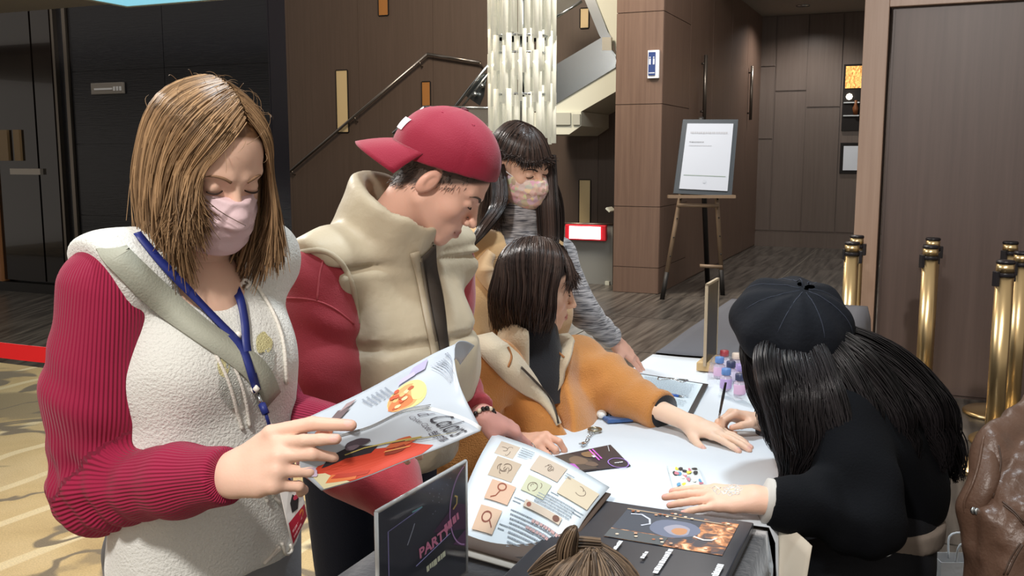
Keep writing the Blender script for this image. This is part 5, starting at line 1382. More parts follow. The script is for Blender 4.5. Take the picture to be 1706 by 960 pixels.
AVEST = g; V, Q = g.mesh(1); M_FLEECE = mat('white_fleece_vest', 'dfe0da', .95, sheen=.5, bump=(240, .75, 4)); mk('vest', V, Q, M_FLEECE, wa)
# stand collar of the white vest, lace, strap, lanyard
def draped(name, pix, width, m, off=.002, thick=.0016, n=30, gr=None):
    p, nn_ = (gr or AVEST).drape(pix, n, off)
    if len(p) < 3: return None
    if name == 'bag_strap':
        e = np.array([p[0] + [-.062, .085, -.035], p[0] + [-.045, .062, -.004], p[0] + [-.026, .036, .010], p[0] + [-.010, .014, .007]]); p = np.concatenate([e, p]); nn_ = np.concatenate([[(-.3, .3, .9), (-.2, .1, 1), (-.1, -.15, 1), nn_[0] + [0, 0, .4]], nn_])
    V, Fc = ribbon(p, nn_, width, thick); return mk(name, V, Fc, m, wa)
M_SAGE = mat('sage_strap', 'a9ab9c', .6, bump=(300, .2)); M_NAVY = mat('lanyard_blue', '232f78', .45)
draped('bag_strap', [(192, 424), (212, 444), (262, 492), (330, 548), (392, 590), (430, 622), (452, 668)], .042, M_SAGE, .004, .003)
draped('lanyard', [(228, 388), (262, 430), (300, 470), (340, 512), (372, 545), (404, 580), (418, 622), (428, 652)], .0135, M_NAVY, .0095)
draped('lanyard', [(366, 432), (384, 462), (400, 498), (408, 540), (410, 575), (420, 622), (428, 652)], .0135, M_NAVY, .008)
def beads(name, pix, r, m, off=.004):
    for x, y in pix:
        p, q = AVEST.hit(x, y, off)
        if p is not None: MB().lathe([(.001, -r), (r * .7, -r * .7), (r, 0), (r * .7, r * .7), (.001, r)], p, 10).build(name, m, wa)
M_PEARL = mat('pearl', 'f0ece4', .25); beads('pearl_button', [(320, 494), (397, 558), (424, 650)], .006, M_PEARL)
def tub(name, pix, r, m, off=.003, n=26):
    p, q = AVEST.drape(pix, n, off)
    if len(p) > 3: MB().tube(p, r, 6).build(name, m, wa)
M_CORD = mat('cream_cord', 'e8e4da', .8, bump=(300, .5))
for k in range(5): tub('lace_loop', [(345 + 14 * k, 488 - 3 * k), (352 + 14 * k, 478 - 3 * k), (360 + 14 * k, 484 - 3 * k), (354 + 14 * k, 492 - 3 * k)], .0024, M_CORD)
tub('neck_braid', [(340, 492), (362, 490), (385, 482), (408, 470)], .0035, M_CORD)
tub('drawstring', [(352, 572), (372, 585), (396, 625), (410, 670), (416, 712)], .003, M_CORD); tub('drawstring', [(352, 572), (364, 600), (382, 640), (396, 690), (404, 716)], .003, M_CORD)
tub('drawstring', [(424, 470), (455, 520), (472, 570), (478, 640)], .003, M_CORD)
tub('drawstring', [(434, 802), (440, 822), (446, 836)], .0028, M_CORD); tub('drawstring', [(446, 800), (456, 826), (468, 840)], .0028, M_CORD)
tub('hem_bow', [(470, 905), (476, 925), (490, 948), (494, 930), (484, 908)], .0028, M_CORD); tub('hem_bow', [(466, 912), (450, 930), (440, 940), (455, 926), (468, 915)], .0028, M_CORD)
# embroidered patches
M_EMB = mat('silver_embroidery', 'c9cdc6', .35, .35, bump=(420, .9)); M_EMB2 = mat('gold_embroidery', 'd6cf9c', .45, .1, bump=(420, .9))
def emb(cx, cy, rx, ry, m, seed, wob=.12):
    V2, F2 = g_ell(cx, cy, rx, ry, 22, 3, wob, seed); V = []
    for x, y in V2:
        p, q = AVEST.hit(x, y, .002)
        if p is None: return
        V.append(p + q * .001)
    mk('embroidery', V, F2, m, wa)
emb(382, 640, 17, 40, M_EMB, 2); emb(372, 612, 9, 18, M_EMB2, 3); emb(439, 572, 12, 20, M_EMB2, 4, .15); emb(446, 602, 13, 20, M_EMB, 5); emb(392, 668, 8, 12, M_EMB, 7)
# clip and badge
p0, q0 = AVEST.hit(429, 656, .010); p1 = P(443, 690, p0[1] - .012); bt = P(470, 800, p0[1] + .01)
MB().tube([p0, p0 + (p1 - p0) * .55], .0035, 8).build('lanyard_clip', M_STEEL, wa); MB().tube([p0 + (p1 - p0) * .5, p1], .006, 8).build('lanyard_end', M_NAVY, wa); MB().lathe([(.001, -.006), (.006, 0), (.001, .006)], P(427, 648, p0[1] - .008), 10).build('pearl_button', M_PEARL, wa)
d00, d10, d11, d01 = P(488, 912, p0[1] - .03), P(512, 860, p0[1] + .02), P(500, 800, p0[1] + .015), P(464, 806, p0[1] - .02)
fbd = quad(d00, d10, d11, d01); V, Fc = patch(fbd, 3, 3, .0016); bdg = mk('name_badge', V, Fc, mat('badge_white', 'e6e2de', .3), wa, False)
printed('badge_print', bdg, fbd, [(g_rect(.04, .03, .96, .36), ink('b02038')), (g_poly([(.3, .45), (.6, .42), (.75, .6), (.5, .75), (.3, .62)]), ink('2a2628')), (g_ell(.5, .86, .2, .05, 12, 1), ink('c8405a')), (g_ell(.62, .66, .14, .05, 12, 1), ink('c8405a')), (g_ell(.72, .26, .12, .08, 12, 1), ink('e08a40')), (g_scrib(.12, .16, .5, .05, 5, 2), ink('e8b0b4')), (g_scrib(.12, .08, .5, .04, 5, 3), ink('e8b0b4'))], .0006)
MB().tube(spline([p1, (p1 + bt) / 2 + [0, .01, 0], (d01 + d11) / 2], 10), .003, 6).build('badge_cord', M_NAVY, wa)
# hair
hm = hair_mat('golden_brown_hair', '5d4630', 'b3906a', .36)
def dropA(a): return .150 + .02 * math.cos(math.radians(a)) + (.02 if a < -30 and a > -90 else 0)
h1 = combed(A_H, A_R, 4200, [(50, 180), (-180, -56)], dropA, -.12, (.094, .112, .094), (-.05, .06), .75, .014, .026, 1, s=.98, elev=-14, rootf=.86)
h2 = combed(A_H, A_R, 900, [(38, 62)], lambda a: .085 + .0012 * (a - 38), -.12, (.090, .108, .092), (-.02, .05), .8, .010, .012, 2, s=.98, elev=-6, jit=.02, rootf=.86)
h3 = combed(A_H, A_R, 800, [(-66, -48)], lambda a: .150, -.12, (.092, .108, .093), (-.02, .06), .85, .012, .0, 3, s=.98, elev=-6, rootf=.9)
h4 = combed(A_H, A_R, 900, [(60, 180), (-180, -60)], dropA, -.12, (.082, .10, .092), (-.08, -.02), .75, .008, .02, 4, s=.98, elev=-14)
hw = wisps(A_H, A_R, 45, (.090, .110, .093), 5, .03, .98)
hair_obj(wa, [h1, h2, h3, (h4[0], h4[1], .004), (hw[0], hw[1], .0004)], hm, .0013)

# ================================================================== magazine in her hands
mg = thing('magazine', P(640, 720, 1.25), 'open glossy magazine with red and black cover artwork held by the reading woman', 'magazine')
# cover sheet: spine along the upper left, free edge below
sp0, sp1 = P(548, 733, 1.225), P(712, 682, 1.345)
tp1, bt0 = P(802, 716, 1.30), P(537, 817, 1.17)
spL = P(508, 787, 1.20)
cov = [[P(500, 760, 1.222), P(548, 735, 1.235), P(612, 716, 1.26), P(668, 690, 1.29), P(712, 683, 1.31)],
       [P(500, 776, 1.225), P(560, 760, 1.238), P(628, 738, 1.265), P(700, 708, 1.295), P(752, 694, 1.312)],
       [P(506, 790, 1.228), P(568, 782, 1.24), P(648, 760, 1.268), P(722, 728, 1.297), P(782, 706, 1.308)],
       [P(536, 818, 1.228), P(605, 797, 1.24), P(676, 768, 1.266), P(745, 742, 1.292), P(801, 718, 1.302)]]
cov = np.array(cov)
def surf(Cp):
    Cp = np.array(Cp); nu, nv = Cp.shape[:2]
    def f(u, v):   # u along rows, v along columns
        u = min(max(u, 0), 1); v = min(max(v, 0), 1)
        rows = [cr1(Cp[i], v) for i in range(nu)]; return cr1(np.array(rows), u)
    return f
def cr1(p, t):
    m = len(p); q = np.vstack([2 * p[0] - p[1], p, 2 * p[-1] - p[-2]]); t = t * (m - 1); i = min(int(t), m - 2); s = t - i; a, b, c, d = q[i:i + 4]
    return 0.5 * (2 * b + (c - a) * s + (2 * a - 5 * b + 4 * c - d) * s * s + (3 * b - a - 3 * c + d) * s ** 3)
fc_ = surf(cov); fcov = lambda u, v: fc_(1 - v, u)       # u: left -> right along the spine, v: 0 free edge .. 1 spine
M_GLOSS = mat('glossy_paper', 'bcc5cf', .34, spec=.4)
V, Fc = patch(fcov, 26, 16, .0009); mk('front_cover', V, Fc, M_GLOSS, mg)
COVN = -nrm(np.cross(fcov(.6, .5) - fcov(.5, .5), fcov(.5, .6) - fcov(.5, .5)))
for k in range(4):
    V, Fc = patch(lambda u, v: fcov(u, v) + (COVN * .0016 + np.array([.001, .0, .0012]) * u * u) * (k + 1), 16, 8, .0006); mk('page', V, Fc, mat('page_edge_white', 'e4e6e6', .5), mg)
# upper page standing up behind the ridge
upp = np.array([[P(516, 694, 1.30), P(600, 655, 1.36), P(680, 612, 1.42), P(725, 588, 1.45), P(759, 573, 1.475)],
                [P(512, 722, 1.27), P(590, 690, 1.32), P(672, 650, 1.38), P(742, 618, 1.42), P(757, 600, 1.44)],
                [P(520, 738, 1.245), P(590, 718, 1.28), P(670, 684, 1.33), P(748, 662, 1.36), P(768, 648, 1.37)],
                [P(548, 736, 1.237), P(612, 715, 1.262), P(668, 688, 1.292), P(735, 688, 1.318), P(802, 716, 1.306)]])
fu_ = surf(upp); fup = lambda u, v: fu_(1 - v, u)
V, Fc = patch(fup, 28, 18, .0008); mk('inner_page', V, Fc, M_GLOSS, mg)
crl = np.array([[P(759, 573, 1.475), P(766, 568, 1.50), P(778, 569, 1.53), P(791, 576, 1.56)], [P(757, 584, 1.46), P(763, 580, 1.49), P(772, 584, 1.52), P(780, 590, 1.545)], [P(757, 600, 1.44), P(760, 598, 1.46), P(764, 602, 1.48), P(767, 608, 1.50)]])
fcr_ = surf(crl); V, Fc = patch(lambda u, v: fcr_(u, v), 10, 12, .0008); mk('page_curl', V, Fc, M_GLOSS, mg)
for k in range(3):
    MB().tube([fcov(u, 1.0) + np.array([.0015, .001, .0022]) * (k + 1) * (.4 + .6 * u) for u in np.linspace(.05, 1, 24)], .0007, 5).build('page_edge', mat('page_edge_grey', 'aeb2b6' if k != 1 else 'aeb2b6', .5), mg)
# art on the cover
blk, red, org = ink('2e2a30'), ink('c8452e'), ink('dd7a44')
its = [(g_poly([(.02, .02), (.60, .02), (.70, .14), (.64, .42), (.46, .58), (.28, .62), (.12, .52), (.06, .30)]), red), (g_poly([(.14, .44), (.30, .56), (.44, .52), (.50, .62), (.36, .78), (.20, .70)]), blk),
       (g_poly([(.02, .02), (.18, .02), (.14, .30), (.04, .30)]), ink('d8d0a8')), (g_poly([(.06, .10), (.22, .04), (.28, .14), (.16, .24)]), org), (g_poly([(.12, .16), (.30, .06), (.34, .12), (.2, .24)]), ink('b83a26')),
       (g_ell(.40, .80, .07, .09, 18, 2, .12, 3), ink('4a4048')), (g_ell(.36, .74, .04, .05, 12, 2, .1, 4), ink('6a5c66')), (g_line([(.30, .64), (.42, .66), (.54, .60), (.70, .44)], .022), ink('b8a860')), (g_ell(.60, .50, .08, .07, 16, 2, .2, 5), ink('c0623e')), (g_ell(.55, .40, .07, .05, 14, 2, .2, 6), ink('8a3a2a')),
       (g_line([(.56, .56), (.66, .46), (.74, .36)], .014), ink('5a3a2c')), (g_line([(.5, .46), (.62, .36)], .02), ink('e0a060')), (g_line([(.62, .5), (.88, .22)], .008), ink('a8a060')), (g_ell(.05, .40, .05, .16, 14, 2, .1, 8), ink('cdbcd4')),
       (g_text('d', .82, .92, .1, -1.5708, 2.0, 1.6, -.0004, .16), ink('6d6a74')), (g_text('Colors', .82, .76, .1, -1.5708, 2.6, 2.2, -.0004, .16), ink('3c3a42')), (g_text('Color Code', .75, .90, .040, -1.5708, 1.5, 2.0, .0, .1), ink('6a6670')), (g_text('色彩密碼', .745, .46, .040, -1.5708, 1.6, 2.1, .0006), ink('55525c'))]
printed('cover_print', mg, fcov, its, .0006)
its = [(g_ell(.52, .54, .100, .22, 26, 3), ink('e9d98c')), (g_ell(.505, .53, .084, .19, 24, 3, .05, 2), ink('e2a468')), (g_ell(.49, .48, .058, .12, 18, 2, .1, 3), ink('d67c48')), (g_ell(.575, .57, .033, .14, 16, 2, .1, 9), ink('e4e08c'))]
for i in range(12):
    rr = random.Random(i + 3); its.append((g_ell(.50 + rr.uniform(-.07, .07), .54 + rr.uniform(-.15, .15), .016, .03, 9, 1, .1, i), ink(rr.choice(['f0d0a0', 'c8582e', 'e8b878', 'b85a34']))))
its += [(g_ell(.09, .50, .05, .18, 16, 2, .12, 1), ink('c8724a')), (g_ell(.09, .47, .03, .12, 14, 2, .15, 5), ink('a8502e')), (g_poly([(.10, .66), (.16, .62), (.22, .80), (.15, .84)]), ink('6d5a5c')), (g_poly([(.16, .80), (.22, .84), (.24, .90), (.19, .90)]), ink('a08a8c')),
        (g_poly([(.50, .80), (.62, .82), (.66, .95), (.54, .93)]), ink('b4aed2')), (g_poly([(.46, .76), (.56, .80), (.55, .86), (.47, .84)]), ink('c4bede'))]
for i in range(6): its.append((g_scrib(.27 + .022 * i, .60 + .30 * 0 + .24, .20, .010, 10, i, -1.25), ink('9098a6')))
for i, (sz, ln_) in enumerate([(.014, .30), (.024, .40)]): its.append((g_scrib(.845 - .036 * i, .88, ln_, sz, 9, 70 + i, -1.25), ink('8a90a0')))
for i in range(6): its.append((g_scrib(.765 - .022 * i, .82, .34, .011, 16, 30 + i, -1.25), ink('8d94a2' if i < 4 else 'b4bac4')))
printed('page_print', mg, fup, its, .0006)
# ================================================================== man in red cap
B_RS, B_LS = P(532, 468, 1.95), P(742, 446, 2.24); B_MID = (B_RS + B_LS) / 2; B_S = nrm((B_LS - B_RS) * [1, 1, 0]); B_F = nrm([B_S[1], -B_S[0], 0])
B_H = P(735, 303, 2.04); B_R = face_frame(yawpitch(6, 37)); B_NB = B_MID + B_F * .01 + [-.03, 0, .05]
B_PEL = np.array([B_MID[0] - .05, B_MID[1] + .05, .86])
mb = thing('person', (B_PEL[0], B_PEL[1], 0), 'man in backwards crimson cap and cream puffer vest pointing across the table', 'person')
hv, hq, hc, hg = head(B_H, B_R, B_NB, skin='e2b29c', hair='5a4a42', lips='b0766a', s=.99, neck_r=.060, scalp=-.004)
# arms
B_E1, B_W1 = P(560, 752, 1.93), P(695, 852, 1.82)
B_E2, B_W2 = P(742, 625, 2.24), P(800, 692, 2.11)
h1 = hand(B_W2, P(892, 731, 2.19) - B_W2, (-.1, -.35, .95), (0, -1, 0), [(14, 14, 6), (46, 70, 40), (56, 80, 40), (60, 80, 40)], (2, 0, -1, -2), [(.022, .020, -.012), (.036, .044, -.026), (.034, .072, -.038), (.026, .094, -.044)], 1.06, .003, B_E2, (.028, .036), 'c9948a')
h2 = hand(B_W1, P(745, 925, 1.72) - B_W1, (0, -.3, .95), (0, 1, 0), [(10, 12, 8)] * 4, arm_to=B_E1, s=1.05, h=.0035, skin='e2b29c')
legsB = legs_standing(mb, B_PEL, B_F, mat('navy_denim', '1b2438', .8, bump=(300, .3)), mat('shoe_dark', '26221f', .5), .095)
finish_body(mb, [(hv, hq, hc), h1[:3], h2[:3], core(B_NB, B_PEL, B_S, legsB, .15)], 'e2b29c')
face_lines(B_H, B_R, mb, '4a3c34', '2c201a', .99, .003)
# cap, built in the head frame
CR = B_R; s = 1.04
tilt = math.radians(15); RT = CR @ np.array([[1, 0, 0], [0, math.cos(tilt), -math.sin(tilt)], [0, math.sin(tilt), math.cos(tilt)]])
g = Grid((-.11, -.14, .0), (.11, .14, .19), .0035)
g.un(ell((0, -.008, .052), (.090, .112, .098))).cut((0, 0, .030), (0, .10, -1)); g.warp(lambda X, Y, Z: -.0016 * np.abs(np.sin(3 * np.arctan2(X, Y + .008 + 1e-6))) ** .5 + .0008 * np.sin(X * 90) * np.sin(Z * 70 + Y * 40))
g.sub(ell((0, -.008, .030), (.080, .102, .09)))
V, Q = g.mesh(1); M_CAPR = mat('crimson_cotton', '900d2e', .75, sheen=.2, bump=(420, .25)); mk('cap_crown', B_H + s * (V @ RT.T), Q, M_CAPR, mb)
def fbrim(u, v):   # u across, v outward (towards the back of the head)
    a = math.radians(-74 + 148 * u); r0 = np.array([.088 * math.sin(a), -.008 - .110 * math.cos(a), .040]); ext = (.072 * math.cos(a * .92) ** .6 if abs(a) < 1.5 else 0) * v
    return r0 + np.array([.10 * math.sin(a) * ext * 2, -ext, -.020 * (abs(u - .5) * 2) ** 2 * v - .026 * v - .010 * v * v + .004])
V, Fc = patch(lambda u, v: B_H + s * (RT @ fbrim(u, v)), 26, 9, .004); mk('cap_brim', V, Fc, M_CAPR, mb)
for k in range(4):
    V, Fc = tube([B_H + s * (RT @ (fbrim(u, .3 + .18 * k) + [0, 0, .0006])) for u in np.linspace(.04, .96, 24)], .0006, 4); mk('brim_stitch', V, Fc, mat('crimson_thread', 'b83858', .7), mb)
MB().lathe([(.001, .006), (.008, .004), (.009, 0), (.008, -.002)], B_H + s * (RT @ np.array([0, -.008, .150])), 14, RT[:, 2]).build('cap_button', mat('cap_button_dark', '5a0c20', .6), mb)
for k in range(6):
    a = k * math.pi / 3 + math.pi / 6; pts = [B_H + s * (RT @ (np.array([0, -.008, .052]) + np.array([.0905 * math.sin(a) * math.cos(t), .1125 * math.cos(a) * math.cos(t), .0985 * math.sin(t)]))) for t in np.linspace(-.1, 1.5, 20)]
    V, Fc = tube(pts, .0008, 4); mk('cap_seam', V, Fc, mat('crimson_thread', 'b83858'), mb)
    t = .95; e = B_H + s * (RT @ (np.array([0, -.008, .052]) + np.array([.0905 * math.sin(a + .5) * math.cos(t), .1122 * math.cos(a + .5) * math.cos(t), .0985 * math.sin(t)])))
    MB().tube([e + .003 * (RT @ np.array([math.cos(q), math.sin(q), 0])) for q in np.linspace(0, 6.28, 10)[:-1]], .0006, 5, closed=True).build('eyelet', mat('crimson_thread', 'b83858'), mb)
# small white emblem on the crown above the brim
V2, F2 = g_rect(-.020, .068, .020, .094, 8, 5); V = []
for u, z in V2:
    x = u + .030; zz_ = (z - .052) / .0985; yy = -.008 - .1125 * 1.035 * math.sqrt(max(0, 1 - (x / .0905) ** 2 - zz_ ** 2)); V.append(B_H + s * (RT @ np.array([x * 1.02, yy, z + .002])))
mk('cap_emblem', V, [tuple(reversed(q)) for q in F2], mat('emblem_white', 'e4dadc', .7), mb)
# sleeves: red sweatshirt
g = Grid(np.array([-.66, 1.70, .70]), np.array([.16, 2.44, 1.36]), .0075)
chain(g, [B_RS + [0, 0, .0], B_RS * .45 + B_E1 * .55 + [-.012, -.02, 0], B_E1], [.078, .084, .076], .03); chain(g, [B_E1, B_E1 * .4 + B_W1 * .6 + [0, 0, .012], B_W1 - nrm(B_W1 - B_E1) * .02], [.076, .070, .045], .03)
chain(g, [B_LS, B_E2, B_W2 - nrm(B_W2 - B_E2) * .025], [.074, .066, .042], .03)
g.warp(fold(B_RS, B_E1, .010, 55, .6, .5, .75)); g.warp(fold(B_E1, B_W1, .010, 60, .6, 0, .45)); g.warp(fold(B_E2, B_W2, .006, 80, .5, 0, .6)); g.warp(lambda X, Y, Z: .004 * np.sin(X * 38 + Z * 22) * np.sin(Z * 30 - Y * 33 + X * 12))
flat_end(g, B_W2 - nrm(B_W2 - B_E2) * .012, B_W2 - B_E2); flat_end(g, B_W1 - nrm(B_W1 - B_E1) * .01, B_W1 - B_E1)
BSL = g; V, Q = g.mesh(1); M_REDSW = mat('red_sweatshirt', 'a4303c', .8, sheen=.3, bump=(380, .25), var=(8, .06)); mk('sweatshirt', V, Q, M_REDSW, mb)
for pix in ([(476, 497), (500, 497), (530, 502), (560, 516), (590, 540)], [(540, 428), (532, 460), (528, 500)]):
    p, q = BSL.drape(pix, 18, .001)
    if len(p) > 3: MB().tube(p, .0022, 6).build('sleeve_seam', mat('seam_red', 'b85058', .8), mb)
# puffer vest
g = Grid(np.array([-.62, 1.72, .74]), np.array([.10, 2.46, 1.56]), .0066); t0 = B_MID
g.un(cap(B_RS + B_S * .02 + [0, 0, .03], B_LS - B_S * .02 + [0, 0, .03],   .074, .076), .05); g.un(cap(B_NB + [0, 0, -.02], B_RS + [0, 0, .012], .095, .072), .05).un(cap(B_NB + [0, 0, -.02], B_LS + [0, 0, .02], .10, .084), .05)
g.cut(B_RS - B_S * .025 + [0, 0, .03], -B_S * .92 + np.array([0, 0, -.38]), .015); g.cut(B_LS + B_S * .02, B_S * .92 + np.array([0, 0, -.36]), .015)
pel = B_PEL
loft(g, [t0 + [0, 0, -.02], t0 + B_F * .03 + [-.0, 0, -.16], t0 * .5 + pel * .5 + B_F * .04 + [.02, 0, -.05], pel + B_F * .045 + [.015, 0, -.04]], B_S, [.150, .190, .178, .170], [.105, .145, .145, .140], .05)
# quilting: horizontal channels
g.warp(lambda X, Y, Z: np.where(Z < 1.255, .014 * np.exp(-((np.mod(Z - 1.255, .165) - .0825) / .0825 - np.sign(np.mod(Z - 1.255, .165) - .0825)) ** 2 / .022), 0) + .0028 * np.sin(X * 60 + Z * 18) * np.sin(Y * 52 - Z * 26))
g.warp(lambda X, Y, Z: .009 * np.exp(-((Z - 1.255 - .10 * (X - B_MID[0])) / .008) ** 2) + 0 * Y)
g.warp(lambda X, Y, Z:   .0020 * np.sin(X * 105 - Y * 95 + 9 * np.sin(Z * 31)) * np.exp(-(np.minimum(np.abs(np.mod(Z - 1.255, .165)),   .165 - np.mod(Z - 1.255, .165)) / .028) ** 2))
# standing collar: ring round the neck
cd = nrm(B_H - B_NB + [-.06, 0, .02]); c0 = B_NB + [0, 0, -.03]; c1 = B_NB + cd * .125
g2 = Grid(g.lo, g.lo + g.h * (g.n - 1), g.h); g2.un(ecap(c0, c1, B_S, .114, .118, .112, .118), .02).sub(ecap(c0 + [0, 0, -.05], c1 + cd * .12, B_S, .083, .086, .088, .094), .008); g2.cut(c1 + cd * .018, cd, .02)
g2.warp(lambda X, Y, Z: .0022 * np.sin(X * 70 + Y * 50) * np.sin(Z * 50))
g.sub(ecap(c0, c1 + cd * .12, B_S, .080, .083, .088, .094), .012)
a, b = g.d, g2.d; tq = np.clip(.5 + .5 * (a - b) / .02, 0, 1); g.d = a * (1 - tq) + b * tq - .02 * tq * (1 - tq)
# open front: a groove that shows the dark lining
fz = [P(700, 470, 1.9), P(716, 560, 1.9), P(742, 640, 1.9)]
g.cut((0, 0, .79), (0, 0, -1), .015)
BV = g; V, Q = g.mesh(1); M_PUFF = mat('cream_nylon', 'b8ab92', .5, sheen=.15, bump=(22, .9, 5), spec=.4); mk('puffer_vest', V, Q, M_PUFF, mb)
def bdr(name, pix, w, m, off=.002, thick=.004, n=28):
    p, q = BV.drape(pix, n, off)
    if len(p) > 4: V, Fc = ribbon(p, q, w if np.isscalar(w) else np.interp(np.linspace(0, 1, len(p)), np.linspace(0, 1, len(w)), w), thick); return mk(name, V, Fc, m, mb)
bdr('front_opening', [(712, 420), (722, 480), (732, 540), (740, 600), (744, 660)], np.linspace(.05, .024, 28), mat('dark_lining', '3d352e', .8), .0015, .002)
bdr('zip_placket', [(690, 420), (700, 470), (712, 530), (724, 590), (730, 650)], .020, mat('placket_cream', 'a89b84', .5), .003, .005)
bdr('zip', [(700, 430), (709, 480), (720, 540), (732, 600), (736, 650)], .007, mat('zip_brown', '5f5548', .5), .006, .003)
p, q = BV.drape([(468, 432), (500, 420), (540, 418), (570, 440), (588, 480), (596, 540)], 30, .001)
if len(p) > 4: MB().tube(p, .006, 8).build('armhole_piping', M_PUFF, mb)
# bracelet
wd_ = nrm(B_W2 - B_E2); bc = B_W2 + wd_ * .012; x, y, _ = basis(wd_)
brc = MB().tube([bc + .030 * (math.cos(a) * x + .9 * math.sin(a) * y) for a in np.linspace(0, 6.28, 28)[:-1]], .0015, 6, closed=True).build('bracelet', mat('bead_black', '201a18', .3), mb)
for k in range(18):
    a = 2 * math.pi * k / 18; c = bc + .030 * (math.cos(a) * x + .9 * math.sin(a) * y); MB().lathe([(.001, -.0055), (.004, -.004), (.0055, 0), (.004, .004), (.001, .0055)], c, 8).build('bracelet_bead', mat('bead_black', '201a18', .3) if k % 3 else mat('bead_cream', 'd8c8b0', .3), mb)
# cropped hair below the cap
rg = np.random.default_rng(9); items = []
pts = hg  # head field in local coordinates
cand = rg.uniform((-.085, -.115, -.065), (.085, .06, .06), (9000, 3)); P_ = []
for c in cand:
    if abs(hg.at(c)) < .004:
        x_, y_, z_ = c
        if -.6 * y_ + .8 * z_ > -.012 and not (abs(x_) > .072 and abs(y_ + .012) < .024 and z_ > -.045): P_.append(c)
P_ = np.array(P_[:1300]); dn = P_ * [1, 1, .2]; dn /= np.linalg.norm(dn, axis=1, keepdims=True); tip = P_ + dn * .003 + np.array([0, -.002, -.009])
pth = np.stack([P_, P_ * .5 + tip * .5 + dn * .0012, tip], 1); hair_obj(mb, [(B_H + .99 * (pth @ B_R.T), rg.uniform(0, .6, len(P_)))], hair_mat('greying_hair', '2c2624', '6a5f58', .5), .0007)
# ================================================================== woman with patterned mask (behind)
C_H = P(868, 274, 2.93); C_R = face_frame(yawpitch(48, 22), math.radians(-8)); C_RS, C_LS = P(795, 425, 2.86), P(930, 425, 3.06); C_MID = (C_RS + C_LS) / 2; C_S = nrm((C_LS - C_RS) * [1, 1, 0]); C_F = nrm([C_S[1], -C_S[0], 0])
C_NB = C_MID + [0, 0, .04] ; C_PEL = np.array([C_MID[0] - .06, C_MID[1] + .06, .84])
pc = thing('person', (C_PEL[0], C_PEL[1], 0), 'woman with long dark hair and colourful mask in sleeveless camel coat', 'person')
hv, hq, hc, hg = head(C_H, C_R, C_NB, skin='e2b8a0', hair='1c1614', s=.97, h=.0035, scalp=.016)
C_EL, C_WR = P(975, 522, 3.06), P(1022, 566, 3.20)
h1 = hand(C_WR, T(1074, 612, .752) - C_WR, (.25, -.45, .85), (-.3, -1, 0), [(6, 10, 6), (6, 10, 6), (8, 12, 8), (12, 14, 8)], (8, 2, -4, -10), None, 1.0, .0032, C_EL, (.025, .030), 'd8a894')
C_EL2, C_WR2 = P(772, 560, 2.80), P(800, 640, 2.70)
h2 = hand(C_WR2, np.array([.05, -.05, -.15]), (-.8, -.5, 0), (0, -1, 0), [(20, 30, 20)] * 4, arm_to=C_EL2, h=.004)
legsC = legs_standing(pc, C_PEL, C_F, mat('black_trousers', '1c1c20', .8), mat('shoe_dark', '26221f', .5))
finish_body(pc, [(hv, hq, hc), h1[:3], h2[:3], core(C_NB, C_PEL, C_S, legsC)], 'e2b8a0')
face_lines(C_H, C_R, pc, '2a1e1a', '1c1412', .97)
m = mat('patterned_mask', 'd8b0a0', .7, bump=(120, .1)); nt = m.node_tree; N = nt.nodes; L = nt.links
tc = N.new('ShaderNodeTexCoord'); vo = N.new('ShaderNodeTexVoronoi'); vo.inputs['Scale'].default_value = 70; L.new(tc.outputs['Object'], vo.inputs['Vector'])
hs = N.new('ShaderNodeHueSaturation'); hs.inputs['Saturation'].default_value = .55; hs.inputs['Value'].default_value = 1.0; L.new(vo.outputs['Color'], hs.inputs['Color'])
mx = N.new('ShaderNodeMix'); mx.data_type = 'RGBA'; mx.inputs[0].default_value = .60; L.new(hs.outputs[0], mx.inputs[6]); mx.inputs[7].default_value = (*srgb('e2b49c'), 1); L.new(mx.outputs[2], N['Principled BSDF'].inputs['Base Color'])
mask_mesh(C_H, C_R, pc, m, .97, .0034); ear_loop(C_H, C_R, pc, 1, .97); ear_loop(C_H, C_R, pc, -1, .97)
# melange knit
m = mat('grey_melange', '77757a', .9, sheen=.2); nt = m.node_tree; N = nt.nodes; L = nt.links
tc = N.new('ShaderNodeTexCoord'); mp = N.new('ShaderNodeMapping'); mp.inputs['Scale'].default_value = (22, 22, 260); L.new(tc.outputs['Object'], mp.inputs[0]); n = N.new('ShaderNodeTexNoise'); n.inputs['Scale'].default_value = 1; n.inputs['Detail'].default_value = 3; L.new(mp.outputs[0], n.inputs[0])
r = N.new('ShaderNodeValToRGB'); e = r.color_ramp.elements; e[0].position = .36; e[0].color = (*srgb('4a4a50'), 1); e[1].position = .62; e[1].color = (*srgb('b4b2b4'), 1); L.new(n.outputs[0], r.inputs[0]); L.new(r.outputs[0], N['Principled BSDF'].inputs['Base Color'])
M_MEL = m
g = Grid(np.array([-.30, 2.5, .60]), np.array([.48, 3.45, 1.44]), .0085); t0 = C_MID
loft(g, [t0 + [0, 0, -.02], t0 + C_F * .02 + [0, 0, -.16], C_PEL * .4 + t0 * .6 + C_F * .02 + [0, 0, -.08], C_PEL + [0, 0, .0]], C_S, [.11, .135, .125, .14], [.07, .10, .095, .10], .04)
g.un(ecap(C_NB - [0, 0, .06], C_NB * .45 + C_H * .55 - [0, 0, .05], C_S, .075, .075, .062, .066), .03); g.un(cap(C_RS, C_LS, .055), .04)
chain(g, [C_LS, C_EL, C_WR - nrm(C_WR - C_EL) * .02], [.052, .046, .038], .03); chain(g, [C_RS, C_EL2, C_WR2], [.052, .046, .036], .03)
g.warp(fold(C_EL, C_WR, .004, 90, .6, 0, .6)); g.warp(fold(C_NB, C_H, .004, 110, .6, 0, .3))
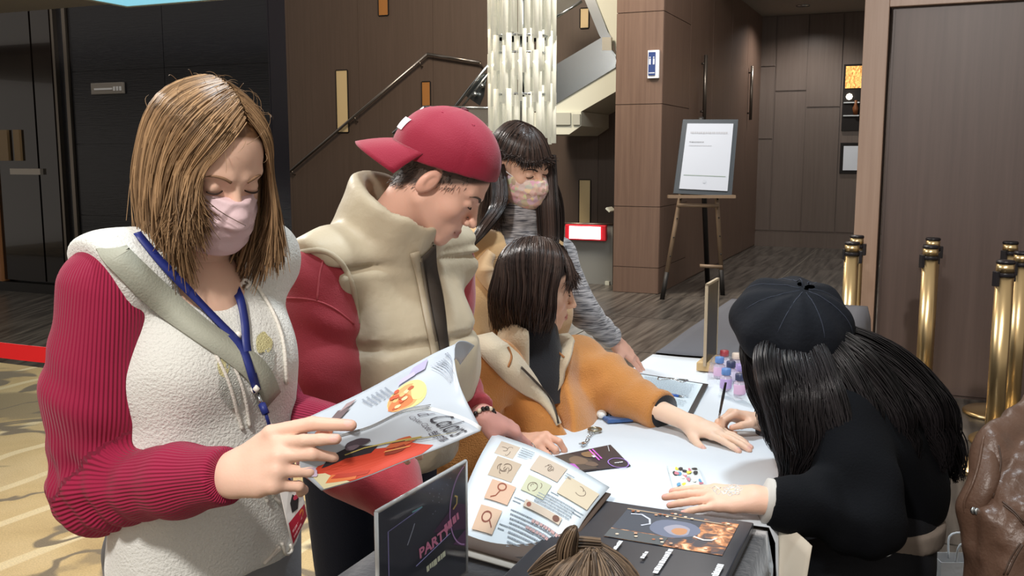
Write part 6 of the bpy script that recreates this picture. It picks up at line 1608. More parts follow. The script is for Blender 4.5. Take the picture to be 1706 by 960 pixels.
flat_end(g, C_WR - nrm(C_WR - C_EL) * .01, C_WR - C_EL, .07, .05)
V, Q = g.mesh(1); mk('turtleneck', V, Q, M_MEL, pc)
# camel coat (sleeveless) with lapels
g = Grid(np.array([-.34, 2.5, .56]), np.array([.46, 3.45, 1.40]), .0085)
g.un(cap(C_NB - [0, 0, .03], C_RS + C_S * -.01 + [0, 0, .015], .066, .064), .04).un(cap(C_NB - [0, 0, .03], C_LS + C_S * -.02 + [0, 0, .01], .066, .056), .04)
loft(g, [t0 + [0, 0, -.04], t0 + C_F * .015 + [0, 0, -.18], C_PEL * .4 + t0 * .6 + [0, 0, -.08], C_PEL + [0, 0, -.16]], C_S, [.135, .165, .165, .19], [.085, .125, .125, .14], .05)
g.cut(C_LS + C_S * .012, C_S + np.array([0, 0, -.2]), .01); chain(g, [C_RS, C_EL2, C_WR2], [.066, .066, .056], .04)
# open wedge down the front
fc = t0 + C_F * .16 - C_S * .05
g.sub(ecap(C_NB + C_F * .06 - C_S * .02 + [0, 0, .06], fc - [0, 0, .40], C_S, .070, .10, .060, .10), .012); g.sub(ecap(C_NB, C_H, C_S, .07, .07, .09, .09), .01)
g.warp(lambda X, Y, Z: .003 * np.sin(X * 40 + Z * 14) * np.sin(Y * 33)); CV = g
V, Q = g.mesh(1); M_CAMEL = mat('camel_wool', 'c9a271', .9, sheen=.3, bump=(200, .3)); mk('coat', V, Q, M_CAMEL, pc)
for pix, nm in (([(818, 420), (806, 445), (812, 470), (828, 495)], 0), ([(872, 395), (888, 420), (880, 450)], 1)):
    p, q = CV.drape(pix, 16, .004)
    if len(p) > 4: V, Fc = ribbon(p, q, np.interp(np.linspace(0, 1, len(p)), [0, .4, 1], [.03, .06, .012]), .005); mk('lapel', V, Fc, mat('camel_light', 'd8b68c', .9, sheen=.3), pc)
hmC = hair_mat('dark_brown_hair', '17110f', '4a3830', .30)
dr = lambda a: .12
h1 = combed(C_H, C_R, 2200, [(84, 180), (-180, -60)], lambda a: .20, 0.05, (.086, .106, .094), (-.05, .05), .9, .008, .0, 21, s=.97, elev=-12)
h2 = combed(C_H, C_R, 700, [(-46, 46)], lambda a: .004 + .0004 * abs(a), 0.0, (.080, .104, .092), (.0, .05), .8, .004, .0, 22, s=.97, elev=12, rootf=.35, clump=.6)
b1 = bundle([C_H + C_R @ np.array([.072, -.035, .02]), P(832, 335, 2.82), P(806, 380, 2.76), P(780, 415, 2.74)], [.022, .026, .022, .008], 300, 31, fl=(1, .5))
b2 = bundle([C_H + C_R @ np.array([-.070, .03, .03]), P(912, 340, 2.90), P(914, 400, 2.88), P(906, 452, 2.84)], [.03, .036, .034, .014], 420, 32, fl=(1, .5))
b3 = bundle([C_H + C_R @ np.array([-.06, -.06, .02]), P(916, 330, 3.03), P(922, 400, 3.03), P(918, 455, 2.98)], [.04, .04, .034, .014], 300, 33)
h5 = combed(C_H, C_R, 500, [(40, 90)], lambda a: .012, 0.0, (.082, .104, .092), (-.02, .04), .6, .002, 0, 24, s=.97, elev=16, rootf=.5, clump=.6)
hair_obj(pc, [h1, h2, h5, b1, b2, b3], hmC, .0016)

# ================================================================== seated woman in orange jacket
D_H = P(897, 478, 2.66); D_R = face_frame(yawpitch(-4, 12)); D_RS, D_LS = P(812, 618, 2.50), P(962, 606, 2.78); D_MID = (D_RS + D_LS) / 2; D_S = nrm((D_LS - D_RS) * [1, 1, 0]); D_F = nrm([D_S[1], -D_S[0], 0])
D_NB = D_MID + D_F * .005 + [.0, 0, .05]; D_PEL = np.array([D_MID[0] - .07, D_MID[1] + .04, .54])
pd = thing('person', (D_PEL[0], D_PEL[1], 0), 'seated woman with dark bob in orange jacket resting her arm on the table', 'person')
hv, hq, hc, hg = head(D_H, D_R, D_NB, skin='e0b69c', hair='241a17', s=1.0, h=.0033, scalp=.004)
D_E2, D_W2 = P(1040, 658, 2.66), T(1150, 706, .775); D_CF = P(1106, 686, 2.565)
hd = T(1256, 744, .757) - D_W2
h1 = hand(D_W2, hd, (.1, -.2, 1), (-.3, -1, 0), [(4, 6, 4), (4, 6, 4), (5, 8, 4), (6, 8, 4)], (4, 0, -4, -9), [(.022, .018, -.010), (.042, .042, -.016), (.056, .068, -.020), (.066, .092, -.022)], 1.02, .0028, D_E2, (.027, .036), 'ecccb4', nail='d8a8a0')
D_E1, D_W1 = P(762, 765, 2.42), P(864, 738, 2.40)
h2 = hand(D_W1, T(914, 736, .775) - D_W1, (-.05, -.45, .9), (.2, .9, .1), [(30, 55, 30), (48, 70, 40), (54, 76, 40), (58, 78, 40)], (4, 0, -3, -6), [(.022, .020, -.012), (.034, .046, -.024), (.028, .072, -.034), (.016, .088, -.040)], 1.0, .0028, D_E1, (.027, .034), 'd8a890')
# sits on a chair: thighs forward under the table
g = Grid(D_PEL + [-.35, -.55, -.54], D_PEL + [.62, .35, .14], .014); kn = []
g.un(ecap(D_PEL + [0, 0, .06], D_PEL, D_S, .155, .12), .03)
for e in (-1, 1):
    hp_ = D_PEL + D_S * e * .09; k_ = hp_ + D_F * .38 + [0, 0, -.02]; k_[2] = .50; an = k_ - D_F * .02; an = np.array([an[0], an[1], .08]); chain(g, [hp_, k_, an], [.085, .065, .05], .03); kn.append(an)
V, Q = g.mesh(1); mk('trousers', V, Q, mat('black_trousers', '1c1c20'), pd)
for an in kn:
    g = Grid(an + [-.2, -.2, -.1], an + [.2, .2, .06], .009); g.un(ecap([an[0], an[1], .035], [an[0] + D_F[0] * .15, an[1] + D_F[1] * .15, .028], D_S, .04, .036, .036, .024), .02).un(cap(an - [0, 0, .02], an + [0, 0, .02], .042), .03).cut((0, 0, .002), (0, 0, -1)); V, Q = g.mesh(1); mk('shoe', V, Q, mat('shoe_dark', '26221f'), pd)
finish_body(pd, [(hv, hq, hc), h1[:3], h2[:3], core(D_NB, D_PEL, D_S, [])], 'e0b69c')
face_lines(D_H, D_R, pd, '2c201c', '1c1412', 1.0)
p, q = h2[4].drape([(886, 738), (890, 743), (893, 749), (894, 755)], 10, .0006)
if len(p) > 3: V, Fc = tube(p, .0013, 6); mk('ring', V, Fc, M_STEEL, pd)
# black turtleneck
g = Grid(np.array([-.25, 2.3, .80]), np.array([.38, 2.95, 1.28]), .008)
loft(g, [D_MID + [0, 0, -.02], D_MID + D_F * .03 + [0, 0, -.16], D_MID + D_F * .03 + [0, 0, -.32]], D_S, [.11, .12, .12], [.075, .085, .085], .04); g.un(ecap(D_NB - [0, 0, .07], D_NB * .5 + D_H * .5 + [-.01, 0, -.035], D_S, .085, .085, .066, .070), .03)
V, Q = g.mesh(1); mk('turtleneck', V, Q, mat('black_knit', '15161c', .85, sheen=.2, bump=(260, .3)), pd)
# cuffs of the black sweater
dw = nrm(D_W2 - D_E2); MB().tube([D_CF - dw * .03, D_CF + dw * .006], [.050, .047], 24).build('sweater_cuff', mat('black_knit', '15161c'), pd)
# orange jacket
g = Grid(np.array([-.32, 2.22, .60]), np.array([.48, 3.0, 1.22]), .0075)
g.un(cap(D_NB - [0, 0, .055], D_RS + [0, 0, .0], .075, .078), .05).un(cap(D_NB - [0, 0, .055], D_LS + [0, 0, .0], .075, .074), .05)
loft(g, [D_MID + [0, 0, -.05], D_MID + D_F * .03 + [0, 0, -.18], D_MID * .4 + D_PEL * .6 + D_F * .05 + [0, 0, .02], D_PEL + D_F * .03 + [0, 0, .02]], D_S, [.15, .172, .175, .18], [.10, .135, .145, .15], .05)
chain(g, [D_LS, D_LS * .4 + D_E2 * .6 + [0, 0, .0], D_E2], [.078, .074, .064], .04); chain(g, [D_E2, D_CF + dw * .02], [.064, .055], .03)
dw1 = nrm(D_W1 - D_E1); chain(g, [D_RS, D_RS * .4 + D_E1 * .6 + [-.02, 0, 0], D_E1], [.080, .082, .074], .04); chain(g, [D_E1, D_W1 - dw1 * .03], [.074, .055], .03)
D_FO = nrm([.42, -.90, 0]); D_SO = nrm([.90, .42, 0]); fcD = D_MID + D_FO * .16
g.sub(ecap(D_NB + D_FO * .08 - D_SO * .018 + [0, 0, .06], fcD + D_SO * .02 - [0, 0, .15], D_SO, .092, .09, .008, .06), .012); g.sub(ecap(D_NB - [0, 0, .03], D_H, D_S, .076, .078, .10, .10), .012)
g.warp(fold(D_LS, D_E2, .009, 62, .5, 0, .75)); g.warp(fold(D_E2, D_W2, .010, 75, .3, 1, .1)); g.warp(fold(D_RS, D_E1, .007, 60, .5, .5, .5)); g.warp(lambda X, Y, Z: .003 * np.sin(X * 33 + Z * 24) * np.sin(Y * 36 - Z * 20))
flat_end(g, D_CF, dw); flat_end(g, D_W1 - dw1 * .03, dw1)
DJ = g; V, Q = g.mesh(1); M_ORG = mat('orange_wool', 'c68644', .92, sheen=.4, bump=(260, .8, 4), var=(14, .08)); mk('jacket', V, Q, M_ORG, pd)
M_SHERPA = mat('cream_lapel', 'c9b89c', .9, sheen=.3, bump=(200, .4)); M_TAN = mat('tan_piping', 'a06a3c', .7); M_DK = mat('dark_zip', '3a3028', .5)
def djd(name, pix, w, m, off=.003, th=.006, n=26):
    p, q = DJ.drape(pix, n, off, 8)
    if len(p) > 4:
        ww = w if np.isscalar(w) else np.interp(np.linspace(0, 1, len(p)), np.linspace(0, 1, len(w)), w); V, Fc = ribbon(p, q, ww, th); mk(name, V, Fc, m, pd)
djd('lapel', [(806, 562), (822, 585), (850, 612), (880, 642), (905, 668), (920, 690), (930, 708)], [.05, .085, .085, .06, .03, .016, .014], M_SHERPA, .003, .010)
djd('lapel', [(930, 556), (940, 575), (938, 600), (930, 630), (922, 660)], [.05, .075, .07, .045, .012], M_SHERPA, .003, .010)
djd('zip', [(868, 612), (888, 632), (910, 655), (922, 672), (930, 706)], .006, M_DK, .016, .002)
djd('lapel_piping', [(846, 578), (852, 595), (846, 612)], .006, M_TAN, .015, .002); djd('lapel_piping', [(914, 568), (926, 582), (940, 596)], .006, M_TAN, .015, .002)
# back of collar (hood) behind the neck
g = Grid(D_NB + [-.17, -.15, -.08], D_NB + [.15, .18, .09], .007); g.un(ecap(D_NB + [0, 0, -.05], D_NB + [-.012, 0, .022], D_S, .108, .104, .100, .098)).sub(ecap(D_NB - [0, 0, .1], D_NB + [.02, 0, .2], D_S, .082, .080, .088, .09), .01); g.cut(D_NB + D_F * .045, D_F, .01); V, Q = g.mesh(1); mk('collar', V, Q, M_SHERPA, pd)
hmD = hair_mat('bob_dark_hair', '1c1311', '54423a', .28)
h1 = combed(D_H, D_R, 3600, [(64, 180), (-180, -42)], lambda a: .115 - .02 * math.cos(math.radians(a)), -.05, (.094, .112, .100), (-.05, .06), .7, .020, .030, 41, elev=-14, rootf=.8)
h2 = combed(D_H, D_R, 700, [(-42, 42)], lambda a: .012 + .001 * abs(a), 0, (.084, .106, .096), (.0, .05), .6, .004, 0, 42, elev=18, rootf=.35, clump=.5)
h4 = combed(D_H, D_R, 700, [(55, 180), (-180, -55)], lambda a: .11, -.05, (.082, .10, .09), (-.08, -.02), .7, .015, .02, 44, elev=-14)
hw = wisps(D_H, D_R, 50, (.094, .113, .101), 43, .035)
hair_obj(pd, [h1, h2, (h4[0], h4[1], .004), (hw[0], hw[1], .0004)], hmD, .0014)

# ================================================================== the artist in black
E_H = P(1318, 572, 2.18); E_R = face_frame(yawpitch(165, 42)); E_RS, E_LS = P(1352, 672, 2.36), P(1396, 712, 2.02); E_MID = (E_RS + E_LS) / 2; E_F = nrm([-.92, -.05, 0]); E_S = nrm((E_LS - E_RS) * [1, 1, 0])
E_NB = E_MID + [-.03, 0, .055]; E_PEL = P(1452, 960, 2.14); E_PEL[2] = .56
pe = thing('person', (E_PEL[0], E_PEL[1], 0), 'artist in black beret and sweater with long black hair painting a hand', 'person')
hv, hq, hc, hg = head(E_H, E_R, E_NB, skin='d8ac94', hair='0e0c0e', s=1.0, h=.004, scalp=-.01)
E_E1, E_W1 = P(1440, 872, 1.86), T(1266, 832, .785)
hd = T(1128, 836, .765) - E_W1; hd[2] = -.008
h1 = hand(E_W1, hd, (0, -.25, 1), (.1, 1, 0), [(4, 6, 4), (4, 6, 4), (5, 6, 4), (6, 8, 4)], (3, 0, -3, -6), [(.022, .018, -.012), (.036, .046, -.020), (.040, .076, -.022), (.040, .098, -.022)], 1.04, .0028, E_E1, (.029, .040), 'e3b9a2', nail='d8a098')
E_E2, E_W2 = P(1385, 770, 2.52), P(1268, 702, 2.48)
hd2 = P(1212, 690, 2.47) - E_W2
h2 = hand(E_W2, hd2, (.15, .35, .90), (-.2, -.75, .3), [(38, 52, 22), (44, 60, 28), (60, 74, 40), (66, 78, 40)], (2, 0, -2, -4), [(.022, .018, -.010), (.040, .044, -.018), (.040, .070, -.028), (.030, .092, -.038)], .98, .0026, E_E2, (.026, .036), 'e6c0a8')
g = Grid(E_PEL + [-.65, -.40, -.56], E_PEL + [.32, .40, .20], .014); kn = []; sdE = np.array([0, 1.0, 0]); fE = np.array([-1.0, 0, 0])
g.un(ecap(E_PEL + [0, 0, .10], E_PEL, sdE, .165, .13), .03)
for e in (-1, 1):
    hp_ = E_PEL + sdE * e * .10; k_ = hp_ + fE * .40; k_[2] = .52; an = np.array([k_[0] + .04, k_[1], .08]); chain(g, [hp_, k_, an], [.09, .07, .055], .03); kn.append(an)
V, Q = g.mesh(1); mk('trousers', V, Q, mat('black_denim', '14161c', .8, bump=(300, .3)), pe)
for an in kn:
    g = Grid(an + [-.25, -.2, -.1], an + [.2, .2, .06], .009); g.un(ecap([an[0], an[1], .035], [an[0] - .15, an[1], .028], sdE, .04, .036, .036, .024), .02).un(cap(an - [0, 0, .02], an + [0, 0, .02], .042), .03).cut((0, 0, .002), (0, 0, -1)); V, Q = g.mesh(1); mk('shoe', V, Q, mat('shoe_dark', '26221f'), pe)
finish_body(pe, [(hv, hq, hc), h1[:3], h2[:3], core(E_NB, E_PEL, E_S, [])], 'd8ac94')
# silver henna on the back of the flat hand
fw = nrm(hd * [1, 1, 0]); sdh = np.cross(ZX, fw); hz_ = h1[4]
def on_hand(a, b):
    p = E_W1 + fw * (.055 + a) + sdh * b; p, q = hz_.hit(0, 0, .0004, org=p + [0, 0, .12], dr=(0, 0, -1)); return p
M_SILV = mat('silver_paint', 'd2d6d6', .3, .5)
for k in range(14):
    a = 2 * math.pi * k / 14; r_ = .012 + .004 * (k % 2); pts = [on_hand(.0 + r_ * math.cos(a) + .0045 * math.cos(t), r_ * math.sin(a) + .0045 * math.sin(t)) for t in np.linspace(0, 6.28, 9)[:-1]]
    if all(p is not None for p in pts): V, Fc = tube(pts, .0009, 4, closed=True); mk('henna_line', V, Fc, M_SILV, pe)
for j in range(3):
    pts = [on_hand(.024 + .020 * t - .004 * j, .010 * (j - 1) + .005 * math.sin(t * 9 + j)) for t in np.linspace(0, 1, 12)]
    if all(p is not None for p in pts): V, Fc = tube(pts, .0009, 4); mk('henna_line', V, Fc, M_SILV, pe)
pts = [on_hand(.007 * math.cos(t), .007 * math.sin(t)) for t in np.linspace(0, 6.28, 14)[:-1]]
if all(p is not None for p in pts): V, Fc = tube(pts, .0012, 4, closed=True); mk('henna_line', V, Fc, M_SILV, pe)
# sweater
g = Grid(np.array([.44, 1.70, .56]), np.array([1.16, 2.72, 1.24]), .008); dwe = nrm(E_W1 - E_E1); dwe2 = nrm(E_W2 - E_E2)
back = P(1440, 730, 2.16)
loft(g, [E_MID + [0, 0, -.0], back + [0, 0, -.01], P(1456, 830, 2.16), E_PEL + [0, 0, .12]], sdE, [.15, .175, .165, .16], [.09, .125, .135, .125], .06)
g.un(cap(E_RS, E_LS, .085), .05).un(cap(E_NB, E_MID, .07, .09), .05)
chain(g, [E_LS, E_LS * .45 + E_E1 * .55 + [.01, -.01, 0], E_E1], [.080, .078, .070], .05); chain(g, [E_E1, E_E1 * .5 + E_W1 * .5 + [0, 0, .012], E_W1], [.070, .062, .048], .03)
chain(g, [E_RS, E_E2, E_W2 - dwe2 * .03], [.08, .07, .042], .04)
g.warp(fold(E_LS, E_E1, .008, 50, .6, 0, .8)); g.warp(fold(E_E1, E_W1, .008, 60, .5, 0, .3)); g.warp(lambda X, Y, Z: .004 * np.sin(X * 26 + Z * 22) * np.sin(Y * 28 - Z * 17))
flat_end(g, E_W1 - dwe * .018, dwe); flat_end(g, E_W2 - dwe2 * .02, dwe2); g.cut((0, 0, .66), (0, 0, -1), .01)
EV = g; V, Q = g.mesh(1); mk('sweater', V, Q, mat('black_sweater', '07090e', .9, sheen=.0, bump=(220, .3), spec=.2), pe)
MB().tube([E_W1 - dwe * .03, E_W1 - dwe * .010], [.047, .046], 28).build('shirt_cuff', mat('pale_cuff', 'bdbab4', .8), pe)
MB().tube([E_W2 - dwe2 * .035, E_W2 - dwe2 * .012], [.038, .0375], 22).build('sweater_cuff', mat('charcoal_cuff', '4a4a50', .85), pe)
# shirt hem, belt ring
g = Grid(E_PEL + [-.25, -.26, .02], E_PEL + [.25, .26, .16], .008); g.un(ecap(E_PEL + [0.005, 0, .12], E_PEL + [0.005, 0, .05], sdE, .172, .142)).cut((0, 0, .615), (0, 0, -1), .006).cut((0, 0, .665), (0, 0, 1), .006); V, Q = g.mesh(1); mk('shirt_hem', V, Q, mat('taupe_shirt', '8f8378', .85, bump=(60, .3)), pe)
c = P(1476, 915, 1.93); MB().tube([c + .016 * np.array([math.cos(a), 0, math.sin(a)]) for a in np.linspace(0, 6.28, 20)[:-1]], .0025, 6, closed=True).build('belt_ring', M_STEEL, pe); MB().tube([c + [-.014, 0, -.005], c + [-.03, 0, -.02]], .002, 6).build('belt_chain', M_STEEL, pe)
# beret
bup = nrm([-.10, -.16, .98]); BR = face_frame(np.cross(bup, [0, 1, 0]) * -1, 0, bup); bc_ = P(1318, 540, 2.15)
bu = nrm([.06, -.42, .90]); bx_ = nrm(np.cross([0, 1, .3], bu)); by_ = np.cross(bu, bx_); RBt = np.stack([bx_, by_, bu], 1)
g = Grid((-.17, -.17, -.09), (.17, .17, .09), .005)
g.un(ell((0, 0, .0), (.140, .136, .078))).un(ell((.01, .01, .026), (.112, .11, .056)), .03)
g.warp(lambda X, Y, Z: .0045 * np.sin(8 * np.arctan2(Y, X + 1e-6)) * np.clip(np.sqrt(X ** 2 + Y ** 2) / .12, 0, 1) + .004 * np.sin(X * 38 + Y * 20) * np.sin(Y * 42 - Z * 30)); g.sub(ell((.0, .0, -.07), (.088, .096, .05)), .02)
V, Q = g.mesh(1); mk('beret', bc_ + V @ RBt.T, Q, mat('black_cotton', '0d1119', .8, sheen=.0, bump=(90, .35, 4), spec=.25), pe)
MB().lathe([(.0085, -.002), (.010, .002), (.007, .006), (.001, .007)], bc_ + RBt @ np.array([.012, .008, .073]), 14, RBt[:, 2]).build('beret_button', mat('button_black', '0c0d12', .7), pe)
for k in range(8):
    a = k * math.pi / 4 + .2; pts = []
    for t in np.linspace(.08, 1.0, 14):
        q = np.array([.012 + .13 * t * math.cos(a), .008 + .12 * t * math.sin(a), .12]); w = None
        for zz_ in np.linspace(.10, -.03, 90):
            if g.at([q[0], q[1], zz_]) < 0: w = np.array([q[0], q[1], zz_]); break
        if w is not None: pts.append(bc_ + RBt @ (w + [0, 0, .0006]))
    if len(pts) > 4: V, Fc = tube(pts, .0011, 5); mk('beret_seam', V, Fc, mat('seam_grey', '2c3240', .8), pe)
MB().add(*ribbon([bc_ + RBt @ np.array([.090 * math.cos(a), .097 * math.sin(a), -.046]) for a in np.linspace(0, 6.28, 40)], [RBt @ np.array([math.cos(a), math.sin(a), 0]) for a in np.linspace(0, 6.28, 40)], .022, .003)).build('beret_band', mat('black_cotton', '1a1f2a'), pe)
# grey mask seen behind the hair
g = Grid((-.085, -.02, -.135), (.085, .14, .02), .004); mask_mesh(E_H, E_R, pe, mat('grey_mask', '9a9a98', .7), 1.0, .004)
hmE = hair_mat('black_hair', '0b0a0c', '2c282a', .32)
H = lambda l: E_H + E_R @ np.array(l)
items = []
it = combed(E_H, E_R, 2600, [(50, 180), (-180, -50)], lambda a: .16, 0, (.086, .106, .088), (-.06, .03), .85, .006, .0, 51); items.append(it)
items.append(bundle([P(1305, 545, 2.16), P(1286, 592, 2.06), P(1292, 645, 2.01), P(1312, 710, 2.0), P(1318, 765, 2.0), P(1300, 815, 1.99)], [.02, .042, .046, .046, .04, .010], 800, 52, wave=.008, freq=2.2, fl=(1.0, .7), m=26))
items.append(bundle([P(1330, 545, 2.14), P(1328, 602, 2.03), P(1340, 660, 1.97), P(1344, 730, 1.95), P(1330, 800, 1.95)], [.025, .045, .05, .045, .010], 700, 53, wave=.008, freq=2.4, fl=(1.0, .6), m=26))
items.append(bundle([P(1262, 540, 2.2), P(1252, 590, 2.16), P(1262, 640, 2.14), P(1282, 700, 2.12), P(1296, 760, 2.10)], [.03, .026, .026, .026, .01], 260, 54, wave=.006))
fan = [((1350, 560, 2.10), (1395, 610, 2.04), (1430, 680, 2.0), (1448, 770, 1.985), .045), ((1360, 560, 2.12), (1425, 605, 2.06), (1478, 680, 2.02), (1510, 790, 2.0), .05), ((1370, 560, 2.15), (1460, 602, 2.1), (1528, 672, 2.06), (1568, 790, 2.05), .055), ((1370, 560, 2.2), (1468, 602, 2.18), (1545, 676, 2.14), (1592, 806, 2.1), .055), ((1360, 565, 2.26), (1440, 605, 2.26), (1510, 680, 2.24), (1566, 800, 2.2), .055), ((1345, 570, 2.06), (1372, 640, 1.98), (1386, 710, 1.95), (1384, 780, 1.94), .04)]
for k, (a, b, c, d, r_) in enumerate(fan):
    items.append(bundle([P(*a), P(*b), P(*c), P((c[0] + d[0]) / 2 + 6, (c[1] + d[1]) / 2, (c[2] + d[2]) / 2), P(*d)], [r_ * .8, r_, r_, r_ * .8, .012], 560, 155 + k, wave=.010, freq=2.2, fl=(1.0, .5), m=26))
rg = np.random.default_rng(77)
for k in range(14):
    a = np.array([1380 + rg.uniform(0, 110), 590 + rg.uniform(-10, 50)]); items.append(bundle([P(*a, 2.08), P(a[0] + 50, a[1] + 20 + rg.uniform(-10, 30), 2.06), P(a[0] + 110, a[1] + 90 + rg.uniform(-20, 30), 2.06)], [.02, .02, .01], 8, 200 + k, wave=.012) + (.0006,))
hair_obj(pe, items, hmE, .0015)
# brush in her fingers
br = thing('paint_brush', P(1205, 690, 2.45), 'slim black handled paint brush held over the outstretched hand', 'brush')
b0, b1 = P(1194, 716, 2.47), P(1209, 638, 2.40); MB().tube([b0 + (b1 - b0) * .38, b0 + (b1 - b0) * .7, b1], [.0032, .0042, .0030], 8).build('handle', mat('brush_black', '141316', .3), br)
MB().tube([b0 + (b1 - b0) * .14, b0 + (b1 - b0) * .38], [.0024, .003], 8).build('ferrule', M_STEEL, br); MB().tube([b0, b0 + (b1 - b0) * .07, b0 + (b1 - b0) * .14], [.0004, .0022, .0022], 8).build('bristles', mat('bristle', 'c8c0b8', .7), br)

# ================================================================== child at the near end of the table
F_H = P(985, 1012, 1.06); F_H[2] -= .026; F_R = face_frame(nrm([.12, .95, -.25]))
pf_ = thing('person', (F_H[0], F_H[1] - .02, 0), 'child with tousled brown hair at the near end of the table', 'person')
FN = F_H + [0, -.03, -.16]
hv, hq, hc, hg = head(F_H, F_R, FN, skin='d8ac94', hair='2e241e', s=.76, h=.005)
FP = np.array([FN[0], FN[1] - .01, .44]); legsF = legs_standing(pf_, FP, (0.1, 1, 0), mat('child_trousers', '3a4250', .8), mat('shoe_white', 'd8d6d2'), .06, .06, h=.014)
finish_body(pf_, [(hv, hq, hc), core(FN, FP, (1, 0, 0), legsF, .09)], 'd8ac94')
g = Grid(FN + [-.22, -.16, -.46], FN + [.22, .16, .08], .011); loft(g, [FN - [0, 0, .05], FN - [0, 0, .22], FN - [0, 0, .42]], (1, 0, 0), [.10, .115, .12], [.07, .085, .09], .03); 
for e in (-1, 1): chain(g, [FN + [e * .10, 0, -.06], FN + [e * .14, .02, -.2], FN + [e * .12, .08, -.32]], [.045, .04, .03], .03)
V, Q = g.mesh(1); mk('sweatshirt', V, Q, mat('child_top', '6a7078', .85, bump=(200, .3)), pf_)
items = [combed(F_H, F_R, 2200, [(-180, 180)], lambda a: .03 if abs(a) < 50 else .07, .0, (.086, .104, .094), (-.05, .06), .9, .008, .01, 61, s=.76, rootf=.25, jit=.02, clump=1.5)]
tt = F_H + F_R @ np.array([-.045, .02, .10]) * .76
items.append(bundle([P(944, 950, 1.06), P(944, 915, 1.05), P(952, 888, 1.045), P(960, 876, 1.045)], [.014, .013, .009, .002], 160, 62, fl=(1, .6)))
items.append(bundle([P(1000, 925, 1.06), P(960, 925, 1.06), P(920, 938, 1.06), P(880, 958, 1.06)], [.02, .022, .016, .004], 200, 63))
hair_obj(pf_, items, hair_mat('tousled_brown_hair', '2e241d', '8a7560', .4), .0013)

# ================================================================== chairs, leather jacket, bag
def chair(p, yaw, label, seat_z=.45, back=True, bw_=.19):
    g = thing('banquet_chair', (p[0], p[1], 0), label, 'chair'); c, q = math.cos(yaw), math.sin(yaw); R = np.array([[c, -q, 0], [q, c, 0], [0, 0, 1.0]]); o = np.array([p[0], p[1], 0])
    MB().box((-.20, -.20, seat_z - .05), (.20, .20, seat_z), o, R, bev=.02, seg=3).build('seat', mat('chair_fabric', '2c2a2c', .85), g)
    mm = mat('chair_metal', '3a3836', .4, .8)
    for x in (-.18, .18):
        MB().tube([o + R @ np.array([x, .17, 0]), o + R @ np.array([x, .17, seat_z - .04])], .012, 8).build('leg', mm, g)
        MB().tube([o + R @ np.array([x, -.20, 0]), o + R @ np.array([x, -.18, seat_z - .04])] + ([o + R @ np.array([x * bw_ / .19, -.22, .88])] if back else []), .012, 8).build('leg', mm, g)
    if back: MB().box((-bw_, -.235, .56), (bw_, -.20, .88), o, R, bev=.012, seg=3).build('backrest', mat('chair_fabric', '2c2a2c'), g)
    return g
chair((D_PEL[0] - .02, D_PEL[1]), math.atan2(-D_F[0], D_F[1]), 'dark chair under the seated woman in orange', .43, False)
chair((E_PEL[0], E_PEL[1]), math.pi / 2, 'dark low stool chair under the artist in black', .43, False)
JC = P(1712, 800, 1.92); chair((JC[0] + .25, JC[1] - .02), -math.pi / 2, 'dark chair carrying the brown leather jacket', bw_=.10)
lj = thing('leather_jacket', (JC[0], JC[1], .5), 'brown leather jacket slung over a chair back beside the brass stanchions', 'jacket')
g = Grid(np.array([.70, 1.60, .50]), np.array([1.34, 2.16, 1.06]), .0058)
g.un(ecap(P(1716, 760, 1.92), P(1712, 985, 1.88), (1, .1, 0), .105, .075, .125, .085), .03)
# raised collar band and front edge falling to the lower left
g.un(ecap(P(1652, 745, 1.86), P(1690, 760, 1.88), (.2, 0, 1), .036, .030, .05, .035), .02); g.un(cap(P(1640, 734, 1.865), P(1668, 722, 1.89), .016, .024), .02).un(cap(P(1668, 722, 1.89), P(1740, 680, 1.98), .024, .045), .03)
g.un(ecap(P(1646, 760, 1.85), P(1626, 850, 1.82), (1, .2, .1), .030, .030, .030, .028), .025); g.un(ecap(P(1628, 846, 1.82), P(1640, 905, 1.80), (1, .2, 0), .032, .026, .04, .03), .025); g.un(ecap(P(1650, 850, 1.83), P(1660, 985, 1.80), (1, .2, 0), .05, .04, .07, .05), .03)
# sleeve hanging in front with diagonal creases
chain(g, [P(1735, 800, 1.82), P(1700, 880, 1.78), P(1690, 985, 1.74)], [.075, .070, .066], .02)
for a, b, r_ in (((1668, 770), (1650, 850), .013), ((1690, 800), (1664, 870), .014), ((1706, 850), (1676, 905), .013), ((1712, 900), (1682, 950), .012), ((1650, 860), (1640, 930), .012)):
    pa, _ = g.hit(*a, .0); pb2, _ = g.hit(*b, .0)
    if pa is not None and pb2 is not None: g.un(cap(pa + [0, .004, 0], pb2 + [0, .004, 0], r_, r_ * .5), .018)
g.sub(ecap(P(1640, 748, 1.81), P(1638, 806, 1.79), (1, 0, 0), .009, .03, .005, .02), .010)
g.warp(lambda X, Y, Z: .0022 * np.sin((X + Z * .55) * 75 + 1.5 * np.sin(Z * 22)) + .0015 * np.sin(X * 120 + Z * 60) * np.sin(Y * 40))
V, Q = g.mesh(1); M_LEA = mat('brown_leather', '5c4538', .36, bump=(120, .35, 5), var=(9, .12), spec=.5); mk('jacket_body', V, Q, M_LEA, lj); JG = g
outE = [P(1641, 727, 1.845), P(1630, 765, 1.825), P(1616, 805, 1.81), P(1606, 842, 1.80), P(1618, 884, 1.795), P(1624, 914, 1.79)]; inE = [P(1672, 735, 1.855), P(1668, 775, 1.815), P(1662, 812, 1.79), P(1650, 850, 1.78), P(1652, 890, 1.775), P(1656, 925, 1.77)]
def fflap(u, v):
    a, b = cr1(np.array(outE), v), cr1(np.array(inE), v); return a + (b - a) * u + np.array([0, -.014 * math.sin(math.pi * u) + .006 * math.cos(9 * v), 0])
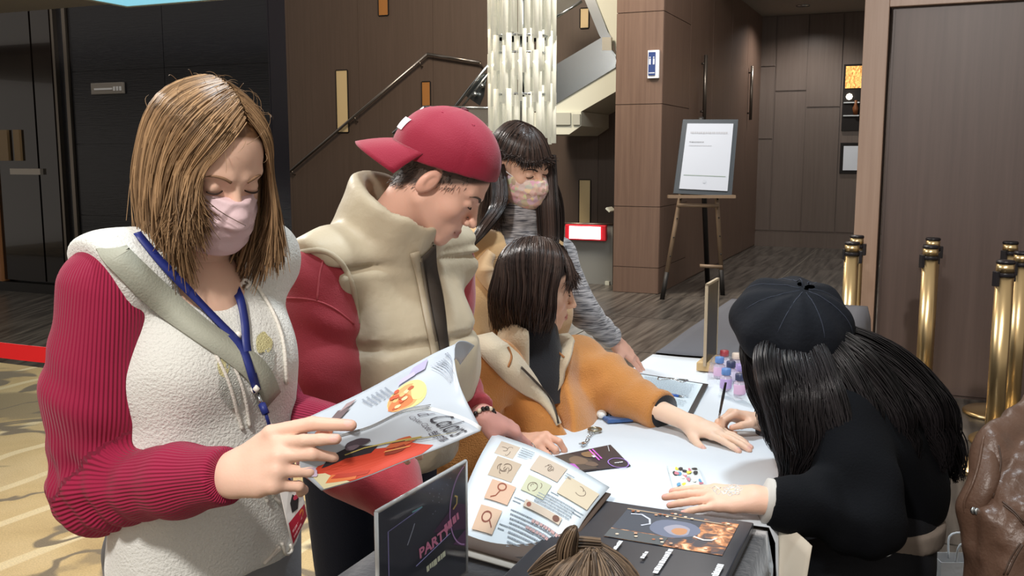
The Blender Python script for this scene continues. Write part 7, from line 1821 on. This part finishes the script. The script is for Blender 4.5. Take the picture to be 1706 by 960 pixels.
V, Fc = patch(fflap, 12, 24, -.004); mk('front_flap', V, Fc, M_LEA, lj)
MB().tube([fflap(.03, v) for v in np.linspace(0, 1, 24)], .003, 6).build('flap_edge', M_LEA, lj)
for pix in ([(1664, 742), (1668, 770), (1662, 800), (1654, 830)], [(1670, 836), (1690, 852), (1706, 870)], [(1672, 842), (1692, 858), (1706, 876)], [(1672, 958), (1684, 930), (1700, 905)], [(1678, 958), (1690, 932), (1704, 908)]):
    p, q = JG.drape(pix, 14, .0008)
    if len(p) > 4: MB().tube(p, .0018, 6).build('seam', mat('leather_seam', '463429', .5), lj)
for (x, y) in ((1622, 842), (1628, 838)):
    p, q = fflap(.3 if x < 1625 else .42, .62), np.array([0, -1.0, .1])
    if p is not None: MB().lathe([(.007, 0), (.007, .003), (.004, .004)], p, 12, q).build('snap', M_STEEL, lj)
pb_ = P(1604, 948, 2.42); bgz = float(P(1604, 930, 2.42)[2])
pb = thing('paper_bag', (pb_[0], pb_[1], 0), 'white paper carrier bag standing on the floor behind the leather jacket', 'bag')
def fpb(u, v):
    a = u * 4; k = int(a) % 4; f = a - int(a); cx = [(-.07, -.05), (.07, -.05), (.07, .05), (-.07, .05)]; A, B = cx[k], cx[(k + 1) % 4]
    return np.array([pb_[0] + (A[0] + (B[0] - A[0]) * f) * (1 + .05 * v), pb_[1] + (A[1] + (B[1] - A[1]) * f) * (1 - .35 * v), .002 + bgz * v])
V, Fc = patch(fpb, 33, 10, .001); mk('bag_body', V, Fc, mat('white_kraft', 'd4dae0', .7, bump=(18, .6)), pb, False)
for e in (-1, 1): MB().tube(spline([(pb_[0] - .03, pb_[1] + e * .02, bgz - .01), (pb_[0] - .025, pb_[1] + e * .03, bgz + .05), (pb_[0] + .025, pb_[1] + e * .03, bgz + .05), (pb_[0] + .03, pb_[1] + e * .02, bgz - .01)], 14), .003, 6).build('handle', mat('white_kraft', 'd4dae0'), pb)

# ================================================================== small pieces go under the part they sit on
UNDER = {'cap_button': 'cap_crown', 'cap_seam': 'cap_crown', 'eyelet': 'cap_crown', 'cap_emblem': 'cap_crown', 'brim_stitch': 'cap_brim', 'eyebrow': 'body', 'eyelashes': 'body', 'henna_line': 'body',
         'ear_loop': 'face_mask', 'front_opening': 'puffer_vest', 'zip_placket': 'puffer_vest', 'armhole_piping': 'puffer_vest', 'sleeve_seam': 'sweatshirt', 'lapel': ('jacket', 'coat'), 'lapel_piping': 'jacket', 'collar': 'jacket',
         'zip': ('jacket', 'puffer_vest'), 'beret_button': 'beret', 'beret_seam': 'beret', 'beret_band': 'beret', 'pearl_button': 'vest', 'lace_loop': 'vest', 'neck_braid': 'vest', 'drawstring': 'vest', 'hem_bow': 'vest', 'embroidery': 'vest',
         'lanyard_clip': 'lanyard', 'lanyard_end': 'lanyard', 'badge_cord': 'lanyard', 'belt_ring': 'trousers', 'belt_chain': 'trousers', 'bracelet_bead': 'bracelet', 'flap_edge': 'front_flap', 'snap': 'front_flap', 'seam': 'jacket_body', 'peg_hole': 'leg',
         'sweater_cuff': ('sweater', 'turtleneck'), 'label_band': 'body', 'clip_bar': 'clip', 'camera_lens': 'back_plate', 'bolt': 'bracket_plate'}
PART_LABEL = {('person', 'face_mask'): None}
base_ = lambda n: n.rsplit('.', 1)[0] if n[-3:].isdigit() and '.' in n else n
for root in [o for o in COL.objects if o.parent is None and o.type == 'EMPTY']:
    kids = list(root.children); byname = {}
    for k in kids: byname.setdefault(base_(k.name), k)
    for k in kids:
        t = UNDER.get(base_(k.name))
        if not t: continue
        for nm in ((t,) if isinstance(t, str) else t):
            p = byname.get(nm)
            if p is not None and p is not k and len(k.children) == 0:
                k.parent = p; break
for pn, labs in ((wa, {'vest': 'white fleece vest with embroidery', 'sweater': 'maroon ribbed knit sweater', 'face_mask': 'pale pink face mask', 'hair': 'golden brown bob hair', 'trousers': 'grey trousers', 'bag_strap': 'sage crossbody strap', 'lanyard': 'blue lanyard', 'name_badge': 'white and red name badge'}),
                 (mb, {'puffer_vest': 'cream quilted puffer vest', 'sweatshirt': 'red sweatshirt', 'cap_crown': 'crimson cap worn backwards', 'bracelet': 'black and cream bead bracelet', 'trousers': 'navy trousers'}),
                 (pc, {'coat': 'sleeveless camel coat', 'turtleneck': 'grey melange turtleneck', 'face_mask': 'colourful patterned face mask', 'hair': 'long dark hair with fringe'}),
                 (pd, {'jacket': 'orange wool jacket with cream lapels', 'turtleneck': 'black turtleneck', 'hair': 'dark brown bob hair'}),
                 (pe, {'sweater': 'black sweater', 'beret': 'black panelled beret', 'hair': 'long black hair', 'shirt_hem': 'taupe shirt hem'})):
    for k in pn.children:
        l = labs.get(base_(k.name))
        if l: k['label'] = l
